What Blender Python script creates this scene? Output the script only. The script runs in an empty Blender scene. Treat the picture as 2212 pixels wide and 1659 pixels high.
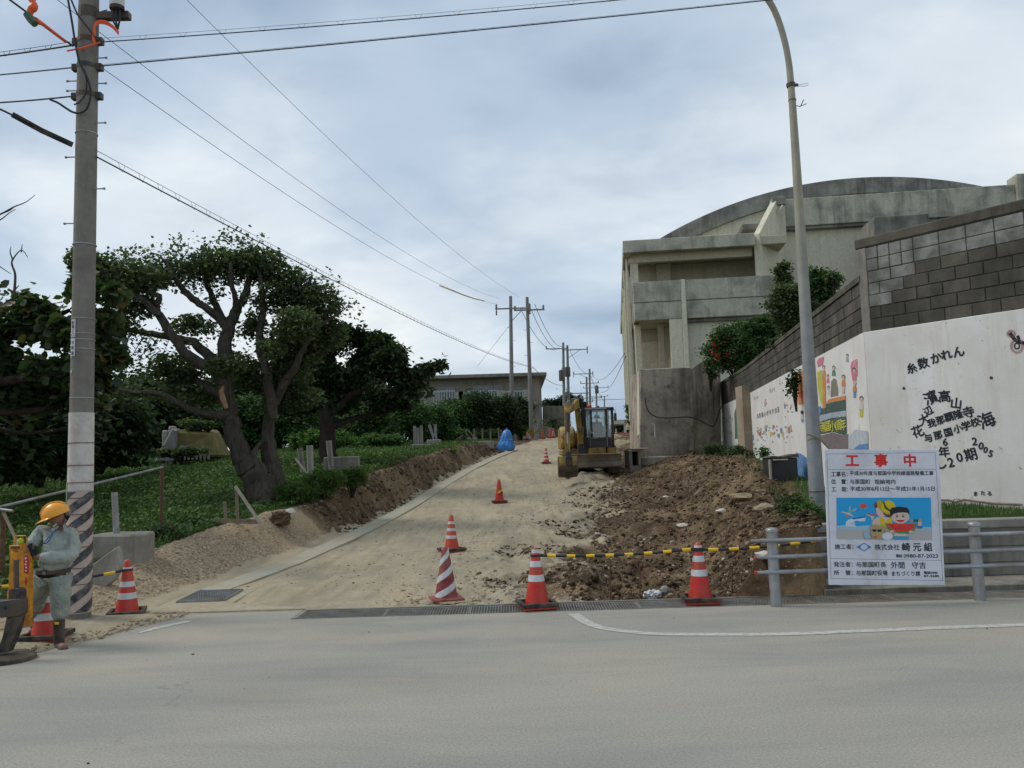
import bpy, bmesh, math, random
import numpy as np
from mathutils import Vector, Matrix
S = bpy.context.scene
COL = S.collection
PI = math.pi
R = math.radians
# ------------------------------------------------------------------ camera
CAMH, PITCH, ROLL = 1.76, 5.2, 1.7
FPX, CX, CY = 1789.0, 1106.0, 829.5            # focal length measured on a 2212 px wide view
cam_d = bpy.data.cameras.new('camera'); cam = bpy.data.objects.new('camera', cam_d); COL.objects.link(cam)
cam_d.sensor_width = 36.0; cam_d.lens = FPX / 2212.0 * 36.0
cam_d.clip_start = 0.1; cam_d.clip_end = 3000
cam.matrix_world = Matrix.Translation((0, 0, CAMH)) @ Matrix.Rotation(R(90 + PITCH), 4, 'X') @ Matrix.Rotation(R(-ROLL), 4, 'Z')
S.camera = cam
# ------------------------------------------------------------------ sky
SUN_EL, SUN_AZ = 50.0, -82.0                   # azimuth from +Y towards +X
w = bpy.data.worlds.new('World'); S.world = w; w.use_nodes = True
nt = w.node_tree; nt.nodes.clear()
def wn(t, **k):
    n = nt.nodes.new(t)
    for a, b in k.items(): setattr(n, a, b)
    return n
out = wn('ShaderNodeOutputWorld'); bg = wn('ShaderNodeBackground')
sky = wn('ShaderNodeTexSky', sky_type='NISHITA', sun_disc=False)
sky.sun_elevation = R(SUN_EL); sky.sun_rotation = R(SUN_AZ)
tc = wn('ShaderNodeTexCoord'); sep = wn('ShaderNodeSeparateXYZ')
nt.links.new(tc.outputs['Generated'], sep.inputs[0])
def wm(op, a, b=None, clamp=False):
    n = wn('ShaderNodeMath', operation=op); n.use_clamp = clamp
    for i, q in enumerate((a, b)):
        if q is None: continue
        if isinstance(q, (int, float)): n.inputs[i].default_value = q
        else: nt.links.new(q, n.inputs[i])
    return n.outputs[0]
zz = wm('ADD', wm('ABSOLUTE', sep.outputs[2]), 0.30)
px = wm('DIVIDE', sep.outputs[0], zz); py = wm('DIVIDE', sep.outputs[1], zz)
cmb = wn('ShaderNodeCombineXYZ'); nt.links.new(px, cmb.inputs[0]); nt.links.new(py, cmb.inputs[1])
def wnoise(scale, detail, rough, off, dist=0.0):
    mp = wn('ShaderNodeMapping'); mp.inputs['Location'].default_value = off; mp.inputs['Scale'].default_value = (1.0, 1.25, 1)
    mp.inputs['Rotation'].default_value = (0, 0, 0.5)
    nt.links.new(cmb.outputs[0], mp.inputs[0])
    n = wn('ShaderNodeTexNoise'); n.inputs['Scale'].default_value = scale; n.inputs['Detail'].default_value = detail
    n.inputs['Roughness'].default_value = rough; n.inputs['Distortion'].default_value = dist
    nt.links.new(mp.outputs[0], n.inputs[0]); return n.outputs[0]
def wramp(src, stops):
    r = wn('ShaderNodeValToRGB'); r.color_ramp.interpolation = 'EASE'
    e = r.color_ramp.elements
    while len(e) < len(stops): e.new(0.5)
    for el, (p, c) in zip(e, stops): el.position = p; el.color = (*c, 1)
    nt.links.new(src, r.inputs[0]); return r.outputs[0]
K = 1.0
big = wnoise(0.60, 6, 0.50, (3.4, 7.2, 0), 0.15)
c_big = wramp(big, [(0.38, (0.34, 0.435, 0.565)), (0.465, (0.48, 0.575, 0.685)), (0.54, (0.68, 0.745, 0.80)), (0.65, (0.88, 0.90, 0.89))])
fine = wnoise(2.4, 7, 0.55, (1.3, 2.7, 0), 0.25)
c_fine = wramp(fine, [(0.32, (0.85, 0.875, 0.90)), (0.5, (0.98, 0.985, 0.99)), (0.66, (1.10, 1.09, 1.06))])
mul = wn('ShaderNodeMix', data_type='RGBA', blend_type='MULTIPLY'); mul.inputs[0].default_value = 1.0
nt.links.new(c_big, mul.inputs[6]); nt.links.new(c_fine, mul.inputs[7])
sc = wn('ShaderNodeVectorMath', operation='SCALE'); sc.inputs['Scale'].default_value = 7.0
nt.links.new(mul.outputs[2], sc.inputs[0])
mx = wn('ShaderNodeMix', data_type='RGBA'); mx.inputs[0].default_value = 0.93
nt.links.new(sky.outputs[0], mx.inputs[6]); nt.links.new(sc.outputs[0], mx.inputs[7])
nt.links.new(mx.outputs[2], bg.inputs[0]); bg.inputs[1].default_value = 0.12
nt.links.new(bg.outputs[0], out.inputs[0])
# ------------------------------------------------------------------ sun behind the cloud
sd = bpy.data.lights.new('sun', 'SUN'); sun = bpy.data.objects.new('sun', sd); COL.objects.link(sun)
sd.energy = 1.2; sd.angle = R(18); sd.color = (1.0, 0.965, 0.90)
vd = Vector((math.sin(R(SUN_AZ)) * math.cos(R(SUN_EL)), math.cos(R(SUN_AZ)) * math.cos(R(SUN_EL)), math.sin(R(SUN_EL))))
sun.rotation_euler = (-vd).to_track_quat('-Z', 'Y').to_euler(); sun.location = vd * 60
S.view_settings.view_transform = 'Standard'; S.view_settings.look = 'None'
S.view_settings.exposure = 0.40; S.view_settings.gamma = 1.0; S.view_settings.use_curve_mapping = False
S.render.engine = 'CYCLES'
S.cycles.max_bounces = 6; S.cycles.diffuse_bounces = 3; S.cycles.transparent_max_bounces = 6
rnd = random.Random(11); nr = np.random.RandomState(5)
# ------------------------------------------------------------------ measuring helpers
_cp, _sp, _cr, _sr = math.cos(R(PITCH)), math.sin(R(PITCH)), math.cos(R(ROLL)), math.sin(R(ROLL))
def ray(u, v):
    a = (u - CX) / FPX; b = -(v - CY) / FPX
    x = a * _cr + b * _sr; y = -a * _sr + b * _cr
    return Vector((x, _cp - y * _sp, _sp + y * _cp))
def at(u, v, Y):
    d = ray(u, v); return Vector((0, 0, CAMH)) + d * (Y / d.y)
def xat(u, Y): return at(u, 990, Y).x
def lerpt(t, pts):
    return np.interp(t, [p[0] for p in pts], [p[1] for p in pts])
def sstep(t): t = np.clip(t, 0, 1); return t * t * (3 - 2 * t)
# ------------------------------------------------------------------ object helpers
class MB:
    """collects shapes and links them as ONE mesh object"""
    def __init__(s): s.v = []; s.f = []
    def add(s, vs, fs):
        n = len(s.v); s.v.extend([tuple(q) for q in vs]); s.f.extend([tuple(i + n for i in f) for f in fs]); return s
    def box(s, x0, x1, y0, y1, z0, z1, M=None):
        vs = [Vector(q) for q in ((x0, y0, z0), (x1, y0, z0), (x1, y1, z0), (x0, y1, z0), (x0, y0, z1), (x1, y0, z1), (x1, y1, z1), (x0, y1, z1))]
        if M is not None: vs = [M @ q for q in vs]
        return s.add(vs, [(0, 3, 2, 1), (4, 5, 6, 7), (0, 1, 5, 4), (1, 2, 6, 5), (2, 3, 7, 6), (3, 0, 4, 7)])
    def bar(s, a, b, wd, hd, up=(0, 0, 1)):
        a = Vector(a); b = Vector(b); d = (b - a); L = d.length; d.normalize(); up = Vector(up)
        if abs(d.dot(up)) > 0.98: up = Vector((0, 1, 0))
        x = d.cross(up).normalized(); y = x.cross(d).normalized()
        M = Matrix(((x.x, d.x, y.x, a.x), (x.y, d.y, y.y, a.y), (x.z, d.z, y.z, a.z), (0, 0, 0, 1)))
        return s.box(-wd / 2, wd / 2, 0, L, -hd / 2, hd / 2, M)
    def tube(s, pts, rs, n=8, caps=True, wob=0.0):
        pts = [Vector(p) for p in pts]
        if not hasattr(rs, '__len__'): rs = [rs] * len(pts)
        base = len(s.v); up = Vector((0.13, 0.27, 0.95)); prev = None
        for i, p in enumerate(pts):
            d = (pts[min(i + 1, len(pts) - 1)] - pts[max(i - 1, 0)])
            if d.length < 1e-9: d = Vector((0, 0, 1))
            d.normalize()
            if prev is None:
                x = d.cross(up)
                if x.length < 0.1: x = d.cross(Vector((1, 0, 0)))
            else: x = prev - d * prev.dot(d)
            x.normalize(); prev = x; y = d.cross(x)
            for k in range(n):
                a = 2 * PI * k / n; r = rs[i] * (1 + (wob * math.sin(3 * a + i * 1.3) if wob else 0))
                s.v.append(tuple(p + x * (r * math.cos(a)) + y * (r * math.sin(a))))
        for i in range(len(pts) - 1):
            for k in range(n):
                k2 = (k + 1) % n
                s.f.append((base + i * n + k, base + i * n + k2, base + (i + 1) * n + k2, base + (i + 1) * n + k))
        if caps:
            s.f.append(tuple(base + k for k in reversed(range(n)))); e = base + (len(pts) - 1) * n
            s.f.append(tuple(e + k for k in range(n)))
        return s
    def lathe(s, prof, c=(0, 0, 0), n=20, M=None):
        base = len(s.v); c = Vector(c)
        for r, z in prof:
            for k in range(n):
                a = 2 * PI * k / n; q = Vector((r * math.cos(a), r * math.sin(a), z))
                if M is not None: q = M @ q
                s.v.append(tuple(q + c))
        for i in range(len(prof) - 1):
            for k in range(n):
                k2 = (k + 1) % n
                s.f.append((base + i * n + k, base + i * n + k2, base + (i + 1) * n + k2, base + (i + 1) * n + k))
        s.f.append(tuple(base + k for k in reversed(range(n)))); e = base + (len(prof) - 1) * n
        s.f.append(tuple(e + k for k in range(n)))
        return s
    def prism(s, poly, axis, a0, a1, M=None):
        """poly in the plane across axis; 'y' -> (x,z), 'x' -> (y,z), 'z' -> (x,y)"""
        mk = {'y': lambda p, a: Vector((p[0], a, p[1])), 'x': lambda p, a: Vector((a, p[0], p[1])), 'z': lambda p, a: Vector((p[0], p[1], a))}[axis]
        n = len(poly); vs = [mk(p, a0) for p in poly] + [mk(p, a1) for p in poly]
        if M is not None: vs = [M @ q for q in vs]
        return s.add(vs, [tuple(range(n)), tuple(reversed(range(n, 2 * n)))] + [(i, i + n, (i + 1) % n + n, (i + 1) % n) for i in range(n)])
    def build(s, name, m, parent=None, smooth=False, bevel=0.0, fix=True, subd=0):
        me = bpy.data.meshes.new(name); me.from_pydata(s.v, [], s.f)
        if fix or bevel:
            bm = bmesh.new(); bm.from_mesh(me)
            if bevel:
                bmesh.ops.bevel(bm, geom=list(bm.edges), offset=bevel, segments=1, affect='EDGES', profile=0.5, clamp_overlap=True)
            bmesh.ops.recalc_face_normals(bm, faces=bm.faces); bm.to_mesh(me); bm.free()
        me.materials.append(m)
        o = bpy.data.objects.new(name, me); COL.objects.link(o)
        if parent is not None: o.parent = parent
        if smooth:
            me.shade_smooth()
            try: me.set_sharp_from_angle(angle=R(42))
            except Exception: pass
        if subd:
            md = o.modifiers.new('subd', 'SUBSURF'); md.levels = subd; md.render_levels = subd
        return o
def tag(o, label=None, cat=None, group=None, kind=None):
    if label: o['label'] = label
    if cat: o['category'] = cat
    if group: o['group'] = group
    if kind: o['kind'] = kind
    return o
def thing(name, loc, label, cat, group=None, rz=0.0, rot=None):
    o = bpy.data.objects.new(name, None); COL.objects.link(o); o.empty_display_size = 0.1
    o.location = loc; o.rotation_euler = rot if rot else (0, 0, rz)
    return tag(o, label, cat, group)
def kids(o): return [c for c in ALLCH.get(o.name, [])]
def copy_tree(src, loc, rz=0.0, label=None, rot=None, scale=None):
    def cp(o, par):
        c = o.copy(); COL.objects.link(c); c.parent = par
        for ch in list(o.children): cp(ch, c)
        return c
    c = cp(src, None); c.location = loc; c.rotation_euler = rot if rot else (0, 0, rz)
    if scale: c.scale = (scale,) * 3
    if label: c['label'] = label
    return c
def npmesh(name, V, F, m, parent=None, smooth=False, attr=None):
    """V (n,3) array, F (m,k) int array, all faces of one size"""
    V = np.asarray(V, np.float32); F = np.asarray(F, np.int32)
    me = bpy.data.meshes.new(name); me.vertices.add(len(V)); me.vertices.foreach_set('co', V.ravel())
    k = F.shape[1]; me.loops.add(F.size); me.loops.foreach_set('vertex_index', F.ravel())
    me.polygons.add(len(F)); me.polygons.foreach_set('loop_start', np.arange(0, F.size, k, dtype=np.int32))
    me.update(calc_edges=True)
    if smooth: me.polygons.foreach_set('use_smooth', np.ones(len(F), bool))
    if attr is not None:
        a = me.color_attributes.new('zone', 'FLOAT_COLOR', 'POINT'); a.data.foreach_set('color', np.asarray(attr, np.float32).ravel())
    me.materials.append(m)
    o = bpy.data.objects.new(name, me); COL.objects.link(o)
    if parent is not None: o.parent = parent
    return o
# ------------------------------------------------------------------ noise for shaping the land
def _h(ix, iy, seed):
    h = (ix.astype(np.int64) * 374761393 + iy.astype(np.int64) * 668265263 + seed * 974634777) & 0xffffffff
    h = ((h ^ (h >> 13)) * 1274126177) & 0xffffffff
    return ((h ^ (h >> 16)) & 0xffff) / 65535.0
def vnoise(x, y, seed=0):
    x = np.asarray(x, float); y = np.asarray(y, float)
    ix = np.floor(x); iy = np.floor(y); fx = x - ix; fy = y - iy
    fx = fx * fx * (3 - 2 * fx); fy = fy * fy * (3 - 2 * fy)
    a = _h(ix, iy, seed); b = _h(ix + 1, iy, seed); c = _h(ix, iy + 1, seed); d = _h(ix + 1, iy + 1, seed)
    return (a * (1 - fx) + b * fx) * (1 - fy) + (c * (1 - fx) + d * fx) * fy
def fbm(x, y, sc, octv=4, seed=0, gain=0.5):
    s = 0; amp = 1; tot = 0
    for i in range(octv):
        s = s + amp * vnoise(x * sc * 2 ** i + 17.3 * i, y * sc * 2 ** i - 9.1 * i, seed + i); tot += amp; amp *= gain
    return s / tot
# ------------------------------------------------------------------ materials
class NT:
    def __init__(s, name):
        s.m = bpy.data.materials.new(name); s.m.use_nodes = True; s.t = s.m.node_tree
        s.b = s.t.nodes['Principled BSDF']; s.o = s.t.nodes['Material Output']
    def n(s, t, **k):
        q = s.t.nodes.new(t)
        for a, b in k.items(): setattr(q, a, b)
        return q
    def l(s, a, b): s.t.links.new(a, b)
    def coord(s, kind='Object', scale=(1, 1, 1), rot=(0, 0, 0)):
        c = s.n('ShaderNodeTexCoord'); m = s.n('ShaderNodeMapping'); m.inputs['Scale'].default_value = scale; m.inputs['Rotation'].default_value = rot
        s.l(c.outputs[kind], m.inputs[0]); return m.outputs[0]
    def world(s, scale=(1, 1, 1)):
        c = s.n('ShaderNodeNewGeometry'); m = s.n('ShaderNodeMapping'); m.inputs['Scale'].default_value = scale
        s.l(c.outputs['Position'], m.inputs[0]); return m.outputs[0]
    def noise(s, vec, scale, detail=4, rough=0.55, dist=0.0):
        q = s.n('ShaderNodeTexNoise'); q.inputs['Scale'].default_value = scale; q.inputs['Detail'].default_value = detail
        q.inputs['Roughness'].default_value = rough; q.inputs['Distortion'].default_value = dist
        if vec is not None: s.l(vec, q.inputs[0])
        return q.outputs[0]
    def ramp(s, src, stops):
        r = s.n('ShaderNodeValToRGB'); e = r.color_ramp.elements
        while len(e) < len(stops): e.new(0.5)
        for el, (p, c) in zip(e, stops):
            el.position = p; el.color = (*c, 1) if hasattr(c, '__len__') else (c, c, c, 1)
        s.l(src, r.inputs[0]); return r.outputs[0]
    def mix(s, f, a, b, mode='MIX'):
        q = s.n('ShaderNodeMix', data_type='RGBA', blend_type=mode)
        for i, x in ((0, f), (6, a), (7, b)):
            if isinstance(x, (int, float)): q.inputs[i].default_value = x if i == 0 else (x, x, x, 1)
            elif isinstance(x, tuple): q.inputs[i].default_value = (*x, 1)
            else: s.l(x, q.inputs[i])
        return q.outputs[2]
    def math(s, op, a, b=0.0, clamp=False):
        q = s.n('ShaderNodeMath', operation=op); q.use_clamp = clamp
        for i, x in enumerate((a, b)):
            if isinstance(x, (int, float)): q.inputs[i].default_value = x
            else: s.l(x, q.inputs[i])
        return q.outputs[0]
    def bump(s, src, strength, dist=0.02, nrm=None):
        q = s.n('ShaderNodeBump'); q.inputs['Strength'].default_value = strength; q.inputs['Distance'].default_value = dist
        s.l(src, q.inputs['Height'])
        if nrm is not None: s.l(nrm, q.inputs['Normal'])
        s.l(q.outputs[0], s.b.inputs['Normal']); return q.outputs[0]
    def done(s, col, rough=0.8, metal=0.0, spec=0.4):
        if isinstance(col, tuple): s.b.inputs['Base Color'].default_value = (*col, 1)
        else: s.l(col, s.b.inputs['Base Color'])
        if isinstance(rough, (int, float)): s.b.inputs['Roughness'].default_value = rough
        else: s.l(rough, s.b.inputs['Roughness'])
        s.b.inputs['Metallic'].default_value = metal; s.b.inputs['Specular IOR Level'].default_value = spec
        return s.m
def mplain(name, c, rough=0.6, metal=0.0, var=0.18, scale=6.0, bump=0.0, spec=0.35, dirt=None, dirt_amt=0.0, dscale=2.5):
    t = NT(name); v = t.coord(); n = t.noise(v, scale, 5)
    lo = tuple(q * (1 - var) for q in c); hi = tuple(min(1, q * (1 + var)) for q in c)
    col = t.ramp(n, [(0.3, lo), (0.7, hi)])
    if dirt:
        n2 = t.noise(v, dscale, 6, 0.65, 0.4)
        f = t.ramp(n2, [(0.5 - dirt_amt * 0.3, 0.0), (0.75 - dirt_amt * 0.3, 0.85)]); col = t.mix(f, col, dirt)
    if bump: t.bump(t.noise(v, scale * 5, 3), bump, 0.01)
    return t.done(col, rough, metal, spec)
def mconcrete(name, base, stain, amt=0.5, streak=True, scale=1.0, moss=None, bump=0.35, top=None):
    """weathered concrete: blotches, vertical rain streaks, fine pits"""
    t = NT(name); v = t.world()
    blot = t.noise(v, 0.9 * scale, 7, 0.62, 0.3); fine = t.noise(v, 9 * scale, 5, 0.6)
    col = t.ramp(fine, [(0.3, tuple(q * 0.86 for q in base)), (0.7, tuple(min(1, q * 1.1) for q in base))])
    f = t.ramp(blot, [(0.62 - amt * 0.35, 0.0), (0.80 - amt * 0.25, 1.0)])
    col = t.mix(t.math('MULTIPLY', f, 0.8), col, stain)
    if streak:
        vs = t.world((1.7 * scale, 1.7 * scale, 0.16 * scale)); st = t.noise(vs, 1.6, 7, 0.7, 0.6)
        f2 = t.ramp(st, [(0.50 - amt * 0.1, 0.0), (0.72 - amt * 0.1, 0.85)]); f2 = t.math('MULTIPLY', f2, t.ramp(t.noise(v, 0.45, 3), [(0.35, 0.15), (0.6, 1.0)]))
        col = t.mix(f2, col, tuple(q * 0.75 for q in stain))
    if moss:
        f3 = t.ramp(t.noise(v, 2.2 * scale, 6, 0.7), [(0.55, 0.0), (0.68, 0.8)]); col = t.mix(f3, col, moss)
    t.bump(t.noise(v, 28 * scale, 4, 0.7), bump, 0.008)
    return t.done(col, 0.92, 0, 0.2)
M = {}
M['galv'] = mplain('galvanised_steel', (0.36, 0.38, 0.40), 0.45, 0.55, 0.12, 14, dirt=(0.22, 0.19, 0.15), dirt_amt=0.3)
M['galv_dull'] = mplain('dull_galvanised_paint', (0.30, 0.31, 0.32), 0.6, 0.25, 0.15, 9, dirt=(0.20, 0.16, 0.11), dirt_amt=0.35)
def mat_lamp():
    t = NT('lamp_post_paint'); v = t.world(); n = t.noise(v, 5, 5); s_ = t.n('ShaderNodeSeparateXYZ'); t.l(v, s_.inputs[0])
    hi = t.ramp(n, [(0.3, (0.27, 0.25, 0.19)), (0.7, (0.35, 0.33, 0.25))]); lo = t.ramp(n, [(0.3, (0.22, 0.228, 0.232)), (0.7, (0.29, 0.30, 0.305))])
    h = t.ramp(t.math('MULTIPLY', t.math('ADD', s_.outputs[2], t.math('MULTIPLY', t.noise(t.world((3, 3, .5)), 2, 4), 1.5)), 0.1), [(0.35, 0.0), (0.62, 1.0)])
    col = t.mix(h, lo, hi); col = t.mix(t.ramp(t.noise(t.world((5, 5, .8)), 1.6, 5, .65), [(0.56, 0.0), (0.72, 0.55)]), col, (0.24, 0.17, 0.10)); return t.done(col, 0.6, 0.15, 0.3)
M['lamp_pole'] = mat_lamp()
M['steel_dark'] = mplain('dark_steel', (0.07, 0.07, 0.07), 0.55, 0.4, 0.25, 10, dirt=(0.12, 0.08, 0.05), dirt_amt=0.4)
M['rust'] = mplain('rusty_steel', (0.14, 0.075, 0.045), 0.85, 0.2, 0.35, 20)
M['black_cable'] = mplain('black_cable', (0.022, 0.023, 0.026), 0.55)
M['grey_cable'] = mplain('grey_cable', (0.10, 0.11, 0.12), 0.6)
M['orange_cover'] = mplain('orange_plastic_cover', (0.78, 0.12, 0.03), 0.4, var=0.12)
M['yellow_cover'] = mplain('yellow_plastic_cover', (0.70, 0.42, 0.03), 0.45, var=0.12)
M['black_rubber'] = mplain('black_rubber', (0.028, 0.027, 0.027), 0.8, dirt=(0.16, 0.12, 0.08), dirt_amt=0.25, dscale=6)
M['cone_red'] = mplain('cone_red', (0.60, 0.018, 0.016), 0.42, var=0.10, dirt=(0.34, 0.10, 0.06), dirt_amt=0.42, dscale=5)
M['cone_orange'] = mplain('cone_orange_red', (0.64, 0.05, 0.022), 0.42, var=0.10, dirt=(0.36, 0.14, 0.08), dirt_amt=0.42, dscale=5)
M['cone_maroon'] = mplain('faded_maroon_cone', (0.24, 0.035, 0.035), 0.6, var=0.2, dirt=(0.30, 0.12, 0.09), dirt_amt=0.3, dscale=5)
M['band_white'] = mplain('reflective_band', (0.58, 0.60, 0.61), 0.35, var=0.06, dirt=(0.45, 0.40, 0.34), dirt_amt=0.2, dscale=8)
M['bar_yellow'] = mplain('bar_yellow', (0.80, 0.50, 0.02), 0.45, var=0.08)
M['bar_black'] = mplain('bar_black', (0.03, 0.03, 0.035), 0.5)
M['wood'] = mplain('weathered_wood', (0.22, 0.17, 0.12), 0.85, var=0.3, scale=9)
M['concrete'] = mconcrete('weathered_concrete', (0.34, 0.32, 0.28), (0.15, 0.135, 0.115), 0.45)
M['pole_concrete'] = mconcrete('pole_concrete', (0.215, 0.20, 0.175), (0.12, 0.11, 0.095), 0.35, scale=1.5, bump=0.2)
M['pole_concrete_far'] = mconcrete('far_pole_concrete', (0.26, 0.25, 0.235), (0.17, 0.16, 0.15), 0.3, bump=0.1)
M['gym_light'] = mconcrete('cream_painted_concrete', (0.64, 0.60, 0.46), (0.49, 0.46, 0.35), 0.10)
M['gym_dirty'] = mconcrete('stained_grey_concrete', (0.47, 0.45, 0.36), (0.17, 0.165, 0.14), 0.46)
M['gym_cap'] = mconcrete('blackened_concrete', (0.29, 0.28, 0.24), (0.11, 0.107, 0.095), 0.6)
M['gym_shaded'] = mconcrete('shaded_cream_paint', (0.46, 0.42, 0.32), (0.36, 0.33, 0.25), 0.15, streak=False)  # darker copy of the cream, shade of undersides and recesses put into the colour
M['block_dark'] = mconcrete('blackened_block', (0.125, 0.115, 0.095), (0.045, 0.043, 0.035), 0.75, scale=1.1, bump=0.6)
M['block_mid'] = mconcrete('brown_grey_block', (0.155, 0.14, 0.11), (0.055, 0.051, 0.041), 0.7, scale=1.1, bump=0.6)
M['block_pale'] = mconcrete('bare_patch_block', (0.27, 0.27, 0.25), (0.085, 0.083, 0.075), 0.70, scale=3.2, streak=False, bump=0.6)
M['mortar'] = mconcrete('dark_mortar', (0.095, 0.088, 0.072), (0.045, 0.043, 0.035), 0.4, scale=1.5)
M['slab_tan'] = mconcrete('tan_blackened_render', (0.42, 0.355, 0.27), (0.085, 0.078, 0.065), 0.46, scale=0.9, moss=(0.10, 0.095, 0.08))
M['lowwall'] = mconcrete('low_wall_concrete', (0.27, 0.25, 0.21), (0.10, 0.095, 0.08), 0.5, scale=1.2)
M['gutter'] = mconcrete('pale_gutter_concrete', (0.38, 0.37, 0.30), (0.35, 0.29, 0.195), 0.75, streak=False, scale=2.0, moss=(0.33, 0.40, 0.31))
# rendered white wall with peeling marks, pinkish dust at the foot
def mat_white():
    t = NT('white_rendered_wall'); v = t.world(); n = t.noise(v, 1.3, 6, 0.6)
    col = t.ramp(n, [(0.3, (0.62, 0.585, 0.54)), (0.7, (0.74, 0.73, 0.71))])
    st = t.noise(t.world((4, 4, 0.35)), 1.3, 6, 0.65); col = t.mix(t.ramp(st, [(0.52, 0.0), (0.8, 0.7)]), col, (0.50, 0.42, 0.34))
    sp = t.noise(v, 7.5, 6, 0.75, 0.6); col = t.mix(t.ramp(sp, [(0.635, 0.0), (0.68, 0.9)]), col, (0.20, 0.185, 0.16))
    sp2 = t.noise(v, 2.6, 7, 0.75, 0.4); col = t.mix(t.ramp(sp2, [(0.62, 0.0), (0.70, 0.6)]), col, (0.33, 0.30, 0.26))
    t.bump(t.noise(v, 30, 4), 0.3, 0.006); return t.done(col, 0.85, 0, 0.25)
M['white_wall'] = mat_white()
def mpaint(name, c, wear=0.45):
    c = tuple(q * 0.86 + 0.05 for q in c)
    t = NT(name); v = t.world(); n = t.noise(v, 5, 5)
    col = t.ramp(n, [(0.3, tuple(q * 0.85 for q in c)), (0.7, tuple(min(1, q * 1.1) for q in c))])
    sp = t.noise(v, 11, 6, 0.75, 0.3); col = t.mix(t.ramp(sp, [(0.72 - wear * 0.25, 0.0), (0.80 - wear * 0.25, 0.9)]), col, (0.56, 0.53, 0.50))
    return t.done(col, 0.8, 0, 0.25)
def mflat(name, c, rough=0.5):
    t = NT(name); return t.done(c, rough, 0, 0.3)
def mleaf(name, c1, c2, c3=None, trans=0.35, rough=0.62):
    t = NT(name); g = t.n('ShaderNodeNewGeometry'); 
    st = [(0.0, c1), (0.90, c2)] + ([(0.97, c3)] if c3 else [])
    col = t.ramp(g.outputs['Random Per Island'], st)
    cl = t.noise(t.world(), 0.9, 3); col = t.mix(1.0, col, t.ramp(cl, [(0.3, 0.72), (0.7, 1.22)]), 'MULTIPLY')
    d = t.b; t.l(col, d.inputs['Base Color']); d.inputs['Roughness'].default_value = rough; d.inputs['Specular IOR Level'].default_value = 0.22
    tr = t.n('ShaderNodeBsdfTranslucent'); t.l(t.mix(1.0, col, (1.0, 1.25, 0.5), 'MULTIPLY'), tr.inputs[0])
    ms = t.n('ShaderNodeMixShader'); ms.inputs[0].default_value = trans
    t.l(d.outputs[0], ms.inputs[1]); t.l(tr.outputs[0], ms.inputs[2]); t.l(ms.outputs[0], t.o.inputs[0]); return t.m
M['leaf_mid'] = mleaf('leaf_green', (0.055, 0.082, 0.042), (0.12, 0.15, 0.078), (0.17, 0.20, 0.09), 0.38)
M['leaf_dark'] = mleaf('leaf_dark_green', (0.026, 0.045, 0.022), (0.055, 0.085, 0.04), (0.09, 0.12, 0.05), 0.25)
M['leaf_big'] = mleaf('leaf_broad_green', (0.035, 0.062, 0.028), (0.085, 0.115, 0.055), (0.17, 0.09, 0.035), 0.3, 0.4)
M['leaf_bright'] = mleaf('leaf_fresh_green', (0.045, 0.10, 0.03), (0.10, 0.18, 0.05), (0.17, 0.25, 0.07), 0.35)
M['leaf_hedge'] = mleaf('leaf_hedge_green', (0.035, 0.075, 0.028), (0.075, 0.135, 0.045), (0.12, 0.19, 0.06), 0.3)
M['grass'] = mleaf('grass_blades', (0.05, 0.095, 0.025), (0.12, 0.19, 0.05), (0.22, 0.23, 0.10), 0.25)
M['cover'] = mleaf('ground_cover', (0.04, 0.085, 0.025), (0.11, 0.18, 0.05), (0.18, 0.21, 0.08), 0.25)
M['flower'] = mleaf('red_bracts', (0.45, 0.03, 0.05), (0.65, 0.05, 0.08), None, 0.3)
M['dead_grass'] = mleaf('dry_grass', (0.20, 0.15, 0.08), (0.32, 0.26, 0.14), None, 0.2)
def mat_bark(name, c):
    t = NT(name); v = t.world(); n = t.noise(t.world((5, 5, 1.1)), 2.2, 7, 0.7, 0.5)
    col = t.ramp(n, [(0.3, tuple(q * 0.42 for q in c)), (0.55, c), (0.8, tuple(q * 1.6 for q in c))])
    col = t.mix(t.ramp(t.noise(v, 1.5, 4), [(0.5, 0.0), (0.7, 0.45)]), col, tuple(q * 0.5 for q in c))
    t.bump(n, 1.0, 0.08); return t.done(col, 0.95, 0, 0.15)
M['apron'] = mconcrete('sand_covered_concrete', (0.37, 0.315, 0.22), (0.30, 0.25, 0.165), 0.5, streak=False, scale=2.0, moss=(0.40, 0.38, 0.31))
M['bark'] = mat_bark('grey_bark', (0.095, 0.082, 0.066)); M['bark_dark'] = mat_bark('dark_bark', (0.06, 0.048, 0.038))
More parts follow.
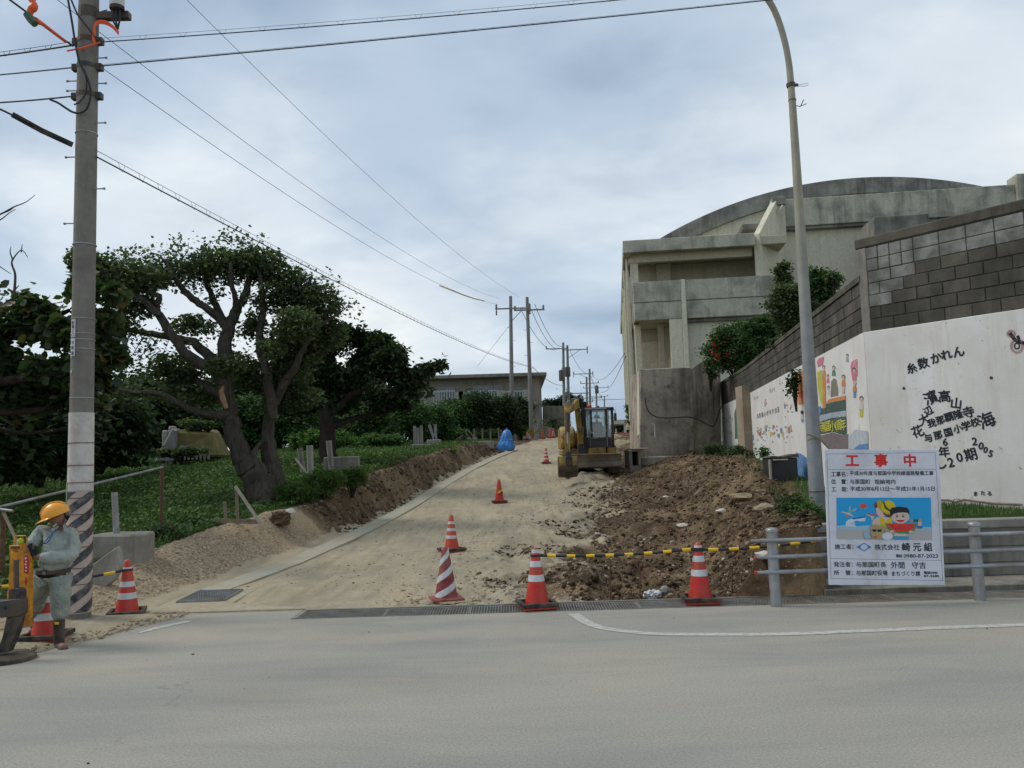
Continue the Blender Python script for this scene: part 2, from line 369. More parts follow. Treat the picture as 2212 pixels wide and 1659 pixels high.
# lettering
_tx = {}
def text_obj(body, size, m, Mtx, parent, name='lettering', bold=0.0, align='CENTER', xscale=1.0, depth=0.001, sk=0.0):
    cu = bpy.data.curves.new('t', 'FONT'); cu.body = body; cu.size = size; cu.align_x = align; cu.align_y = 'CENTER'
    cu.resolution_u = 3; cu.extrude = depth; cu.shear = sk
    o = bpy.data.objects.new('t', cu); COL.objects.link(o)
    dg = bpy.context.evaluated_depsgraph_get(); me = bpy.data.meshes.new_from_object(o.evaluated_get(dg)); 
    bpy.data.objects.remove(o); bpy.data.curves.remove(cu)
    me.name = name; me.materials.clear(); me.materials.append(m)
    if bold:                                                              # thicker strokes: shifted copies, each a hair in front of the last
        co = np.empty(len(me.vertices) * 3, np.float32); me.vertices.foreach_get('co', co); co = co.reshape(-1, 3); fc = [tuple(p_.vertices) for p_ in me.polygons]
        front = [f for f in fc if abs(np.cross(co[f[1]] - co[f[0]], co[f[2]] - co[f[0]])[2]) > 0 and all(co[i][2] > -1e-9 for i in f)]; V_ = []; F_ = []
        for k_, (a_, b_) in enumerate(((0, 0), (1, 0), (-1, 0), (0, 1), (0, -1))):
            F_ += [tuple(i + len(V_) for i in f) for f in front]; V_ += [(c_[0] + a_ * bold, c_[1] + b_ * bold, abs(c_[2]) + 0.00012 * k_) for c_ in co]
        me2 = bpy.data.meshes.new(name); me2.from_pydata(V_, [], F_); me2.materials.append(m); bpy.data.meshes.remove(me); me = me2
    if xscale != 1.0: me.transform(Matrix.Diagonal((xscale, 1, 1, 1)))
    r = bpy.data.objects.new(name, me); COL.objects.link(r); r.parent = parent; r.matrix_local = Mtx
    return r
# ================================================================== the land
ROADZ = [(-80, 0), (10.3, 0), (15, 0.02), (18, 0.12), (21, 0.26), (25, 0.52), (30, 0.98), (38, 1.62), (47, 2.33), (57, 3.02), (64, 3.38), (72, 3.58), (85, 3.68), (600, 3.9)]
XK = [(-80, -60), (8.0, -5.9), (9.9, -4.75), (11.5, -4.45), (16.5, -3.95), (25, -3.08), (35, -1.95), (41, -1.05), (47, 0.05), (54, 1.3), (62, 2.9), (72, 5.5), (90, 12), (600, 200)]
XR = [(-80, -1.6), (10.3, -1.0), (13, -1.15), (16, -0.85), (19, -0.15), (24, 0.95), (28, 1.5), (36, 2.4), (46, 4.6), (60, 5.6), (75, 9.0), (600, 250)]
HL = [(-80, 0.0), (8, -0.10), (10, 0.0), (12, 0.30), (15, 0.50), (20, 0.92), (25, 1.48), (30, 1.98), (40, 2.52), (50, 2.85), (57, 3.02), (72, 3.5), (600, 3.9)]
FOOT = [(-80, 2.9), (10.3, 2.75), (13, 2.9), (18, 3.8), (24, 4.6), (30, 4.5), (36, 5.3), (60, 6.8), (75, 10), (600, 255)]
TOP = [(-80, 3.6), (10.3, 3.65), (13, 4.2), (18, 5.7), (24, 6.7), (30, 6.9), (36, 6.6), (60, 8.5), (75, 13), (600, 260)]
HR = [(-80, 0.75), (10.9, 0.80), (14, 0.9), (18, 1.1), (27, 1.66), (31, 1.72), (36, 2.0), (60, 3.1), (75, 3.6), (600, 3.9)]
XE = [(-80, -55), (0, -9.9), (8.2, -5.0), (9.1, -4.62), (9.9, -4.3), (10.3, -4.2)]       # left edge of the cross road
def hgt(x, y, rough=True):
    x = np.asarray(x, float); y = np.asarray(y, float)
    r = lerpt(y, ROADZ); k = lerpt(y, XK); hl = lerpt(y, HL); hr = lerpt(y, HR)
    ft = lerpt(y, FOOT); tp = lerpt(y, TOP); xr = lerpt(y, XR)
    s0 = lerpt(y, [(10, 0.35), (14, 0.45), (25, 0.25), (60, 0.4)]); wd = lerpt(y, [(10, 1.5), (14, 1.15), (18, 1.0), (21, 0.75), (45, 0.75), (60, 2)])
    left = sstep((k - s0 - x) / wd); h = r + (hl - r) * left
    # heap of gravel beside the timber frame
    h = h + 0.20 * np.exp(-((x + 5.3 - (y - 14.5) * 0.14) / 0.6) ** 2 - ((y - 15.2) / 2.3) ** 2)
    far_l = np.clip((-9 - x) * 0.035, 0, 1.2) * sstep((y - 12) / 6); h = h - far_l
    rise = sstep((x - ft + 0.35) / np.maximum(tp - ft + 0.1, 0.1)) ** 0.8; h = h + (hr - r) * rise
    dug = sstep((x - xr) / 0.9) * (1 - rise)
    h = h + dug * (0.22 * sstep((y - 21) / 5) * (1 - sstep((y - 44) / 6)) - 0.20 * (1 - sstep((y - 15) / 5)) * sstep((x - 0.6) / 1.2))
    if rough:
        n1 = fbm(x, y, 0.9, 4, 3) - 0.5; n2 = fbm(x, y, 4.5, 3, 9) - 0.5; n3 = fbm(x, y, 0.22, 2, 21) - 0.5
        soft = sstep((x - k) / 0.3) * (1 - sstep((x - xr + 0.6) / 0.8)) * (y > 10.3)      # packed road surface
        kerb = np.exp(-((x - k - 0.0) / 0.45) ** 2)
        a = (1 - soft) * (1 - kerb); near = sstep((y - 10.25) / 0.5) * 1.0 + (x < lerpt(y, XE)) * 0.6; near = np.clip(near, 0, 1)
        soil = np.clip(dug + rise * (x < tp + 0.2), 0, 1)
        h = h + near * (soil * (0.66 * n1 + 0.26 * n2) + (1 - soil) * a * (0.16 * n1 + 0.07 * n2)) * (1 - sstep((y - 60) / 15))
        h = h + soft * (0.03 * n1 + 0.05 * n3)
        h = h + a * n3 * 0.5 * sstep((-8 - x) / 5) * sstep((y - 12) / 4)
        fr = sstep((x - k + 0.1)) * 0
    return h
def H1(x, y): return float(hgt(np.array([x]), np.array([y]))[0])
def G(u, v, y0=6.0, y1=140.0):
    """where the line of sight through a point of the view meets the land"""
    d = ray(u, v); ys = np.concatenate([np.arange(y0, 30, 0.04), np.arange(30, y1, 0.15)]); t = ys / d.y
    xs = d.x * t; zs = CAMH + d.z * t; hh = hgt(xs, ys); hh = np.where(ys < 10.25, np.maximum(hh, 0), hh)
    i = np.argmax(zs < hh) if (zs < hh).any() else len(ys) - 1
    return Vector((xs[i], ys[i], hh[i]))
def zones(x, y):
    k = lerpt(y, XK); xr = lerpt(y, XR); ft = lerpt(y, FOOT); tp = lerpt(y, TOP)
    s0 = lerpt(y, [(10, 0.35), (14, 0.45), (25, 0.25), (60, 0.4)]); wd = lerpt(y, [(10, 1.5), (14, 1.15), (18, 1.0), (21, 0.75), (45, 0.75), (60, 2)])
    nz = (fbm(x, y, 0.7, 4, 31) - 0.5)
    tan = sstep((x - k + s0 + 0.2 + nz * 0.4) / 0.2) * (1 - sstep((x - xr + nz * 2.6 - 0.4) / 2.6))
    tan = np.maximum(tan, 0.75 * (x > xr - .5) * (1 - sstep((x - ft + 1.4 + nz * 2) / 1.0)) * sstep((y - 29) / 5))
    lf = (k - s0 - x) / wd
    edge = lerpt(y, [(10, 1.3), (12, 0.95), (13.5, 0.85), (15.5, 1.15), (18, 1.1), (21, 0.95), (60, 1.0)])
    grass = sstep((lf + nz * 0.7 - edge) / 0.22) * (y > 9.8)
    grass = np.maximum(grass, sstep((x - tp - 0.1 + nz * 0.6) / 0.4) * (y > 11.1))
    grass = np.where(y > 75, np.where((x < k) | (x > xr + 4), 1.0, grass), grass)
    grav = np.clip((x < k - s0) * (1 - grass), 0, 1) * (1 - sstep((y - 18.5 + nz * 5) / 1.6)) + (x < lerpt(y, XE)) * (y < 10.4) * 1.0
    grav = np.clip(grav, 0, 1)
    return np.stack([tan, grass, grav, np.ones_like(tan)], -1)
def mat_land():
    t = NT('land_soil_sand_grass'); at_ = t.n('ShaderNodeAttribute'); at_.attribute_name = 'zone'
    sp = t.n('ShaderNodeSeparateColor'); t.l(at_.outputs['Color'], sp.inputs[0]); v = t.world()
    n = t.noise(v, 3.5, 6, 0.65); nf = t.noise(v, 22, 5, 0.7); nb = t.noise(v, 0.7, 5, 0.6)
    # dug brown soil with pale lime crumbs
    soil = t.ramp(n, [(0.32, (0.036, 0.024, 0.015)), (0.50, (0.085, 0.055, 0.032)), (0.68, (0.18, 0.125, 0.075))])
    soil = t.mix(t.ramp(nb, [(0.46, 0.0), (0.66, 0.7)]), soil, (0.27, 0.195, 0.11))
    soil = t.mix(t.ramp(nf, [(0.60, 0.0), (0.68, 0.8)]), soil, (0.44, 0.38, 0.30))
    vo = t.n('ShaderNodeTexVoronoi'); vo.inputs['Scale'].default_value = 9; t.l(v, vo.inputs[0])
    # packed tan road with grey wheel tracks
    tan = t.ramp(t.noise(t.world((1.2, 0.35, 1)), 0.9, 6, 0.6, 0.4), [(0.30, (0.255, 0.222, 0.163)), (0.50, (0.36, 0.305, 0.21)), (0.70, (0.45, 0.37, 0.245))])
    tan = t.mix(t.ramp(t.noise(v, 6, 6, 0.7), [(0.55, 0.0), (0.7, 0.35)]), tan, (0.24, 0.19, 0.12))
    tan = t.mix(t.ramp(nf, [(0.60, 0.0), (0.70, 0.5)]), tan, (0.52, 0.48, 0.39))
    tyre = t.noise(t.world((4.5, .5, 1)), 1.3, 5, .6, .35); tan = t.mix(t.ramp(tyre, [(0.50, 0.0), (0.62, 0.5)]), tan, (0.245, 0.205, 0.145))
    tan = t.mix(t.ramp(t.noise(v, 2.1, 7, .75), [(0.52, 0.0), (0.66, 0.5)]), tan, (0.47, 0.43, 0.35))
    grs = t.ramp(n, [(0.35, (0.025, 0.045, 0.013)), (0.65, (0.06, 0.085, 0.026))])
    grv = t.ramp(nf, [(0.30, (0.11, 0.08, 0.05)), (0.48, (0.27, 0.205, 0.13)), (0.66, (0.44, 0.37, 0.27))])
    grv = t.mix(t.ramp(nb, [(0.48, 0.0), (0.66, 0.6)]), grv, (0.44, 0.33, 0.19))
    def fac(ch, wob):
        a = t.math('ADD', sp.outputs[ch], t.math('MULTIPLY', t.math('SUBTRACT', n, 0.5), wob)); return t.ramp(a, [(0.38, 0.0), (0.62, 1.0)])
    col = t.mix(fac(2, 0.6), soil, grv); col = t.mix(fac(0, 1.3), col, tan); col = t.mix(fac(1, 0.8), col, grs)
    b1 = t.bump(t.noise(v, 7, 7, 0.72), 0.7, 0.05); t.bump(nf, 0.5, 0.015, b1)
    return t.done(col, 0.95, 0, 0.15)
M['land'] = mat_land()
def grow(a, b, d0, d1):                                   # spacing that grows from d0 to d1
    out = [a]
    while out[-1] < b: out.append(out[-1] + d0 + (d1 - d0) * min(1, (out[-1] - a) / (b - a)) ** 1.6)
    return out
ys = [-60, -40, -25, -12, -4, 0, 3] + list(np.arange(5, 10.2, 0.10)) + [10.2, 10.24] + grow(10.32, 60, 0.085, 0.55) + grow(60.6, 130, 0.6, 3.5) + [160, 220, 320, 480, 640]
xs_c = list(np.arange(-8.5, 8.6, 0.10)); xr_ = grow(8.7, 45, 0.13, 2.0); xl_ = [-x for x in grow(8.6, 60, 0.12, 1.8)]
xs = sorted(set([-640, -400, -250, -150, -90, -70] + xl_ + xs_c + xr_ + [60, 90, 150, 250, 400, 640]))
XX, YY = np.meshgrid(np.array(xs), np.array(ys)); ZZ = hgt(XX, YY)
inside = (YY < 10.3) & (XX > lerpt(YY, XE) + 0.22)
ZZ = np.where(inside, -0.42, ZZ)
ZZ = np.where((YY < 10.3) & ~inside, np.maximum(hgt(XX, YY), 0.0) + 0.012 + 0.05 * np.clip(lerpt(YY, XE) - XX + 0.1, 0, 1), ZZ)
ZZ = np.where((YY < 10.3) & ~inside & (XX > lerpt(YY, XE) - 0.1), 0.005 + 0.02 * (vnoise(XX * 6, YY * 6, 4) - 0.5), ZZ)
side = (YY > 10.3) & (YY < 11.16) & (XX > 3.75); ZZ = np.where(side, -0.05, ZZ)
nx, ny = len(xs), len(ys); idx = np.arange(nx * ny).reshape(ny, nx)
F = np.stack([idx[:-1, :-1], idx[:-1, 1:], idx[1:, 1:], idx[1:, :-1]], -1).reshape(-1, 4)
Vv = np.stack([XX, YY, ZZ], -1).reshape(-1, 3)
tag(npmesh('ground', Vv, F, M['land'], smooth=True, attr=zones(XX.ravel(), YY.ravel())), 'dug brown soil, tan packed road bed and green verges', kind='structure')
# ------------------------------------------------------------------ cross road in the foreground
def mat_road():
    t = NT('bleached_cross_road'); v = t.world(); n = t.noise(t.world((0.35, 1.5, 1)), 0.8, 6, 0.6, 0.5); nf = t.noise(v, 60, 4, 0.7)
    col = t.ramp(n, [(0.30, (0.245, 0.234, 0.210)), (0.5, (0.292, 0.278, 0.243)), (0.70, (0.332, 0.312, 0.265))])
    s = t.n('ShaderNodeSeparateXYZ'); t.l(v, s.inputs[0])
    nearside = t.ramp(t.math('MULTIPLY', s.outputs[1], 0.1), [(0.45, 0.0), (0.95, 1.0)])
    dust = t.math('MULTIPLY', nearside, t.ramp(t.noise(t.world((0.5, 1.2, 1)), 0.9, 6, 0.65, 0.3), [(0.40, 0.0), (0.66, 0.75)]))
    col = t.mix(dust, col, (0.40, 0.355, 0.275))
    sp = t.noise(t.world((1, 1.9, 1)), 2.3, 5, 0.65, 0.5); col = t.mix(t.ramp(sp, [(0.64, 0.0), (0.69, 0.6)]), col, (0.36, 0.29, 0.19))
    sp2 = t.noise(v, 9, 4, 0.6); col = t.mix(t.ramp(sp2, [(0.70, 0.0), (0.74, 0.5)]), col, (0.22, 0.18, 0.125))
    agg = t.noise(v, 38, 3, .8); col = t.mix(t.ramp(agg, [(0.60, 0.0), (0.70, 0.35)]), col, (0.16, 0.155, 0.14))
    tr = t.noise(t.world((0.22, 1.0, 1)), 0.9, 5, 0.6, 0.8); col = t.mix(t.ramp(tr, [(0.50, 0.0), (0.66, 0.28)]), col, (0.205, 0.205, 0.21))
    vo = t.n('ShaderNodeTexVoronoi', feature='DISTANCE_TO_EDGE'); vo.inputs['Scale'].default_value = 0.33
    nz_ = t.n('ShaderNodeTexNoise'); nz_.inputs['Scale'].default_value = 1.6; nz_.inputs['Detail'].default_value = 7; t.l(v, nz_.inputs[0]); va = t.n('ShaderNodeVectorMath', operation='MULTIPLY_ADD'); t.l(nz_.outputs[1], va.inputs[0]); va.inputs[1].default_value = (1.3, 1.3, 0); t.l(v, va.inputs[2]); t.l(va.outputs[0], vo.inputs[0])
    col = t.mix(t.math('MULTIPLY', t.ramp(vo.outputs[0], [(0.0, 0.55), (0.0035, 0.0)]), t.ramp(t.noise(v, 0.55, 3), [(0.54, 0.0), (0.62, 1.0)])), col, (0.14, 0.13, 0.12))
    col = t.mix(1.0, col, t.ramp(nf, [(0.3, 0.72), (0.7, 1.26)]), 'MULTIPLY')
    t.bump(nf, 0.35, 0.006); return t.done(col, t.ramp(n, [(0.3, 0.8), (0.7, 0.92)]), 0, 0.25)
M['road'] = mat_road()
rv = []; DL = -2.57                                                # left end of the drain
pl = [(x, y) for y, x in XE]
poly = [(-55, -80)] + [(x, y) for y, x in XE[1:]] + [(DL, 10.3), (DL, 9.75), (70, 9.75), (70, -80)]
mb = MB(); mb.prism(poly, 'z', -0.35, 0.0)
tag(mb.build('road', M['road']), 'pale grey dusty cross road in the foreground', kind='structure')
# painted edge line curving away to the drain
def strip(pts, wd, z):
    mb = MB(); vs = []; fs = []
    for i, p in enumerate(pts):
        a = Vector(pts[max(i - 1, 0)]); b = Vector(pts[min(i + 1, len(pts) - 1)]); d = (b - a); d.normalize(); nrm = Vector((-d.y, d.x))
        ww = wd[i] if hasattr(wd, '__len__') else wd
        for s_ in (-0.5, 0.5): vs.append((p[0] + nrm.x * ww * s_, p[1] + nrm.y * ww * s_, z))
        if i: fs.append((2 * i - 2, 2 * i, 2 * i + 1, 2 * i - 1))
    return mb.add(vs, fs)
def smooth_path(P, k=8):
    out = []
    for i in range(len(P) - 1):
        p0, p1, p2, p3 = [Vector(P[j]) for j in (max(i - 1, 0), i, i + 1, min(i + 2, len(P) - 1))]
        for q in range(k):
            t = q / k; out.append(0.5 * ((2 * p1) + (-p0 + p2) * t + (2 * p0 - 5 * p1 + 4 * p2 - p3) * t * t + (-p0 + 3 * p1 - 3 * p2 + p3) * t ** 3))
    out.append(Vector(P[-1])); return out
ln = [at(u, v, CAMH / max(1e-6, -ray(u, v).z) * ray(u, v).y) for u, v in ((1240, 1326), (1256, 1338), (1290, 1354), (1350, 1364), (1430, 1370), (1560, 1371), (1700, 1370), (1900, 1362), (2212, 1350))]
ln = [(p.x, p.y) for p in ln]; ln += [(ln[-1][0] + 8, ln[-1][1] + (ln[-1][1] - ln[-2][1]) * 5)]
def mat_line():
    t = NT('worn_white_line'); v = t.world(); n = t.noise(v, 14, 6, 0.7)
    col = t.mix(t.ramp(n, [(0.46, 0.0), (0.62, 0.9)]), (0.48, 0.465, 0.42), (0.30, 0.285, 0.25)); return t.done(col, 0.8)
M['line'] = mat_line()
tag(strip([(p.x, p.y) for p in smooth_path([(a, b) for a, b in ln])], 0.13, 0.004).build('road_marking', M['line'], fix=False), 'worn white edge line bending to the drain', kind='structure')
l2 = []
for u, v in ((300, 1368), (340, 1357), (372, 1350), (408, 1342)):
    d = ray(u, v); t_ = -CAMH / d.z; l2.append((d.x * t_, d.y * t_))
tag(strip(l2, [0.05, 0.12, 0.13, 0.12], 0.004).build('road_marking', M['line'], fix=False), 'short faded piece of white line at the left', kind='structure')
# gutter strip along the left edge of the side road
gy = list(np.arange(12.0, 47.0, 0.5)); mb = MB(); vs = []; fs = []
for i, y in enumerate(gy):
    k = float(lerpt(y, XK)); z = float(lerpt(y, ROADZ)) + 0.026
    vs += [(k - 0.13, y, z - 0.2), (k - 0.13, y, z + 0.015), (k + 0.02, y, z), (k + 0.27, y, z), (k + 0.27, y, z - 0.2)]
    if i:
        for q in range(4): fs.append(((i - 1) * 5 + q, i * 5 + q, i * 5 + q + 1, (i - 1) * 5 + q + 1))
gut = mb.add(vs, fs).build('gutter', M['gutter'], fix=False); tag(gut, 'pale concrete gutter strip along the left of the side road', kind='structure')
# pale concrete band that closes the drain's far side, and the pavement right of it
mb = MB(); mb.box(DL, 3.7, 10.25, 10.31, -0.5, 0.012); mb.box(DL - 0.06, DL, 9.75, 10.31, -0.34, 0.008)
tag(mb.build('drain_edge', M['lowwall']), 'concrete edge of the drain', kind='structure')
mb = MB(); mb.box(3.72, 70, 10.25, 10.95, -0.3, 0.075)
tag(mb.build('pavement', M['lowwall'], bevel=0.01), 'narrow dusty pavement behind the drain', kind='structure')
# apron behind the left end
mb = MB(); mb.prism([(-4.5, 10.35), (-4.62, 10.95), (-4.6, 12.1), (-3.75, 12.1), (-3.7, 10.95), (-2.6, 10.35)], 'z', -0.2, 0.022)
tag(mb.build('apron', M['apron'], bevel=0.01), 'concrete apron round the square grate', kind='structure')
# ------------------------------------------------------------------ steel gratings over the drain
M['grate'] = mplain('grate_galvanised', (0.34, 0.335, 0.31), 0.55, 0.35, 0.2, 10, dirt=(0.24, 0.19, 0.13), dirt_amt=0.4, dscale=4)
def grate(L, Wd, bar=0.033, cross=0.10, slant=0.0):
    fr = MB(); h = 0.03
    fr.box(0, L, 0, 0.012, -h, 0); fr.box(0, L, Wd - 0.012, Wd, -h, 0); fr.box(0, 0.010, 0.012, Wd - 0.012, -h, 0); fr.box(L - 0.010, L, 0.012, Wd - 0.012, -h, 0)
    b = MB(); x = 0.030
    while x < L - 0.02:
        b.box(x, x + 0.006, 0.0125, Wd - 0.0125, -h, -0.001); x += bar
    y = cross
    while y < Wd - 0.03:
        b.box(0.0105, L - 0.0105, y, y + 0.005, -0.012, 0.0015); y += cross
    return fr, b
gfr, gb = grate(0.985, 0.47); n_g = 14; g0 = None
words = ['first', 'second', 'third', 'fourth', 'fifth', 'sixth', 'seventh', 'eighth', 'ninth', 'tenth', 'eleventh', 'twelfth', 'thirteenth', 'fourteenth']
for i in range(n_g):
    loc = (DL + 0.01 + i * 0.995, 9.765, 0.004)
    lb = 'steel drain grate across the road mouth, %s from the left end of the row' % words[i]
    if g0 is None:
        g0 = thing('drain_grate', loc, lb, 'drain grate', 'steel gratings over the road drain')
        gfr.build('frame', M['grate'], g0, fix=False); tag(gb.build('bars', M['grate'], g0, fix=False), kind='stuff')
    else: copy_tree(g0, loc, 0, lb)
fr, b = grate(0.62, 0.9); g = thing('drain_grate', (-4.47, 11.02, 0.05), 'square steel grate at the foot of the pale gutter strip', 'drain grate', rz=R(3))
fr.build('frame', M['galv_dull'], g, fix=False); tag(b.build('bars', M['galv_dull'], g, fix=False), kind='stuff')
# ================================================================== loose stones, clods and debris: nobody could count them
def scatter_rocks(name, m, pts, smin, smax, flat=0.7, seed=1, label=None):
    r = np.random.RandomState(seed); ico = [(-1, -1, -.8), (1, -.8, -.9), (.9, 1, -.8), (-.9, .9, -.9), (-.7, -.7, .8), (.75, -.6, .7), (.6, .75, .85), (-.75, .6, .7)]
    fc = [(0, 2, 1), (0, 3, 2), (4, 5, 6), (4, 6, 7), (0, 1, 5), (0, 5, 4), (1, 2, 6), (1, 6, 5), (2, 3, 7), (2, 7, 6), (3, 0, 4), (3, 4, 7)]
    base = np.array(ico) * 0.78; n = len(pts); pts = np.asarray(pts)
    s = smin * (smax / smin) ** (r.rand(n) ** 2.8); jit = 1 + 0.75 * (r.rand(n, 8, 3) - 0.5); a = r.rand(n) * 2 * PI
    V = base[None] * jit * (np.stack([0.8 + 0.5 * r.rand(n), 0.8 + 0.5 * r.rand(n), flat * (0.7 + 0.5 * r.rand(n))], -1))[:, None, :] * s[:, None, None]
    ca, sa = np.cos(a)[:, None], np.sin(a)[:, None]; x = V[..., 0] * ca - V[..., 1] * sa; y = V[..., 0] * sa + V[..., 1] * ca
    V = np.stack([x, y, V[..., 2]], -1) + pts[:, None, :]
    F = (np.array(fc)[None] + (np.arange(n) * 8)[:, None, None]).reshape(-1, 3)
    o = npmesh(name, V.reshape(-1, 3), F, m); return tag(o, label, 'ground debris', kind='stuff')
def sample(n, x0, x1, y0, y1, cond, seed, bias=1.6):
    r = np.random.RandomState(seed); y = y0 + (y1 - y0) * r.rand(n) ** bias; x = x0 + (x1 - x0) * r.rand(n); k = cond(x, y); x, y = x[k], y[k]
    return np.stack([x, y, hgt(x, y)], -1)
def island(name, stops, rough=0.95):
    t = NT(name); g = t.n('ShaderNodeNewGeometry'); c = t.ramp(g.outputs['Random Per Island'], stops); t.bump(t.noise(t.world(), 30, 4), 0.5, 0.01); return t.done(c, rough, 0, 0.15)
m_lime = island('lime_stones', [(0, (0.44, 0.39, 0.32)), (0.6, (0.32, 0.26, 0.18)), (1, (0.56, 0.52, 0.46))])
m_clod = island('soil_clods', [(0, (0.036, 0.024, 0.015)), (0.55, (0.092, 0.060, 0.036)), (0.85, (0.18, 0.125, 0.075)), (1, (0.27, 0.20, 0.12))])
m_grav = island('gravel_stones', [(0, (0.36, 0.29, 0.20)), (0.4, (0.24, 0.185, 0.12)), (0.85, (0.46, 0.40, 0.30)), (1, (0.13, 0.095, 0.06))])
dirtc = lambda x, y: (x > lerpt(y, XR) + 0.4) & (x < lerpt(y, TOP) + 0.1)
clodc = lambda x, y: dirtc(x, y) & (fbm(x, y, 0.8, 3, 91) + 0.16 * np.clip(x - lerpt(y, XR) - 1.7, -1.9, 1.0) > 0.42)
cl = lambda th, sd_, sc_=0.8: (lambda x, y: dirtc(x, y) & (fbm(x, y, sc_, 3, sd_) > th))
scatter_rocks('lime_rubble', m_lime, sample(6500, -1, 7, 10.4, 28, cl(0.50, 55), 2), 0.008, 0.05, 0.7, 3, 'white lime stones scattered over the dug soil')
scatter_rocks('soil_clods', m_clod, sample(92000, -1, 7.5, 10.4, 36, clodc, 4, 1.6), 0.006, 0.055, 0.75, 5, 'brown soil clods over the dug ground')
gravc = lambda x, y: (x < lerpt(y, XK) - 0.5 - 0.5 * np.abs(fbm(x, y, 1, 2, 8) - 0.5)) & (x > lerpt(y, XK) - 3.9) & (y < 19.5) & (zones(x, y)[:, 1] < .4)
scatter_rocks('gravel', m_grav, sample(34000, -9, -3.5, 10.3, 19.5, gravc, 6, 1.3), 0.004, 0.028, 0.75, 7, 'pale gravel on the left shoulder of the side road')
g2 = lambda x, y: (x < lerpt(y, XE) + 0.18 + 0.5 * (fbm(x, y, 2, 3, 77) - 0.5))
p = sample(7000, -7.5, -4.0, 7.0, 10.4, g2, 8, 0.8); p[:, 2] = np.maximum(p[:, 2], 0.02)
scatter_rocks('gravel', m_grav, p, 0.004, 0.026, 0.7, 9, 'crushed stone round the foot of the striped pole')
bankc = lambda x, y: (x < lerpt(y, XK) - 0.25) & (x > lerpt(y, XK) - 1.3) & (y > 19.3)
scatter_rocks('soil_clods', m_clod, sample(9000, -5.5, 0, 19.3, 46, bankc, 12, 1.2), 0.02, 0.09, 0.8, 13, 'soil crumbs on the cut bank left of the side road')
roadc = lambda x, y: (x > lerpt(y, XK) + 0.4) & (x < lerpt(y, XR) + 0.8) & (fbm(x, y, 0.9, 3, 14) > 0.48)
scatter_rocks('soil_clods', m_clod, sample(5000, -5, 3, 10.5, 32, roadc, 15, 1.4), 0.006, 0.03, 0.5, 16, 'soil crumbs dropped on the packed side road')
pr = sample(26, -4.2, 9, 4.2, 9.6, lambda x, y: x > lerpt(y, XE) + 0.2, 17, 0.6); pr[:, 2] = 0.004
scatter_rocks('road_crumbs', m_clod, pr, 0.004, 0.014, 0.4, 18, 'few dark crumbs of soil on the cross road')
trc = lambda x, y: (x > lerpt(y, XR) - 0.6) & (x < lerpt(y, XR) + 2.6) & (fbm(x, y, 1.3, 3, 19) > 0.42)
scatter_rocks('soil_crumbs', island('tan_crumbs', [(0, (0.20, 0.15, 0.095)), (0.5, (0.30, 0.24, 0.16)), (0.9, (0.42, 0.37, 0.28)), (1, (0.13, 0.09, 0.055))]), sample(16000, -3, 5, 10.4, 32, trc, 19, 1.5), 0.005, 0.04, 0.6, 20, 'tan crumbs between packed road and dug soil')
# roots and straw bits sticking out of the cut soil
r = np.random.RandomState(40); pts = np.concatenate([sample(2600, -1, 7.5, 10.6, 28, dirtc, 41, 1.4), sample(1500, -5.5, 0, 19.3, 42, bankc, 42, 1.2)])
mb_v = []; n = len(pts); a = r.rand(n) * 2 * PI; L = 0.04 + 0.14 * r.rand(n); up = (r.rand(n) - 0.3) * 0.9
d = np.stack([np.cos(a), np.sin(a), up], -1) * L[:, None]; wv = np.stack([-np.sin(a), np.cos(a), 0.3 + 0 * a], -1) * 0.006
V = np.stack([pts - wv, pts + wv, pts + d + np.array([0, 0, 0.03])], 1).reshape(-1, 3)
tag(npmesh('roots', V, np.arange(3 * n).reshape(-1, 3), M['dead_grass']), 'torn roots and straw bits in the dug soil', 'ground debris', kind='stuff')
# ================================================================== grass
def blades(name, pts, h0, h1, wd, m, seed, label, lean=0.5):
    r = np.random.RandomState(seed); n = len(pts); a = r.rand(n) * 2 * PI; h = h0 + (h1 - h0) * r.rand(n) ** 1.3
    ln_ = np.stack([np.cos(a + 1.2), np.sin(a + 1.2), 0 * a], -1) * (h * lean * r.rand(n))[:, None]; sv = np.stack([np.cos(a), np.sin(a), 0 * a], -1) * wd
    base = pts - np.array([0, 0, 0.02]); mid = base + ln_ * 0.35 + np.array([0, 0, 1.0]) * (h * 0.6)[:, None]; tip = base + ln_ + np.array([0, 0, 1.0]) * h[:, None]
    V = np.stack([base - sv, base + sv, mid + sv * 0.7, mid - sv * 0.7, tip], 1).reshape(-1, 3)
    o4 = (np.arange(n) * 5)[:, None]
    F = np.concatenate([o4 + np.array([0, 1, 2]), o4 + np.array([0, 2, 3]), o4 + np.array([3, 2, 4])], 0)
    return tag(npmesh(name, V, F, m), label, 'grass', kind='stuff')
def grassc(x, y):
    z = zones(x, y); return (z[:, 1] > 0.55) & (fbm(x, y, 0.9, 3, 61) > 0.30)
blades('grass', sample(110000, -16, -3.4, 10.4, 30, grassc, 21, 1.2), 0.05, 0.19, 0.008, M['grass'], 22, 'green grass on the field left of the side road')
blades('grass', sample(60000, -30, 1.5, 28, 58, lambda x, y: grassc(x, y) & (x > -0.62 * y), 23, 1.0), 0.10, 0.28, 0.02, M['grass'], 24, 'green grass on the slope towards the far hedge')
blades('grass', sample(16000, 4.1, 9.5, 11.2, 13.6, lambda x, y: (x > 4.25) , 25, 1.0), 0.04, 0.13, 0.006, M['grass'], 26, 'grass strip between low wall and painted wall')
blades('grass', sample(6000, 4.0, 8.0, 13.6, 34, lambda x, y: (x > lerpt(y, TOP) - 0.25) & (fbm(x, y, 1.1, 3, 62) > 0.5), 27, 1.0), 0.05, 0.22, 0.008, M['grass'], 28, 'weeds along the foot of the mural wall')
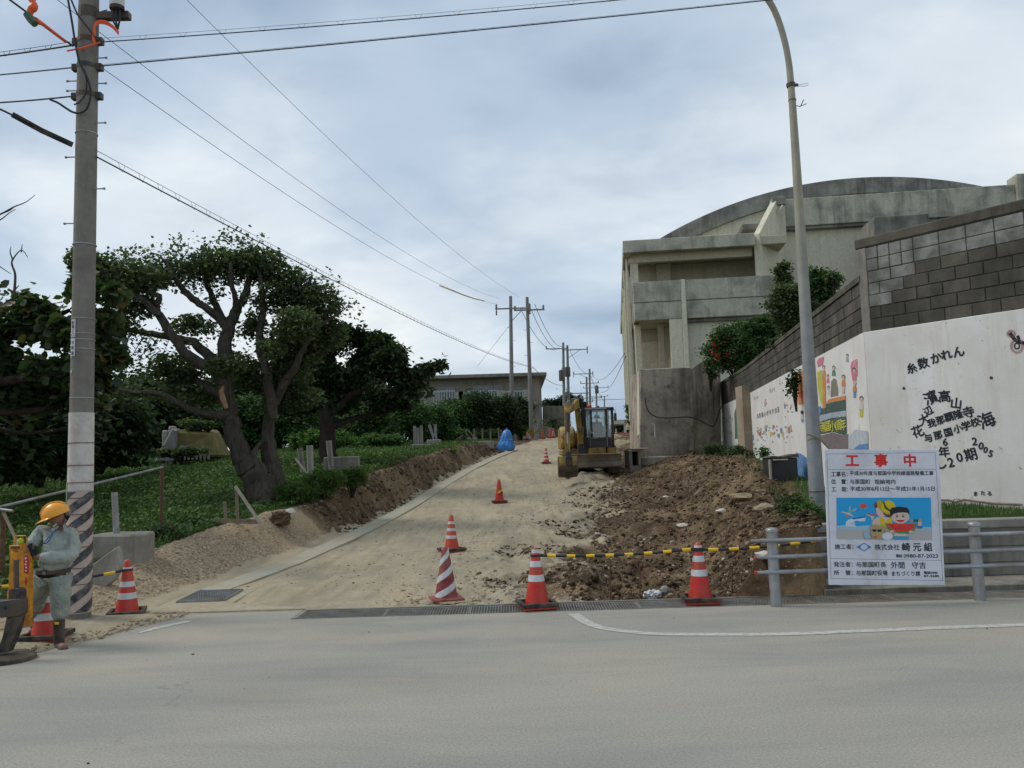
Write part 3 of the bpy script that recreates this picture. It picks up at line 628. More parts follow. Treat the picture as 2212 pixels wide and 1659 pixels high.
# ================================================================== gymnasium with the vaulted roof
GA = R(7); GO = Vector((5.3, 38.6, 0)); gx = Vector((math.cos(GA), -math.sin(GA), 0)); gy_ = Vector((math.sin(GA), math.cos(GA), 0))
def L(u, v, d=0.0):
    r = ray(u, v); o = Vector((0, 0, CAMH)); pn = GO + gy_ * d; k = (pn - o).dot(gy_) / r.dot(gy_); p = o + r * k - GO
    return p.dot(gx), p.z
gym = thing('gymnasium', GO, 'large weathered cream concrete hall with an arched roof edge behind the block wall', 'building', rot=(0, 0, -GA))
def gbox(name, m, x0, x1, d0, d1, z0, z1, bev=0.02):
    return MB().box(x0, x1, d0, d1, z0, z1).build(name, M[m], gym, bevel=bev)
xl = L(1345, 520)[0]; xr2 = L(1630, 505)[0]; zt = L(1345, 520)[1]; zf = L(1349, 546)[1]
DEEP = 26.0
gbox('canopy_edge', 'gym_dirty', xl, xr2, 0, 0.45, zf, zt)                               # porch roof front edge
gbox('porch_roof', 'gym_shaded', xl + 0.02, xr2 + 1.5, 0.452, 6.0, zf + 0.12, zt - 0.06)
gbox('canopy_side', 'gym_dirty', xl, xl + 0.35, 0.453, DEEP, zf - 0.06, zt - 0.02)
zb = zf - 0.30
gbox('porch_beam', 'gym_light', xl + 0.25, xr2, 0.9, 1.25, zb, zf + 0.118)
zp = L(1367, 608)[1]; xp0 = L(1367, 608)[0]; xp1 = L(1676, 593)[0]; zpb = L(1370, 691)[1]
x1455 = L(1455, 580)[0]; x1424 = L(1424, 580)[0]
gbox('porch_back_wall', 'gym_light', xl + 0.36, xr2 + 0.9, 3.6, 3.85, 2.0, zf + 0.119)
gbox('wall_ledge', 'gym_dirty', xl + 0.4, xr2 + 0.3, 3.42, 3.595, zb - 1.05, zb - 0.88)
gbox('porch_column', 'gym_light', L(1371, 600)[0] - 0.16, L(1371, 600)[0] + 0.22, 1.0, 1.38, zpb, zb - 0.002)
gbox('porch_column', 'gym_light', x1424 + 0.05, x1455 + 0.1, 3.15, 3.418, zpb - 2.4, zf + 0.11)
# balcony parapet with its joints
zm = L(1400, 651)[1]
xm = L(1477, 640)[0]
gbox('parapet', 'gym_dirty', xp0, xm - 0.10, 0.22, 0.50, zm + 0.012, zp); gbox('parapet', 'gym_dirty', xm + 0.12, xp1, 0.22, 0.50, zm + 0.012, zp - 0.01)
gbox('parapet_base', 'gym_dirty', xp0 + 0.02, xm - 0.10, 0.245, 0.50, zpb, zm - 0.012); gbox('parapet_base', 'gym_dirty', xm + 0.12, xp1, 0.245, 0.50, zpb, zm - 0.012)
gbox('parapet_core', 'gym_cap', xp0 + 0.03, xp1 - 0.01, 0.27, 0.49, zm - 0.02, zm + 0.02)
gbox('parapet_side', 'gym_dirty', xp0 + 0.003, xp0 + 0.28, 0.502, DEEP - 1, zpb, zp - 0.02)
gbox('balcony_floor', 'gym_shaded', xp0 + 0.29, xp1, 0.505, 3.59, zpb + 0.05, zpb + 0.35)
gbox('pier', 'gym_light', xm - 0.098, xm + 0.118, 0.16, 0.52, 1.5, zp + 0.015)           # the divider running down into the pier
gbox('pier', 'gym_light', L(1449, 740)[0], xm - 0.1, 0.26, 0.56, 1.5, zpb - 0.003)
# ground floor: open gallery at the left, infilled wall at the right
gbox('infill_wall', 'gym_light', xm + 0.12, xp1 + 6.5, 0.75, 1.0, 1.4, zpb - 0.003)
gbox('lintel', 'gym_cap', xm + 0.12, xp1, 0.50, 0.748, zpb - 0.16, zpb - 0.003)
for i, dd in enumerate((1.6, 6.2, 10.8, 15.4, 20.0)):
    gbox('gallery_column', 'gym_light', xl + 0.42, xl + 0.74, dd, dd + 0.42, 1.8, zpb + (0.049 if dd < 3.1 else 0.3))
    gbox('gallery_column', 'gym_shaded', L(1440, 740)[0] - 0.28, L(1440, 740)[0] + 0.02, dd + 0.1, dd + 0.5, 1.8, zpb + (0.049 if dd < 3.1 else 0.3))
    gbox('gallery_beam', 'gym_shaded', xl + 0.745, L(1440, 740)[0] + 0.3, dd + 1.9, dd + 2.2, zpb - 0.55, zpb + 0.048)
gbox('gallery_back_wall', 'gym_shaded', xl + 0.75, L(1452, 740)[0] + 0.3, 24.2, 24.4, 1.8, zpb)
gbox('gallery_inner_wall', 'gym_shaded', L(1452, 740)[0] + 0.02, L(1452, 740)[0] + 0.25, 1.02, 24.15, 1.8, zpb + 0.045)
gbox('gallery_ceiling', 'gym_shaded', xl + 0.3, xm, 3.87, 24.3, zpb + 0.06, zpb + 0.34)
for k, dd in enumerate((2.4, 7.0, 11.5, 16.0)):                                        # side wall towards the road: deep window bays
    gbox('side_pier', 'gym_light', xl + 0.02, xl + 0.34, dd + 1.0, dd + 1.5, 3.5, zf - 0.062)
    gbox('side_panel', 'gym_shaded', xl + 0.12, xl + 0.33, dd + 1.503, dd + 5.58, zpb + 1.9, zf - 0.062)
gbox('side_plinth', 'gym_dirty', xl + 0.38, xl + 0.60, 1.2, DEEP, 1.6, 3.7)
p = gbox('side_downpipe', 'gym_light', xl + 0.10, xl + 0.20, 0.95, 1.05, 4.2, zf - 0.065, 0.01)
# sloping fin wall and tall pier
f1 = L(1631, 503, 0.0); f2 = L(1672, 430, 1.2)
fx0 = f1[0] + 0.02; zfin = L(1672, 430, 0)[1]
fin = MB().prism([(0.0, 8.0), (0.0, f1[1] + 0.05), (2.0, zfin - 0.02), (2.0, 8.0)], 'x', fx0, fx0 + 0.30)
# the fin is seen obliquely: it runs back from the porch corner to the pier
fin = MB(); xA, zA = f1[0], f1[1]; xB = L(1672, 500, 2.4)[0]; zB = L(1671, 430, 2.4)[1]
vs = [(xA + 0.01, 0.51, zp - 0.4), (xB, 2.4, zp - 0.4), (xB, 2.4, zB), (xA + 0.01, 0.51, zA + 0.04)]
nrm = Vector((2.3, -(xB - xA), 0)).normalized() * 0.28
vs += [(a - nrm.x * -1, b - nrm.y * -1, c) for a, b, c in vs]
fin.add(vs, [(0, 1, 2, 3), (7, 6, 5, 4), (0, 4, 5, 1), (1, 5, 6, 2), (2, 6, 7, 3), (3, 7, 4, 0)]); fin.build('fin_wall', M['gym_light'], gym)
pA = L(1672, 500, 2.2)[0]; pB = L(1699, 500, 2.2)[0]
gbox('tall_pier', 'gym_light', pA, pB, 2.25, 2.8, 2, L(1685, 443, 2.2)[1])
gbox('pier_cap', 'gym_cap', pA - 0.03, pB + 0.03, 2.1, 2.82, L(1685, 443, 2.2)[1] + 0.002, L(1685, 426, 2.2)[1])
dp = MB().tube([(pA + 0.45, 2.05, L(1685, 446, 2.2)[1]), (pA + 0.2, 2.05, L(1685, 462, 2.2)[1]), (pA + 0.12, 2.12, L(1685, 480, 2.2)[1]), (pA + 0.12, 2.12, 4.0)], 0.05, 8).build('downpipe', M['gym_light'], gym, True)
# long upper band and main wall
zt2 = L(1738, 429, 2.6)[1]; zb2 = L(1738, 488, 2.6)[1]; xe = L(2190, 399, 2.6)[0]
gbox('upper_band', 'gym_dirty', pB, xe, 2.5, 3.2, zb2, zt2)
gbox('main_wall', 'gym_light', pB, xe + 14, 3.0, 3.4, 2.5, zb2 - 0.003)
gbox('upper_band', 'gym_dirty', xe + 0.004, xe + 14, 2.3, 3.3, zb2 + 0.1, zt2 + 0.45)
gbox('band_shadow_strip', 'gym_cap', pB, xe, 2.62, 2.995, zb2 - 0.15, zb2 - 0.003)  # dark strip added below the overhanging band, standing for its shade
for k in range(1, 6):                                                                     # main wall pilasters further right
    gbox('pilaster', 'gym_light', pB + k * 4.6, pB + k * 4.6 + 0.4, 2.86, 2.998, 2.5, zb2 - 0.155)
# arch edge of the vaulted roof
AD = 6.5
apts = [L(u, v, AD) for u, v in ((1424, 516), (1462, 494), (1499, 475), (1543, 454), (1587, 436), (1650, 417), (1713, 403), (1770, 392), (1831, 385), (1892, 381), (1962, 382), (2021, 386), (2075, 394), (2129, 403))]
a0 = apts[0]; 
# fit one circle through left foot, crown and right end so that the vault is even
def circ(a, b, c):
    ax, ay = a; bx, by = b; cx, cy = c; d = 2 * (ax * (by - cy) + bx * (cy - ay) + cx * (ay - by))
    ux = ((ax * ax + ay * ay) * (by - cy) + (bx * bx + by * by) * (cy - ay) + (cx * cx + cy * cy) * (ay - by)) / d
    uy = ((ax * ax + ay * ay) * (cx - bx) + (bx * bx + by * by) * (ax - cx) + (cx * cx + cy * cy) * (bx - ax)) / d
    return ux, uy, math.hypot(ax - ux, ay - uy)
ccx, ccz, cr_ = circ(apts[0], apts[6], apts[12])
t0 = math.acos((apts[0][0] - ccx) / cr_); ts = [t0 - (2 * t0 - PI) * i / 48 for i in range(49)]
th = 0.85
outer = [(ccx + cr_ * math.cos(t), ccz + cr_ * math.sin(t)) for t in ts]; inner = [(ccx + (cr_ - th) * math.cos(t), ccz + (cr_ - th) * math.sin(t)) for t in ts]
mb = MB(); n = len(ts); D2 = 24
for i in range(n - 1):
    a, b, c, d = outer[i], outer[i + 1], inner[i + 1], inner[i]
    mb.prism([a, b, c, d], 'y', AD, AD + 0.6)
mb.build('arch_edge', M['gym_cap'], gym)
mb = MB(); vs = [(x, AD + 0.05, z - 0.10) for x, z in outer] + [(x, AD + D2, z - 0.10) for x, z in outer]
mb.add(vs, [(i, i + 1, i + 1 + n, i + n) for i in range(n - 1)]).build('vault_roof', M['gym_cap'], gym, True, fix=False)
mb = MB(); mb.prism([(x, z) for x, z in inner], 'y', AD + 0.25, AD + 0.55).build('gable_wall', M['gym_light'], gym)
gbox('body_wall', 'gym_light', outer[0][0] + 0.3, outer[-1][0], AD + 0.2, AD + 0.5, 2, outer[0][1])
gbox('body_roof', 'gym_cap', xr2, xe + 10, 3.3, AD + 0.4, zt2 - 1.2, zt2 - 0.9)
# dark stair-head block in front of the band
bx0, bz1 = L(1886, 469, 0); bx1 = L(2006, 462, 0)[0]
gbox('stair_head', 'gym_cap', bx0, bx1, 0, 1.8, 6, bz1)
# ================================================================== painted retaining wall, two sections meeting at a corner
CORN = Vector((5.80, 13.5)); RE = Vector((7.28, 11.55)); LPTS = [CORN, Vector((6.60, 19.2)), Vector((7.78, 27.4)), Vector((8.45, 33.6))]
ZW, ZC = 3.67, 5.20
def frame2(a, b):
    d = (b - a); Lh = d.length; d.normalize(); nrm = Vector((-d.y, d.x))                 # local x along the wall, local -y towards the road
    return d, Lh
def wall_root(a, b, label, cat):
    d = (b - a).normalized(); rz = math.atan2(d.y, d.x)
    return thing('retaining_wall', (a.x, a.y, 0), label, cat, rz=rz), rz
REX = RE + (RE - CORN).normalized() * 0.32
# --- near section, running from the corner to the right
wr, rzr = wall_root(CORN, REX, 'white painted wall section with black brush lettering and concrete blocks on top', 'retaining wall')
LR = (REX - CORN).length
dR = (REX - CORN).normalized(); nR = Vector((dR.y, -dR.x))                                # towards the camera
MB().box(0, LR, 0, 0.30, -0.3, ZW).build('painted_face', M['white_wall'], wr, bevel=0.01)
MB().box(0.10, LR, 0.030, 0.26, ZW + 0.001, ZC - 0.14).build('mortar', M['mortar'], wr)
MB().box(-0.06, LR, 0.0, 0.32, ZC - 0.138, ZC + 0.03).build('coping', M['block_mid'], wr, bevel=0.02)
MB().box(-0.02, 0.13, 0.008, 0.29, ZW - 0.02, ZC - 0.14).build('corner_post', M['lowwall'], wr, bevel=0.01)
bm_cache = {}
def block(par, x0, x1, z0, z1, y0, m, kind=None):
    jx = round(x1 - x0, 3); jz = round(z1 - z0, 3); key = (jx, jz, m)
    if key not in bm_cache:
        o = MB().box(0, jx - 0.012, 0, 0.10, 0, jz - 0.011).build('block', M[m], par, bevel=0.008); bm_cache[key] = o.data
    else:
        o = bpy.data.objects.new('block', bm_cache[key]); COL.objects.link(o); o.parent = par
    o.location = (x0, y0 + rnd.uniform(-0.006, 0.006), z0); o.rotation_euler = (0, rnd.uniform(-0.004, 0.004), rnd.uniform(-0.006, 0.006)); return o
ncr = 7; ch = (ZC - 0.14 - ZW) / ncr
for c in range(ncr):
    z0 = ZW + c * ch; x = 0.135; first = True; row = ncr - 1 - c
    while x < LR - 0.05:
        wd = 0.40
        if first: wd = 0.19 if c % 2 else 0.39
        if row < 2 and x < 0.75: wd = 0.195
        x1 = min(x + wd, LR)
        pale = (row < 2) or (row < 4 and x < 0.62) or (row == 4 and x < 0.3)
        if row == 2 and x > 0.6: pale = False
        m = 'block_pale' if pale else ('block_mid' if rnd.random() < 0.3 else 'block_dark')
        block(wr, round(x, 3), round(x1, 3), z0, z0 + ch, 0.012, m); x = x1; first = False
# --- the wall then turns and runs on along the pavement
w3 = thing('retaining_wall', (REX.x, REX.y, 0), 'white wall section along the pavement beyond the right picture edge', 'retaining wall')
MB().box(0.02, 30, 0.0, 0.30, -0.3, ZW).build('painted_face', M['white_wall'], w3); MB().box(0.02, 30, 0.02, 0.26, ZW + 0.001, ZC - 0.14).build('block_courses', M['block_dark'], w3); MB().box(0.02, 30, 0.0, 0.32, ZC - 0.138, ZC + 0.03).build('coping', M['block_mid'], w3)
# --- far section: three straight panels
M['mural_bg'] = M['white_wall']
wl = thing('retaining_wall', (0, 0, 0), 'long mural wall section receding uphill under dark concrete blocks', 'retaining wall')
ZC2 = 4.62
mlw = MB(); mcp = MB(); mmo = MB(); blocks_far = MB()
for (a, b), idx_ in zip(zip(LPTS[:-1], LPTS[1:]), range(3)):
    d = (b - a).normalized(); Ls = (b - a).length; nn = Vector((d.y, -d.x))               # to the +x side (hidden side)
    Mx = Matrix(((d.x, nn.x, 0, a.x), (d.y, nn.y, 0, a.y), (0, 0, 1, 0), (0, 0, 0, 1)))
    mlw.box(0, Ls - 0.001, 0, 0.28, -0.2, ZW, Mx)
    mmo.box(0, Ls - 0.001, 0.032, 0.25, ZW + 0.001, ZC2 - 0.10, Mx)
    mcp.box(0, Ls - 0.001, -0.01, 0.29, ZC2 - 0.098, ZC2, Mx)
    for c in range(4):
        chh = (ZC2 - 0.10 - ZW) / 4; z0 = ZW + c * chh; x = -0.2 if c % 2 else 0.0
        while x < Ls - 0.03:
            x0 = max(x, 0.0); x1 = min(x + 0.4, Ls)
            if x1 - x0 > 0.05:
                yy = a.y + d.y * x0
                if yy < 24.0:
                    m = 'block_mid' if rnd.random() < 0.35 else 'block_dark'
                    key = (round(x1 - x0, 2), round(chh, 3), m, 'L')
                    if key not in bm_cache:
                        o = MB().box(0, key[0] - 0.012, 0, 0.10, 0, chh - 0.011).build('block', M[m], wl, bevel=0.008); bm_cache[key] = o.data
                    else:
                        o = bpy.data.objects.new('block', bm_cache[key]); COL.objects.link(o); o.parent = wl
                    pt = a + d * x0 + nn * (0.012 + rnd.uniform(-0.006, 0.006)); o.location = (pt.x, pt.y, z0); o.rotation_euler = (0, 0, math.atan2(d.y, d.x)); 
                    o.matrix_local = Matrix(((d.x, nn.x, 0, pt.x), (d.y, nn.y, 0, pt.y), (0, 0, 1, z0), (0, 0, 0, 1)))
                else: blocks_far.box(x0, x1 - 0.012, 0.012, 0.11, z0, z0 + chh - 0.011, Mx)
            x += 0.4
mlw.build('painted_face', M['white_wall'], wl); mmo.build('mortar', M['mortar'], wl); mcp.build('coping', M['block_mid'], wl)
tag(blocks_far.build('block_courses', M['block_dark'], wl), kind='stuff')
# pilaster between two murals
def onL(u, Y):                                                                             # far section at a given distance
    for a, b in zip(LPTS[:-1], LPTS[1:]):
        if Y <= b.y + 1e-6: t = (Y - a.y) / (b.y - a.y); return a + (b - a) * t
    return LPTS[-1]
M['pilaster'] = mconcrete('tan_pilaster', (0.36, 0.29, 0.21), (0.24, 0.18, 0.12), 0.3)
pp = onL(0, 27.0); MB().box(pp.x - 0.30, pp.x + 0.1, 26.7, 27.5, 0.8, ZW + 0.25).build('pilaster', M['pilaster'], wl)
# ---------------------------------------------------------------- painting on the walls, laid on as thin coats
def Wr(u, v, off=0.004):
    """near section: view point -> wall coordinates (along, up)"""
    r = ray(u, v); o = Vector((0, 0, CAMH)); n3 = Vector((-nR.x, -nR.y, 0)); a3 = Vector((CORN.x, CORN.y, 0)); k = (a3 - o).dot(n3) / r.dot(n3); p = o + r * k - a3
    return p.x * dR.x + p.y * dR.y, p.z
class FL:                                                                                   # frame of one far panel
    def __init__(s, i):
        s.a, s.b = LPTS[i], LPTS[i + 1]; s.d = (s.b - s.a).normalized(); s.n = Vector((s.d.y, -s.d.x))
    def w(s, u, v):
        r = ray(u, v); o = Vector((0, 0, CAMH)); n3 = Vector((s.n.x, s.n.y, 0)); a3 = Vector((s.a.x, s.a.y, 0)); k = (a3 - o).dot(n3) / r.dot(n3); p = o + r * k - a3
        return p.x * s.d.x + p.y * s.d.y, p.z
    def P(s, x, z, off=0.0): return (s.a.x + s.d.x * x - s.n.x * off, s.a.y + s.d.y * x - s.n.y * off, z)
PC = {}
def paint(c, wear=0.45):
    key = tuple(c) + (wear,)
    if key not in PC: PC[key] = mpaint('wall_paint', c, wear)
    return PC[key]
lay = [0]
def coat(fr, poly, c, par, name='painted_patch', wear=0.45, uv=True):
    lay[0] += 1; off = 0.003 + 0.0006 * (lay[0] % 12)
    q = [fr.w(*p) for p in poly] if uv else poly
    mb = MB(); mb.add([fr.P(x, z, off) for x, z in q], [tuple(range(len(q)))]); return mb.build(name, paint(c, wear), par, fix=False)
class FR:
    w = staticmethod(Wr)
    @staticmethod
    def P(x, z, off=0.0): return (x, -off, z)
p0, p1, p2 = FL(0), FL(1), FL(2)
def c4(x, y): return 1528.1 + x * 0.1953 * 1.0, 755.9 + y * 0.1953   # measuring frame of one enlarged crop
BL, OR, YE, GN, GY, PK, BR, NV, GR, RD = (0.07, 0.22, 0.48), (0.62, 0.22, 0.05), (0.52, 0.48, 0.04), (0.02, 0.07, 0.05), (0.36, 0.40, 0.48), (0.62, 0.16, 0.24), (0.16, 0.12, 0.12), (0.03, 0.05, 0.16), (0.06, 0.22, 0.10), (0.55, 0.05, 0.04)
def C(*pts): return [c4(*p) for p in pts]
# nearest panel: painted boat with passengers
coat(p0, C((1205, 700), (1320, 595), (1532, 545), (1536, 670), (1390, 690), (1250, 720)), GN, wl)
coat(p0, C((1315, 590), (1345, 545), (1535, 502), (1535, 550)), OR, wl)
coat(p0, C((1215, 745), (1250, 722), (1390, 692), (1538, 670), (1538, 735), (1390, 745), (1225, 800)), GY, wl)
coat(p0, C((1225, 805), (1390, 750), (1540, 738), (1545, 920), (1520, 945), (1390, 905), (1240, 935)), GN, wl)
coat(p0, C((1240, 950), (1390, 912), (1515, 948), (1560, 925), (1562, 1095), (1340, 1095), (1285, 1030)), BR, wl)
coat(p0, C((1215, 240), (1270, 222), (1285, 420), (1280, 630), (1250, 560), (1225, 420)), YE, wl)
coat(p0, C((1280, 230), (1305, 225), (1315, 640), (1280, 655)), OR, wl)
coat(p0, C((1215, 130), (1240, 90), (1290, 75), (1280, 160), (1225, 190)), PK, wl)
coat(p0, C((1210, 635), (1255, 620), (1262, 680), (1240, 745), (1215, 740)), BL, wl)
coat(p0, C((1565, 960), (1640, 880), (1780, 900), (1785, 1098), (1565, 1098)), (0.42, 0.48, 0.56), wl, wear=0.9)
coat(p0, C((1620, 1098), (1680, 1050), (1782, 1035), (1786, 1098)), BL, wl)
coat(p0, C((1365, 480), (1370, 350), (1400, 310), (1430, 330), (1448, 430), (1450, 505), (1365, 525)), (0.20, 0.18, 0.13), wl)
coat(p0, C((1585, 180), (1600, 130), (1660, 95), (1665, 290), (1600, 300)), PK, wl, wear=0.7)
def figure(fr, par, cx_, cy_, s, shirt, hair=(0.02, 0.02, 0.02), skin=(0.60, 0.44, 0.33), legs=None):
    """one little painted figure"""
    def E(x, y, rx, ry, n=12): return [c4(cx_ + s * (x + rx * math.cos(2 * PI * i / n)), cy_ + s * (y + ry * math.sin(2 * PI * i / n))) for i in range(n)]
    coat(fr, E(0, 0, 10, 14), hair, par, 'painted_figure', 0.2); coat(fr, E(0, 4, 7.5, 11), skin, par, 'painted_figure', 0.2)
    coat(fr, [c4(cx_ + s * x, cy_ + s * y) for x, y in ((-8, 16), (8, 16), (11, 50), (-11, 50))], shirt, par, 'painted_figure', 0.3)
    if legs: coat(fr, [c4(cx_ + s * x, cy_ + s * y) for x, y in ((-9, 52), (9, 52), (7, 88), (-8, 88))], legs, par, 'painted_figure', 0.3)
figure(p0, wl, 1288, 190, 1.6, (0.60, 0.52, 0.42)); figure(p0, wl, 1400, 195, 1.8, GR, (0.10, 0.10, 0.03))
figure(p0, wl, 1508, 300, 2.0, OR, legs=(0.58, 0.50, 0.42)); figure(p0, wl, 1340, 415, 1.5, (0.62, 0.60, 0.58)); figure(p0, wl, 1335, 290, 1.5, PK)
figure(p0, wl, 1628, 225, 2.2, PK); figure(p0, wl, 1632, 365, 1.9, OR, (0.55, 0.40, 0.3), legs=BL); figure(p0, wl, 1706, 540, 2.3, (0.60, 0.55, 0.52), legs=YE)
figure(p0, wl, 1550, 60, 1.4, GY)
# behind the lamp pole: orange field, blue wave at the foot
coat(p0, C((985, 275), (1060, 225), (1075, 600), (1010, 605), (985, 470)), OR, wl)
coat(p0, C((1010, 470), (1062, 450), (1062, 525), (1020, 530)), RD, wl)
coat(p0, C((985, 1130), (1040, 1150), (1110, 1200), (1125, 1480), (985, 1480)), BL, wl, wear=0.6)
figure(p1, wl, 1050, 690, 1.6, (0.55, 0.5, 0.45)); coat(p1, C((1040, 770), (1066, 765), (1066, 800), (1042, 800)), BL, wl)
# middle panels: faded children's drawings, many small marks
rm = random.Random(3)
def marks(fr, x0, x1, y0, y1, n, cols, smin, smax, wear=0.5):
    for _ in range(n):
        x = rm.uniform(x0, x1); y = rm.uniform(y0, y1); s = rm.uniform(smin, smax); hgt_ = s * rm.uniform(0.8, 2.6); k = rm.randint(5, 8)
        coat(fr, [c4(x + s * 0.5 * math.cos(2 * PI * i / k) * rm.uniform(0.6, 1.2), y + hgt_ * 0.5 * math.sin(2 * PI * i / k) * rm.uniform(0.6, 1.2)) for i in range(k)], rm.choice(cols), wl, 'painted_mark', wear)
cols = [(0.55, 0.38, 0.10), (0.50, 0.42, 0.10), (0.42, 0.14, 0.10), (0.14, 0.22, 0.40), (0.16, 0.30, 0.26), (0.50, 0.30, 0.36), (0.35, 0.35, 0.38)]
marks(p1, 545, 940, 840, 960, 46, cols, 12, 30); marks(p1, 550, 930, 960, 1060, 10, cols, 8, 18); marks(p1, 820, 945, 590, 740, 12, cols, 8, 22)
marks(p1, 500, 530, 930, 1090, 5, [(0.13, 0.18, 0.35)], 10, 20); marks(p1, 630, 660, 500, 620, 4, [(0.60, 0.25, 0.2)], 14, 24); marks(p1, 800, 820, 330, 400, 3, [(0.6, 0.2, 0.25)], 8, 14)
marks(p2, 95, 290, 700, 960, 36, cols + [(0.55, 0.25, 0.3)] * 3, 6, 18)
coat(p2, C((40, 720), (80, 700), (82, 1000), (60, 1010), (40, 960)), GR, wl); coat(p2, C((298, 700), (325, 610), (350, 700), (345, 980), (305, 985)), (0.04, 0.16, 0.11), wl)
coat(p2, C((330, 780), (378, 775), (372, 1000), (352, 1110), (340, 1000)), NV, wl)
# lettering on the walls
ink = mflat('black_brush_ink', (0.018, 0.022, 0.03), 0.7); M['ink'] = ink
def wtext(body, crop, size, rot=0.0, fr='r', m=None, xs=1.0, bold=0.005):
    if fr == 'r': size *= 0.72; bold = max(bold, .002) * 1.25
    u, v = crop; x, z = Wr(u, v) if fr == 'r' else fr.w(u, v)
    if fr == 'r': B = Matrix(((1, 0, 0, x), (0, 0, -1, -0.004), (0, 1, 0, z), (0, 0, 0, 1))); par = wr
    else:
        d3 = Vector((fr.d.x, fr.d.y, 0)) * -1; q = Vector(fr.P(x, z, 0.012)); n3 = Vector((-fr.n.x, -fr.n.y, 0)); B = Matrix(((d3.x, 0, n3.x, q.x), (d3.y, 0, n3.y, q.y), (0, 1, 0, q.z), (0, 0, 0, 1))); par = wl
    return text_obj(body, size, m or ink, B @ Matrix.Rotation(R(rot), 4, 'Z'), par, bold=bold, xscale=xs)
def c3(x, y): return 1728 + x * 0.2766, 675 + y * 0.2766
for ch_, x, y, s, ro in (('糸', 875, 440, .24, 8), ('数', 965, 402, .25, 10), ('か', 1065, 362, .25, 12), ('れ', 1145, 335, .24, 10), ('ん', 1240, 312, .25, 8)):
    wtext(ch_, c3(x, y), s, ro)
for ch_, x, y, s, ro in (('濱', 1025, 672, .31, 20), ('高', 1130, 662, .27, 0), ('山', 1220, 715, .25, -10), ('辺', 1005, 772, .20, 25), ('大', 972, 840, .24, 20), ('花', 922, 935, .27, 18),
                         ('我', 1030, 868, .19, 10), ('那', 1098, 845, .19, 12), ('覇', 1165, 820, .20, 14), ('隆', 1235, 800, .20, 14), ('寺', 1318, 785, .25, 12), ('海', 1462, 850, .34, 20),
                         ('与', 1005, 985, .19, 10), ('那', 1080, 962, .19, 12), ('国', 1160, 940, .19, 12), ('小', 1235, 912, .19, 12), ('学', 1300, 890, .20, 12), ('校', 1370, 862, .19, 12),
                         ('6', 1135, 1015, .22, 0), ('年', 1128, 1095, .24, 5), ('し', 1103, 1185, .26, 8), ('2', 1365, 1010, .22, 0), ('0', 1415, 1045, .20, -15), ('0', 1450, 1075, .17, -20), ('5', 1490, 1105, .19, -20),
                         ('2', 1180, 1175, .27, 10), ('0', 1248, 1135, .26, 10), ('期', 1335, 1115, .27, 12), ('ま', 1372, 1418, .10, 0), ('た', 1430, 1412, .10, 0), ('る', 1482, 1416, .10, 0)):
    wtext(ch_, c3(x, y), s, ro, bold=0.004 if s > .15 else 0.001)
yt = paint((0.55, 0.52, 0.04), 0.3)
lt = coat
for ch_, x, y in (('与', 1262, 855), ('那', 1305, 860), ('国', 1345, 850), ('小', 1393, 850), ('1', 1428, 845), ('周', 1465, 842), ('年', 1510, 838)): wtext(ch_, c4(x, y), .22, 3, p0, yt, xs=2.0, bold=0.005)
dk = paint((0.10, 0.08, 0.08), 0.3)
for ch_, x, y in (('与', 560, 735), ('那', 585, 728), ('国', 612, 720), ('小', 640, 712), ('が', 668, 702), ('大', 697, 690), ('す', 728, 682), ('き', 760, 672), ('王', 788, 660)): wtext(ch_, c4(x, y), .15, 3, p1, dk, xs=2.2, bold=0.003)
for ch_, x, y in (('S', 520, 535), ('a', 540, 528), ('n', 560, 520), ('K', 700, 450), ('r', 722, 445), ('Y', 742, 440)): wtext(ch_, c4(x, y), .15, 3, p1, dk, xs=2.2, bold=0.0)
# bolt holes and a bicycle-like scribble at the right edge
for x, y in ((812, 592), (1495, 510)):
    xx, z = Wr(*c3(x, y)); MB().lathe([(0.022, 0), (0.022, 0.006)], (0, 0, 0), 10, Matrix.Rotation(R(90), 3, 'X').to_4x4()).build('bolt_hole', M['bar_black'], wr).location = (xx, -0.001, z)
def wline(pts, wd, m, par=wr):
    q = [Wr(*c3(*p)) for p in pts]; mb = strip(q, wd, 0.0); mb.v = [(a, -0.0045, b) for a, b, _ in mb.v]; return mb.build('brush_stroke', m, par, fix=False)
pinkish = paint((0.40, 0.24, 0.24), 0.3)
cir = lambda x, y, rx, ry: [(x + rx * math.cos(2 * PI * i / 18), y + ry * math.sin(2 * PI * i / 18)) for i in range(19)]
wline(cir(1695, 262, 45, 50), 0.03, pinkish); wline(cir(1695, 262, 20, 22), 0.02, ink); wline([(1640, 160), (1680, 215), (1750, 240)], 0.05, ink); wline(cir(1650, 165, 28, 22), 0.03, pinkish); wline([(1700, 180), (1720, 235), (1780, 250)], 0.04, ink)
# ================================================================== blackened retaining block at the end of the mural
rb = thing('retaining_block', (0, 0, 0), 'blackened tan concrete wing wall with a drooping cable below the hall', 'retaining wall')
Yb = 31.0
q = [at(1378, 985, Yb), at(1384, 797, Yb), at(1494, 793, Yb + .3), at(1500, 965, Yb + .3)]
def pris(pts, dy): return MB().add([tuple(p) for p in pts] + [(p.x + 0.05, p.y + dy, p.z) for p in pts], [(0, 1, 2, 3), (7, 6, 5, 4), (0, 4, 5, 1), (1, 5, 6, 2), (2, 6, 7, 3), (3, 7, 4, 0)])
q[0].z = 0.8; q[3].z = 0.8
pris(q, 3.0).build('front_slab', M['slab_tan'], rb, bevel=0.03)
q2 = [at(1497, 985, Yb + .45), at(1494.5, 794, Yb + .45), at(1556, 757, Yb + 1.6), at(1556, 985, Yb + 1.6)]; q2[0].z = 0.8; q2[3].z = 0.8
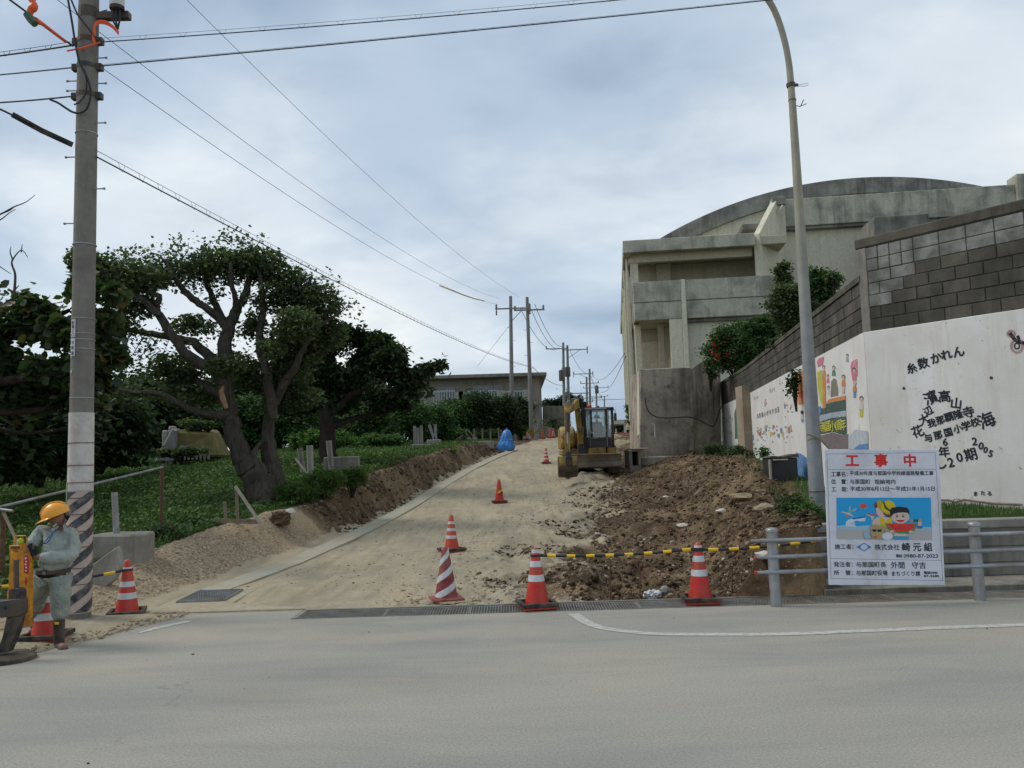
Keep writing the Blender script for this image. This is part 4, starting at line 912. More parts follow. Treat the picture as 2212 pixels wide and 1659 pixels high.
pris(q2, 1.0).build('wing_slab', M['slab_tan'], rb, bevel=0.02)
q3 = [at(1372, 985, Yb + 1.2), at(1379, 800, Yb + .1), at(1383.5, 797, Yb + .1), at(1381, 985, Yb + .02)]; q3[0].z = 0.8; q3[3].z = 0.8
pris(q3, 0.5).build('pale_end_face', M['gym_light'], rb)
MB().box(q[0].x - 0.1, q[3].x + 0.4, Yb - 0.35, Yb + 0.35, 0.6, 1.72).build('footing', M['slab_tan'], rb, bevel=0.04)
cab = smooth_path([at(1393, 858, Yb - .08), at(1397, 880, Yb - .1), at(1405, 893, Yb - .1), at(1420, 901, Yb - .1), at(1445, 903, Yb - .1), at(1480, 901, Yb - .1), at(1500, 903, Yb), at(1520, 912, Yb), at(1537, 921, Yb + .1), at(1546, 914, Yb + .4), at(1553, 890, Yb + .6), at(1562, 872, Yb + .9)], 5)
tag(MB().tube(cab, 0.022, 6).build('hanging_cable', M['black_cable'], None, True), 'slack black cable hanging across the blackened wing wall', 'cable')
pz = at(1415, 925, Yb - .05); MB().tube([at(1408, 914, Yb - .12), at(1414, 917, Yb - .12), at(1415, 945, Yb - .12)], 0.02, 6).build('drain_pipe', M['band_white'], rb)
# small open culvert box beside it
cb = thing('culvert_box', (0, 0, 0), 'broken square concrete culvert mouth at the foot of the wing wall', 'culvert')
a = at(1361, 1003, 29.6); b = at(1384, 975, 29.6); x0, x1, z0, z1 = a.x, b.x, a.z, b.z
MB().box(x0, x0 + .09, 29.6, 31.0, z0 - .4, z1).build('side', M['lowwall'], cb, bevel=0.01); MB().box(x1 - .09, x1, 29.6, 31, z0 - .4, z1).build('side', M['lowwall'], cb, bevel=0.01)
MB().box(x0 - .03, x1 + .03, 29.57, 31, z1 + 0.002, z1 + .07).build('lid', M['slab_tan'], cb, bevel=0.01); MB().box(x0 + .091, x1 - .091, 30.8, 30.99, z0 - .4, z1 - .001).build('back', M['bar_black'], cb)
MB().box(x0 + .05, x1 + .25, 29.4, 30.6, z1 + .073, z1 + .12, ).build('broken_slab', M['slab_tan'], cb, bevel=0.02)
MB().box(x0 + .091, x1 - .091, 29.62, 30.79, z0 - .4, z0 - .05).build('base', M['lowwall'], cb)
# headwall in the bank
hw = thing('headwall', (0, 0, 0), 'dark mossy concrete headwall with a pale worn rim set in the soil bank', 'headwall')
ha, hb2 = at(1664, 1040, 18.4), at(1722, 985, 18.4)
MB().box(ha.x, hb2.x, 18.4, 18.9, ha.z - .3, hb2.z - .03).build('headwall_body', M['bar_black'], hw, bevel=0.02); MB().prism([(ha.x - .04, hb2.z - .026), (ha.x + .1, hb2.z + .02), (ha.x + .3, hb2.z - .01), (hb2.x + .02, hb2.z + .05), (hb2.x + .03, hb2.z - .026)], 'y', 18.38, 18.95).build('soil_cap', M['mortar'], hw)
MB().box(ha.x - .02, ha.x + .03, 18.33, 18.40, ha.z - .2, hb2.z - 0.06).build('rim', M['concrete'], hw, bevel=0.01); MB().box(ha.x + .075, ha.x + .40, 18.34, 18.399, hb2.z - .09, hb2.z - .055).build('rim', M['concrete'], hw, bevel=0.01)
# ================================================================== low wall beside the pavement
lw = thing('low_wall', (3.86, 10.96, 0), 'low grey concrete wall with a pale top edge behind the guard rail', 'low wall')
MB().box(0, 40, 0.03, 0.26, -0.3, 0.68).build('wall_body', M['lowwall'], lw)
MB().box(-0.02, 40, 0, 0.30, 0.683, 0.80).build('coping', M['concrete'], lw, bevel=0.012)
for z0, z1 in ((0.08, 0.235), (0.25, 0.44), (0.455, 0.645)): MB().box(0.003, 40, 0.012, 0.0295, z0, z1).build('course', M['lowwall'], lw)    # courses stand proud, recessed joints between
# ================================================================== apartment block beyond the hedge
YA = 70.0
ap = thing('apartment_building', (0, 0, 0), 'two storey grey beige flats with a thin flat roof and white balcony railings', 'building')
M['flat_wall'] = mconcrete('flats_beige_wall', (0.44, 0.41, 0.35), (0.20, 0.18, 0.15), 0.3); M['flat_roof'] = mconcrete('flats_brown_eaves', (0.30, 0.26, 0.22), (0.13, 0.11, 0.09), 0.3)
M['flat_shade'] = mconcrete('flats_shaded_wall', (0.36, 0.33, 0.27), (0.18, 0.16, 0.13), 0.2)  # beige wall again, darkened: shade of the gable side put into the colour
glass = NT('window_glass'); M['glass'] = glass.done(glass.ramp(glass.noise(glass.world((0.3, 1, 1)), 0.6, 2), [(0.3, (0.06, 0.08, 0.10)), (0.7, (0.16, 0.19, 0.22))]), 0.12, 0, 0.7)
M['white_metal'] = mplain('white_painted_metal', (0.62, 0.63, 0.62), 0.5, var=0.05); M['alu'] = mplain('aluminium_frame', (0.30, 0.31, 0.31), 0.4, 0.4, 0.05)
def A(u, v, Y=YA): q = at(u, v, Y); return q.x, q.z
xa0 = A(880, 830)[0]; xa1 = A(1157, 830)[0]; zr = A(1174, 807)[1]; zr0 = A(1160, 836)[1]; zs = 3.0
MB().box(xa0 - 1, A(1172, 810)[0] + 0.3, YA - 1.2, YA + 15, zr - 0.28, zr).build('roof', M['flat_roof'], ap, bevel=0.02)
MB().box(xa0, xa1 + 0.35, YA + 0.6, YA + 14, zs - 3, zr - 0.282).build('wall', M['flat_wall'], ap)
MB().box(xa1 + 0.352, xa1 + 0.50, YA + 0.9, YA + 13.8, zs - 3, zr - 0.285).build('gable_wall', M['flat_shade'], ap)
def win(u0, u1, v0, v1, n=2):
    x0, z1 = A(u0, v0); x1, z0 = A(u1, v1); f = MB(); 
    for i in range(n + 1):
        x = x0 + (x1 - x0) * i / n; f.box(x - 0.05, x + 0.05, YA + 0.5, YA + 0.598, z0, z1)
    f.box(x0 + 0.051, x1 - 0.051, YA + 0.51, YA + 0.597, z1 - 0.09, z1 - 0.001); f.box(x0 + 0.051, x1 - 0.051, YA + 0.51, YA + 0.597, z0 + 0.001, z0 + 0.09)
    w_ = f.build('window', M['alu'], ap)
    for i in range(n):
        a = x0 + (x1 - x0) * i / n; b = x0 + (x1 - x0) * (i + 1) / n; MB().box(a + 0.051, b - 0.051, YA + 0.55, YA + 0.59, z0 + 0.091, z1 - 0.091).build('pane', M['glass'], w_)
win(948, 981, 836, 862); win(1023, 1065, 832, 862, 3); win(1068, 1084, 830, 862, 1); win(1110, 1150, 838, 862, 2)
for u0, u1 in ((938, 985), (1008, 1075), (1092, 1130)):
    x0, z1 = A(u0, 846.5); x1, z0 = A(u1, 873); f = MB(); n = int((x1 - x0) / 0.22)
    f.box(x0, x1, YA - 0.9, YA - 0.84, z1 - 0.06, z1); f.box(x0, x1, YA - 0.9, YA - 0.84, z0, z0 + 0.06)
    for i in range(n + 1): f.box(x0 + (x1 - x0 - .04) * i / n, x0 + (x1 - x0 - .04) * i / n + 0.045, YA - 0.885, YA - 0.855, z0 + 0.061, z1 - 0.061)
    f.build('balcony_railing', M['white_metal'], ap)
x0, z0 = A(930, 876); x1, _ = A(1160, 876); MB().box(x0, x1, YA - 0.95, YA + 0.598, z0 - 0.25, z0 - 0.01).build('balcony_slab', M['flat_wall'], ap)
for u in (993, 1001, 1082, 1140): x, _ = A(u, 860); MB().box(x - 0.35, x + 0.35, YA - 0.9, YA - 0.75, z0 - 0.008, z0 + 1.05).build('balcony_panel', M['gym_dirty'], ap)
# pale sloping wall past the flats
sw = thing('roadside_wall', (0, 0, 0), 'pale grey roadside wall sloping down beyond the twin poles', 'wall')
pts = [at(1164, 955, 62), at(1164, 918, 62), at(1209, 927, 66), at(1209, 953, 66)]
pris(pts, 0.4).build('wall_panel', M['lowwall'], sw)
w2 = thing('garden_wall', (0, 0, 0), 'brown grey garden wall behind the palm bush next to the flats', 'wall')
pts = [at(1172, 940, 76), at(1172, 876, 76), at(1222, 877, 74), at(1222, 940, 74)]; pris(pts, 0.4).build('wall_panel', M['flat_wall'], w2)
# low white canopy far up the road
cn = thing('far_canopy', (0, 0, 0), 'flat white canopy on one white post at the top of the road', 'canopy')
a = at(1322, 907, 84); b = at(1382, 912, 84); MB().box(a.x, b.x + 3, 84, 88, b.z - 0.1, a.z).build('canopy_slab', M['band_white'], cn)
a = at(1348, 913, 84.3); b = at(1354, 948, 84.3); MB().box(a.x, b.x, 84.3, 84.6, b.z - 1, a.z).build('post', M['band_white'], cn)
# dark fence and slab on the verge
vf = thing('verge_fence', (0, 0, 0), 'low dark mesh fence along the hedge left of the twin poles', 'fence')
a = at(955, 950, 52); b = at(1095, 950, 52)
for i in range(9): x = a.x + (b.x - a.x) * i / 8; MB().box(x - 0.05, x + 0.05, 51.95, 52.05, 2.2, 3.75).build('post', M['lowwall'], vf)
f = MB()
for i in range(6): f.box(a.x, b.x, 51.99, 52.01, 2.75 + i * 0.17, 2.77 + i * 0.17)
f.build('rail', M['steel_dark'], vf)
cs = thing('kerb_slab', (0, 0, 0), 'long pale concrete slab on the verge left of the blue tarpaulin', 'concrete slab')
a = at(1000, 961, 44); b = at(1066, 952, 44); MB().box(a.x, b.x, 44, 44.5, a.z - .25, b.z).build('slab', M['concrete'], cs, bevel=0.02)
# ================================================================== near striped pole
PB = Vector((-5.19, 9.95, 0.0)); 
def pz_(v): return at(180, v, 9.95).z
pole = thing('utility_pole', PB, 'tall concrete pole with white sleeve and black and white slanted stripes at its foot', 'utility pole')
MB().lathe([(0.140, -0.3), (0.140, pz_(1325)), (0.1385, pz_(1320)), (0.128, 4.0), (0.112, 9.4)], n=28).build('shaft', M['pole_concrete'], pole, True)
m_slv = mplain('white_sleeve', (0.60, 0.58, 0.55), 0.7, var=0.06, dirt=(0.36, 0.30, 0.25), dirt_amt=0.3); zA_, zB_ = pz_(1322), pz_(1060); zC_ = pz_(892)
MB().lathe([(0.1425, zB_ + 0.003), (0.139, zC_)], n=28).build('white_sleeve', m_slv, pole, True)
MB().lathe([(0.1455, zA_), (0.1428, zB_)], n=28).build('sheet', mplain('sheet_off_white', (0.56, 0.46, 0.40), 0.5, var=0.06, dirt=(0.35, 0.27, 0.22), dirt_amt=0.35), pole, True)
m_blk = mplain('sheet_black', (0.045, 0.047, 0.055), 0.45, var=0.3, dirt=(0.25, 0.24, 0.24), dirt_amt=0.2, dscale=8)
def helix(z0, h, rise, zmin, zmax, r=0.1475, N=34):
    vs = []; fs = []
    for i in range(N + 1):
        a = -PI * 1.02 + 2.04 * PI * i / N; zb = z0 + rise * i / N
        for zz_ in (zb, zb + h): vs.append((r * math.cos(a - PI / 2 + PI), r * math.sin(a - PI / 2 + PI) * 1.0, min(max(zz_, zmin), zmax)))
        if i and abs(vs[-1][2] - vs[-2][2]) + abs(vs[-3][2] - vs[-4][2]) > 1e-4: fs.append((2 * i - 2, 2 * i, 2 * i + 1, 2 * i - 1))
    return vs, fs
for k in range(-6, 7):
    vs = []; fs = []; N = 40
    z0 = 0.06 + 0.215 * k
    for i in range(N + 1):
        a = -2 * PI * 0.30 + 2 * PI * i / N * 0.99; zb = z0 + 0.645 * (i / N)
        ang = -PI + 2 * PI * i / N
        for q in (zb, zb + 0.112): vs.append((0.1472 * math.cos(ang), 0.1472 * math.sin(ang), min(max(q, zA_ + 0.01), zB_ - 0.01)))
        if i and abs(vs[-1][2] - vs[-2][2]) + abs(vs[-3][2] - vs[-4][2]) > 1e-3: fs.append((2 * i - 2, 2 * i, 2 * i + 1, 2 * i - 1))
    if fs: MB().add(vs, fs).build('black_stripe', m_blk, pole, fix=False)
for v in (1042, 1005, 957, 1075, 1110, 1146, 1180, 1225, 1260): MB().lathe([(0.1490, -0.004), (0.1490, 0.004)], (0, 0, pz_(v)), 24).build('strap_wire', M['rust'], pole, True)
for v in (530, 690, 722, 735, 755, 860, 290): MB().lathe([(0.137 if v > 400 else 0.130, -0.005), (0.137 if v > 400 else 0.130, 0.005)], (0, 0, pz_(v)), 24).build('strap_wire', M['galv'], pole, True)
# number plates and marks
plm = mflat('plate_white', (0.55, 0.56, 0.57)); grn = mflat('label_green', (0.30, 0.50, 0.28)); dkk = mflat('plate_ink', (0.05, 0.05, 0.06))
def onpole(u, v, r): 
    p = at(u, v, 9.95 - r * 0.9) - PB; s = max(-0.9, min(0.9, p.x / r)); a = math.asin(s); return a, p.z
for v0, v1, tx in ((688, 728, None), (729, 769, '与那国')):
    a, z1 = onpole(158.5, v0, 0.14); a2, z0 = onpole(158.5, v1, 0.14); a = -0.42
    vs = []; 
    for q in range(5):
        aa = a - 0.26 + 0.13 * q; vs += [(0.139 * math.sin(aa), -0.139 * math.cos(aa), z0), (0.139 * math.sin(aa), -0.139 * math.cos(aa), z1 - 0.01)]
    MB().add(vs, [(2 * q, 2 * q + 2, 2 * q + 3, 2 * q + 1) for q in range(4)]).build('number_plate', plm, pole, fix=False)
    for j, c_ in enumerate(tx or '配電三〇'):
        zc = z1 - 0.03 - (z1 - z0 - 0.03) * (j + 0.5) / len(tx or 'aaaa'); Bm = Matrix.Translation((0.1402 * math.sin(a), -0.1402 * math.cos(a), zc)) @ Matrix.Rotation(a, 4, 'Z') @ Matrix.Rotation(R(90), 4, 'X')
        text_obj(c_, 0.045, dkk, Bm, pole, bold=0.001)
for v, flip in ((772, 1), (803, -1)):
    zc = pz_(v); a = -0.60; Bm = Matrix.Rotation(a, 4, 'Z'); s = 0.022
    MB().add([Bm @ Vector(q) for q in ((-s, -0.1375, zc + s * flip), (s, -0.1375, zc + s * flip), (0, -0.1375, zc - s * flip))], [(0, 1, 2)]).build('triangle_mark', m_slv, pole, fix=False)
aa = -0.95; MB().add([(0.149 * math.sin(aa - .12), -0.149 * math.cos(aa - .12), pz_(1105)), (0.149 * math.sin(aa + .14), -0.149 * math.cos(aa + .14), pz_(1105)), (0.149 * math.sin(aa + .14), -0.149 * math.cos(aa + .14), pz_(1042)), (0.149 * math.sin(aa - .12), -0.149 * math.cos(aa - .12), pz_(1042))], [(0, 1, 2, 3)]).build('green_label', grn, pole, fix=False)
# step bolts, bands and clamps
for v, sd_ in ((128, 1), (197, -1), (183, 1), (268, 1), (340, -1), (410, 1), (483, -1), (176, -1)):
    z = pz_(v) - PB.z; r0 = 0.11
    b_ = MB().tube([(sd_ * r0, -0.02, z), (sd_ * (r0 + 0.125), -0.02, z)], 0.008, 6); b_.tube([(sd_ * (r0 + 0.12), -0.02, z), (sd_ * (r0 + 0.14), -0.02, z)], 0.015, 6); b_.build('step_bolt', M['galv_dull'], pole, True)
for v in (90, 146, 208):
    z = pz_(v); MB().lathe([(0.126, -0.03), (0.126, 0.03)], (0, 0, z), 20).box(-0.185, -0.115, -0.04, 0.04, z - 0.045, z + 0.035).box(0.115, 0.185, -0.04, 0.04, z - 0.045, z + 0.035).build('clamp_band', M['steel_dark'], pole)
z = pz_(37); MB().box(0.08, 0.52, -0.05, 0.05, z - 0.045, z + 0.045).build('crossarm', M['steel_dark'], pole, bevel=0.006)
z = pz_(20); MB().lathe([(0.122, -0.14), (0.122, 0.0)], (0, 0, z), 20).build('clamp_band', M['steel_dark'], pole)
MB().tube([(0.11, -.02, z - .02), (0.17, -.02, z - .08), (0.24, -.02, z - .08), (0.24, -.02, z - .03), (0.17, -0.02, z - .05)], 0.008, 5).build('bracket', M['steel_dark'], pole)
# cut-out device hanging on the arm
z = pz_(37); dv = MB().lathe([(0.07, 0.16), (0.072, 0.07), (0.09, 0.05), (0.085, 0.03)], (0.40, -0.09, z), 16).build('cutout_switch', M['black_rubber'], pole, True)
MB().lathe([(0.088, 0.052), (0.088, 0.70), (0.06, 0.74)], (0.40, -0.09, z + 0.02), 18).build('switch_cover', mplain('porcelain_grey', (0.50, 0.50, 0.47), 0.3, var=0.05), pole, True)
for dx in (-0.035, 0.0, 0.045): MB().tube([(0.40 + dx, -0.11, z + 0.08), (0.40 + dx * 1.1, -0.12, z - 0.12), (0.425, -0.12, z - 0.24), (0.44, -0.12, z - 0.23)], 0.012, 6).build('lead', M['black_cable'], pole, True)
o_ = lambda *p: smooth_path([(at(u, v, 9.78) - PB) for u, v in p], 5)
for k, dd in enumerate((0, 3, 6)):
    MB().tube(o_((256, 68 + dd), (243, 55 + dd * .8), (228, 46 + dd), (213, 45 + dd), (205, 53 + dd), (202 + dd * .5, 68), (201 + dd * .6, 85), (206, 94), (214 + dd * .4, 92)), 0.009, 6).build('orange_cable_cover', M['orange_cover'], pole, True)
MB().tube(o_((215, 92), (206, 95), (196, 98), (183, 102), (165, 106), (145, 110)), 0.011, 6).build('orange_cable_cover', M['orange_cover'], pole, True)
MB().tube(o_((150, -10), (166, 28), (180, 48), (196, 68), (212, 88)), 0.011, 6).build('down_lead', M['black_cable'], pole, True)
MB().tube(o_((147, 0), (155, 45), (163, 95), (172, 135), (187, 165), (195, 190), (195, 212), (187, 235), (172, 244), (157, 242), (143, 234), (125, 222), (108, 215)), 0.013, 6).build('down_lead', M['black_cable'], pole, True)
MB().tube(o_((182, 150), (187, 178), (184, 203), (172, 220), (160, 226)), 0.010, 6).build('down_lead', M['black_cable'], pole, True)
# ================================================================== overhead lines
def wire(name, p0, p1, r, label, m='grey_cable', sag=0.0, loops=0, group=None, n=26, loop_r=0.03, cat='cable'):
    pts = []
    for i in range(n + 1):
        t = i / n; q = Vector(p0).lerp(Vector(p1), t); q.z -= sag * 4 * t * (1 - t); pts.append(q)
    mb = MB().tube(pts, r, 5)
    if loops:
        o = thing(name, (0, 0, 0), label, cat, group); mb.build('conductor', M[m], o, True)
        d = (pts[-1] - pts[0]).normalized(); mg = MB().tube([p + Vector((0, 0, loop_r * 1.6)) for p in pts], r * 0.4, 4); 
        for i in range(1, loops):
            t = i / loops; f = t * n; k = min(int(f), n - 1); q = pts[k].lerp(pts[k + 1], f - k)
            mg.tube([q + Vector((0, 0, loop_r * 1.6)), q + d * loop_r + Vector((0, 0, 0.0)), q + d * loop_r * 2 + Vector((0, 0, -loop_r * 0.5)), q + d * loop_r * 3 + Vector((0, 0, loop_r * 1.6))], r * 0.26, 4)
        tag(mg.build('hanger_loops', M[m], o, True), kind='stuff'); return o
    return tag(mb.build(name, M[m], None, True), label, cat, group)
W9 = 9.95
wire('overhead_cable', at(213, 91, W9 - .1), at(2320, -110, W9 + .6), 0.007, 'upper street cable with small hanger loops running right from the striped pole', 'black_cable', 0.10, 26)
wire('overhead_cable', at(213, 143, W9 - .1), at(1690, -3, 11.8), 0.008, 'lower street cable from the striped pole towards the lamp post top', 'black_cable', 0.02, 34, loop_r=0.010)
wire('overhead_cable', at(157, 98, W9 - .1), at(-200, 142, W9), 0.011, 'street cable with loops leaving the frame left at the height of the orange covers', 'black_cable', 0.02, 8)
wire('overhead_cable', at(157, 146, W9 - .1), at(-200, 178, W9), 0.009, 'thin street cable leaving the frame left just below the orange covers', 'grey_cable', 0.01)
wire('overhead_cable', at(157, 208, W9 - .1), at(-200, 228, W9), 0.010, 'thin street cable leaving the frame left above the thick black sleeve', 'black_cable', 0.03)
PT1 = at(1103, 657, 60); PT2 = at(1142, 655, 60)
wire('overhead_cable', at(290, -115, 18), at(1122, 642, 60), 0.007, 'topmost long power line running up the hill over the trees', 'grey_cable', 0.75, n=60)
wire('overhead_cable', at(100, -19, 14.6), at(1078, 645, 60), 0.007, 'middle long power line passing right of the striped pole to the twin poles', 'grey_cable', 0.82, n=60)
wire('overhead_cable', at(180, 118, 14.8), at(1078, 658, 60), 0.007, 'lower long power line passing behind the striped pole to the twin poles', 'grey_cable', 0.85, n=60)
tag(MB().tube([at(u, v, Y) for u, v, Y in ((950, 617, 45.6), (975, 627, 47.7), (1000, 637, 50), (1024, 645, 52.6), (1046, 650, 55))], 0.035, 8).build('cable_sleeve', M['yellow_cover'], None, True), 'thin yellowish protective sleeve on the power line left of the twin poles', 'cable sleeve')
o = wire('telephone_cable', at(207, 338, 9.9), at(1142, 792, 60), 0.010, 'thick telephone cable wrapped in a wire spiral running down to the twin poles', 'black_cable', 0.35, 110, loop_r=0.05, n=50)
wire('telephone_cable', at(157, 310, 9.9), at(-160, 160, 8.9), 0.012, 'telephone cable going up left from the pole behind the black sleeve', 'black_cable', 0)
tag(MB().tube([at(157, 313, 9.88), at(90, 282, 9.7), at(26, 247, 9.5)], 0.034, 10).build('cable_sleeve', M['black_rubber'], None, True), 'thick black sleeve clamped on the cable left of the striped pole', 'cable sleeve')
ov = thing('cable_cover', (0, 0, 0), 'orange and yellow insulating covers hung on the wire at top left', 'cable cover')
MB().tube(smooth_path([at(65, -40, 9.3), at(68, -5, 9.3), at(74, 12, 9.3), at(66, 24, 9.3), at(64, 40, 9.3)], 4), [.035, .04, .045, .05, .052, .04, .03, .035, .042, .048, .05, .046, .04, .036, .03, .028, .026], 10).build('orange_hood', M['orange_cover'], ov, True)
MB().tube(smooth_path([at(58, 30, 9.25), at(66, 42, 9.25), at(76, 52, 9.25)], 4), 0.042, 10).build('green_hood', mplain('green_cover', (0.05, 0.10, 0.05), 0.5), ov, True)
MB().tube([at(76, 44, 9.3), at(92, 52, 9.4), at(142, 90, 9.8)], [0.04, 0.022, 0.018], 8).build('orange_sleeve', M['orange_cover'], ov, True)
wire('overhead_cable', at(158, 100, 9.9), at(-60, -60, 8.8), 0.012, 'black wire rising to the upper left corner through the orange covers', 'black_cable', 0)
wire('overhead_cable', at(1103, 700, 60), at(1032, 790, 66), 0.012, 'thin stay wire slanting down left of the twin poles', 'grey_cable', 0)
# ================================================================== far poles
M['insul'] = mplain('porcelain', (0.16, 0.13, 0.12), 0.3)
def stripes(par, z0, r):
    for i in range(10):
        a = 2 * PI * i / 10; x, y = r * math.cos(a), r * math.sin(a); q = MB().bar((x, y, z0), (x, y, z0 + .42), 0.04, 0.012); q.build('yellow_stripe', M['bar_yellow'], par)
    MB().lathe([(r - 0.004, 0), (r - 0.004, .45)], (0, 0, z0 - .02), 16).build('warning_band', M['bar_black'], par, True)
def far_pole(ub, vb, vt, Y, label, arms, lean_u=0, r=0.17, band=False, extra=None, gz=None):
    b = at(ub, vb, Y); 
    if gz is not None: b.z = gz
    t = at(ub + lean_u, vt, Y); h = t.z - b.z; p = thing('utility_pole', b, label, 'utility pole', 'concrete power poles up the hill')
    tx = t.x - b.x; sh = MB().tube([(0, 0, -0.5), (0, 0, 0), (tx * .5, 0, h * .5), (tx, 0, h)], [r, r, r * .85, r * .68], 14); sh.build('shaft', M['pole_concrete_far'], p, True)
    for dz, l0, l1, br in arms:
        z = h - dz; a = MB().box(tx - l0, tx + l1, -0.28, -0.18, z - .05, z + .05).build('crossarm', M['galv_dull'], p)
        for xx in ((-l0 + .08), (l1 - .08)):
            MB().lathe([(0.05, 0), (0.09, .08), (0.05, .14), (0.09, .2), (0.03, .3)], (tx + xx, -.23, z + .05), 8).build('insulator', M['insul'], p, True)
            if br: MB().lathe([(0.03, 0), (0.07, .08), (0.04, .16), (0.07, .24), (0.03, .42)], (tx + xx, -.23, z - .48), 8).build('insulator', M['insul'], p, True)
        if br: MB().bar((tx + 0.05, -.2, z - .9), (tx + (l1 if l1 > l0 else -l0) * .6, -.2, z - .06), .05, .05).build('brace', M['galv_dull'], p)
    if band: stripes(p, 0.15, r + 0.01)
    k = 0
    zz2 = 2.2
    while zz2 < h - 1.5: 
        s = 1 if k % 2 else -1; MB().tube([(tx * zz2 / h + s * r * .8, 0, zz2), (tx * zz2 / h + s * (r + .17), 0, zz2)], .012, 5).build('step_bolt', M['galv_dull'], p); zz2 += .95; k += 1
    return p
far_pole(1106.5, 941, 640, 60, 'left one of the near twin poles on the hill crest, with a yellow striped foot', [(0.95, 1.15, 1.45, 1)], -3.5, 0.17, True)
far_pole(1149, 944, 642, 60.5, 'right one of the near twin poles on the hill crest, taller arm to the right', [(1.0, 1.0, 1.25, 0)], -10.5, 0.17, True)
far_pole(1219.5, 935, 740, 92, 'left pole of the second pair, carrying a dark transformer, behind the digger arm', [(0.7, 2.0, 0.5, 0)], -3, 0.19)
far_pole(1229.5, 935, 746, 93, 'right pole of the second pair, with equipment boxes half way up', [(0.55, 0.6, 2.3, 1), (5.5, 0.3, 2.4, 1)], -4, 0.19)
far_pole(1275.5, 940, 797, 118, 'third pair right pole behind the cab roof of the digger', [(0.7, 2.4, 0.5, 1), (4.2, 1.2, 1.6, 0)], -2, 0.2)
far_pole(1269, 940, 814, 124, 'third pair left pole behind the cab roof of the digger', [(1.0, 1.0, 1.8, 0), (3.8, 1.6, 0.8, 0)], -2, 0.2)
far_pole(1289.5, 942, 832, 150, 'distant pole with a hanging transformer right above the digger cab', [(0.5, 2.4, 2.2, 0), (6.0, 2.4, 2.2, 0)], -1.5, 0.2)
far_pole(1306.5, 944, 856, 185, 'most distant pole with four crossarms near the bright horizon', [(0.8, 2.8, 7.0, 0), (3.2, 3.5, 2.0, 0), (5.0, 2.0, 2.0, 0), (0.0, 3.5, 0.8, 0)], -1, 0.2)
for (u, v, Y, r, h, lb) in ((1213, 812, 91.6, .30, 1.1, 'grey transformer can on the left pole of the second pair'), (1226, 804, 92.5, .32, 1.0, 'grey equipment can on the right pole of the second pair'), (1289, 842, 149.6, .34, 1.3, 'small transformer can on the distant pole above the digger cab')):
    q = at(u, v, Y); tr_ = thing('transformer', q, lb, 'transformer'); MB().lathe([(r, -h / 2), (r, h / 2), (r * .8, h / 2 + .1)], n=14).build('tank', M['steel_dark'], tr_, True); MB().tube([(0, 0, h / 2), (0.1, 0, h / 2 + .35)], .04, 6).build('bushing', M['insul'], tr_)
for a, b, sg, lb in (((1125, 668, 60), (1207, 752, 92), 1.2, 'span of wire between the twin poles and the second pair, lowest'), ((1142, 655, 60), (1214, 752, 92), 1.2, 'span of wire between the twin poles and the second pair, middle'), ((1155, 657, 60), (1218, 748, 92), 1.0, 'span of wire between the twin poles and the second pair, rightmost'),
                     ((1231, 756, 93), (1277, 806, 118), 1.0, 'short wire span from the second pair to the third pair'), ((1277, 806, 118), (1350, 762, 45), 1.2, 'service wire from the third pair to the hall wall, upper'), ((1277, 812, 118), (1352, 768, 45), 2.2, 'service wire from the third pair to the hall wall, lower'),
                     ((1150, 792, 60), (1216, 832, 92), .4, 'telephone wire going on from the twin poles to the second pair'), ((1276, 812, 118), (1290, 838, 150), .6, 'wire span from the third pair to the distant pole'), ((1290, 840, 150), (1306, 866, 185), .5, 'wire span between the two most distant poles')):
    wire('overhead_cable', at(*a), at(*b), 0.022 if b[2] > 80 else 0.016, lb, 'grey_cable', sg)
# ================================================================== street lamp post at the right
lp = thing('street_lamp', (4.33, 12.0, 0.8), 'tall grey tapering steel lamp post bending left at its top beside the sign', 'street lamp')
zt_ = lambda v: at(1740, v, 12).z - 0.8
cpts = [(0, 0, -0.4), (0, 0, 0), (0, 0, zt_(560)), (0, 0, zt_(300)), (-0.005, 0, zt_(190)), (-0.02, 0, zt_(130)), (-0.07, 0, zt_(80)), (-0.15, 0, zt_(35)), (-0.26, 0, zt_(0)), (-0.50, 0, zt_(-45)), (-0.9, 0, zt_(-85)), (-1.4, 0, zt_(-105))]
MB().tube(smooth_path(cpts, 4), [0.112 - 0.066 * min(1, (max(0, p.z) / 6.9)) for p in smooth_path(cpts, 4)], 16).build('post', M['lamp_pole'], lp, True)
MB().prism([(-1.95, zt_(-105) - 0.02), (-1.35, zt_(-105) - 0.06), (-1.3, zt_(-105) + .05), (-1.6, zt_(-105) + .12), (-1.95, zt_(-105) + .05)], 'y', -0.12, 0.12).build('lantern', M['galv'], lp, bevel=0.02)
for v, rr in ((183, .064),): MB().lathe([(rr, -.03), (rr, .03)], (-0.005, 0, zt_(v)), 16).box(-0.075, 0.10, -0.012, 0.012, zt_(v) - .02, zt_(v) + .02).build('clamp_band', M['steel_dark'], lp)
MB().tube([(0.09, 0, zt_(183)), (0.20, 0, zt_(181)), (0.25, 0, zt_(179)), (0.25, 0, zt_(184)), (0.20, 0, zt_(186)), (0.10, 0, zt_(186))], .004, 5).build('wire_loop', M['galv'], lp)
MB().tube([(0.055, 0, zt_(228)), (0.12, 0, zt_(229)), (0.17, 0, zt_(215))], .007, 5).tube([(0.10, 0, zt_(230)), (0.21, 0, zt_(224))], .006, 5).build('wire_ends', M['steel_dark'], lp)
MB().lathe([(0.0595, -.006), (0.0595, .006)], (0.0, 0, zt_(216)), 16).build('joint_ring', M['steel_dark'], lp)
ry = lambda u, v: (at(u, v, 11.86) - Vector((4.33, 12.0, 0.8)))
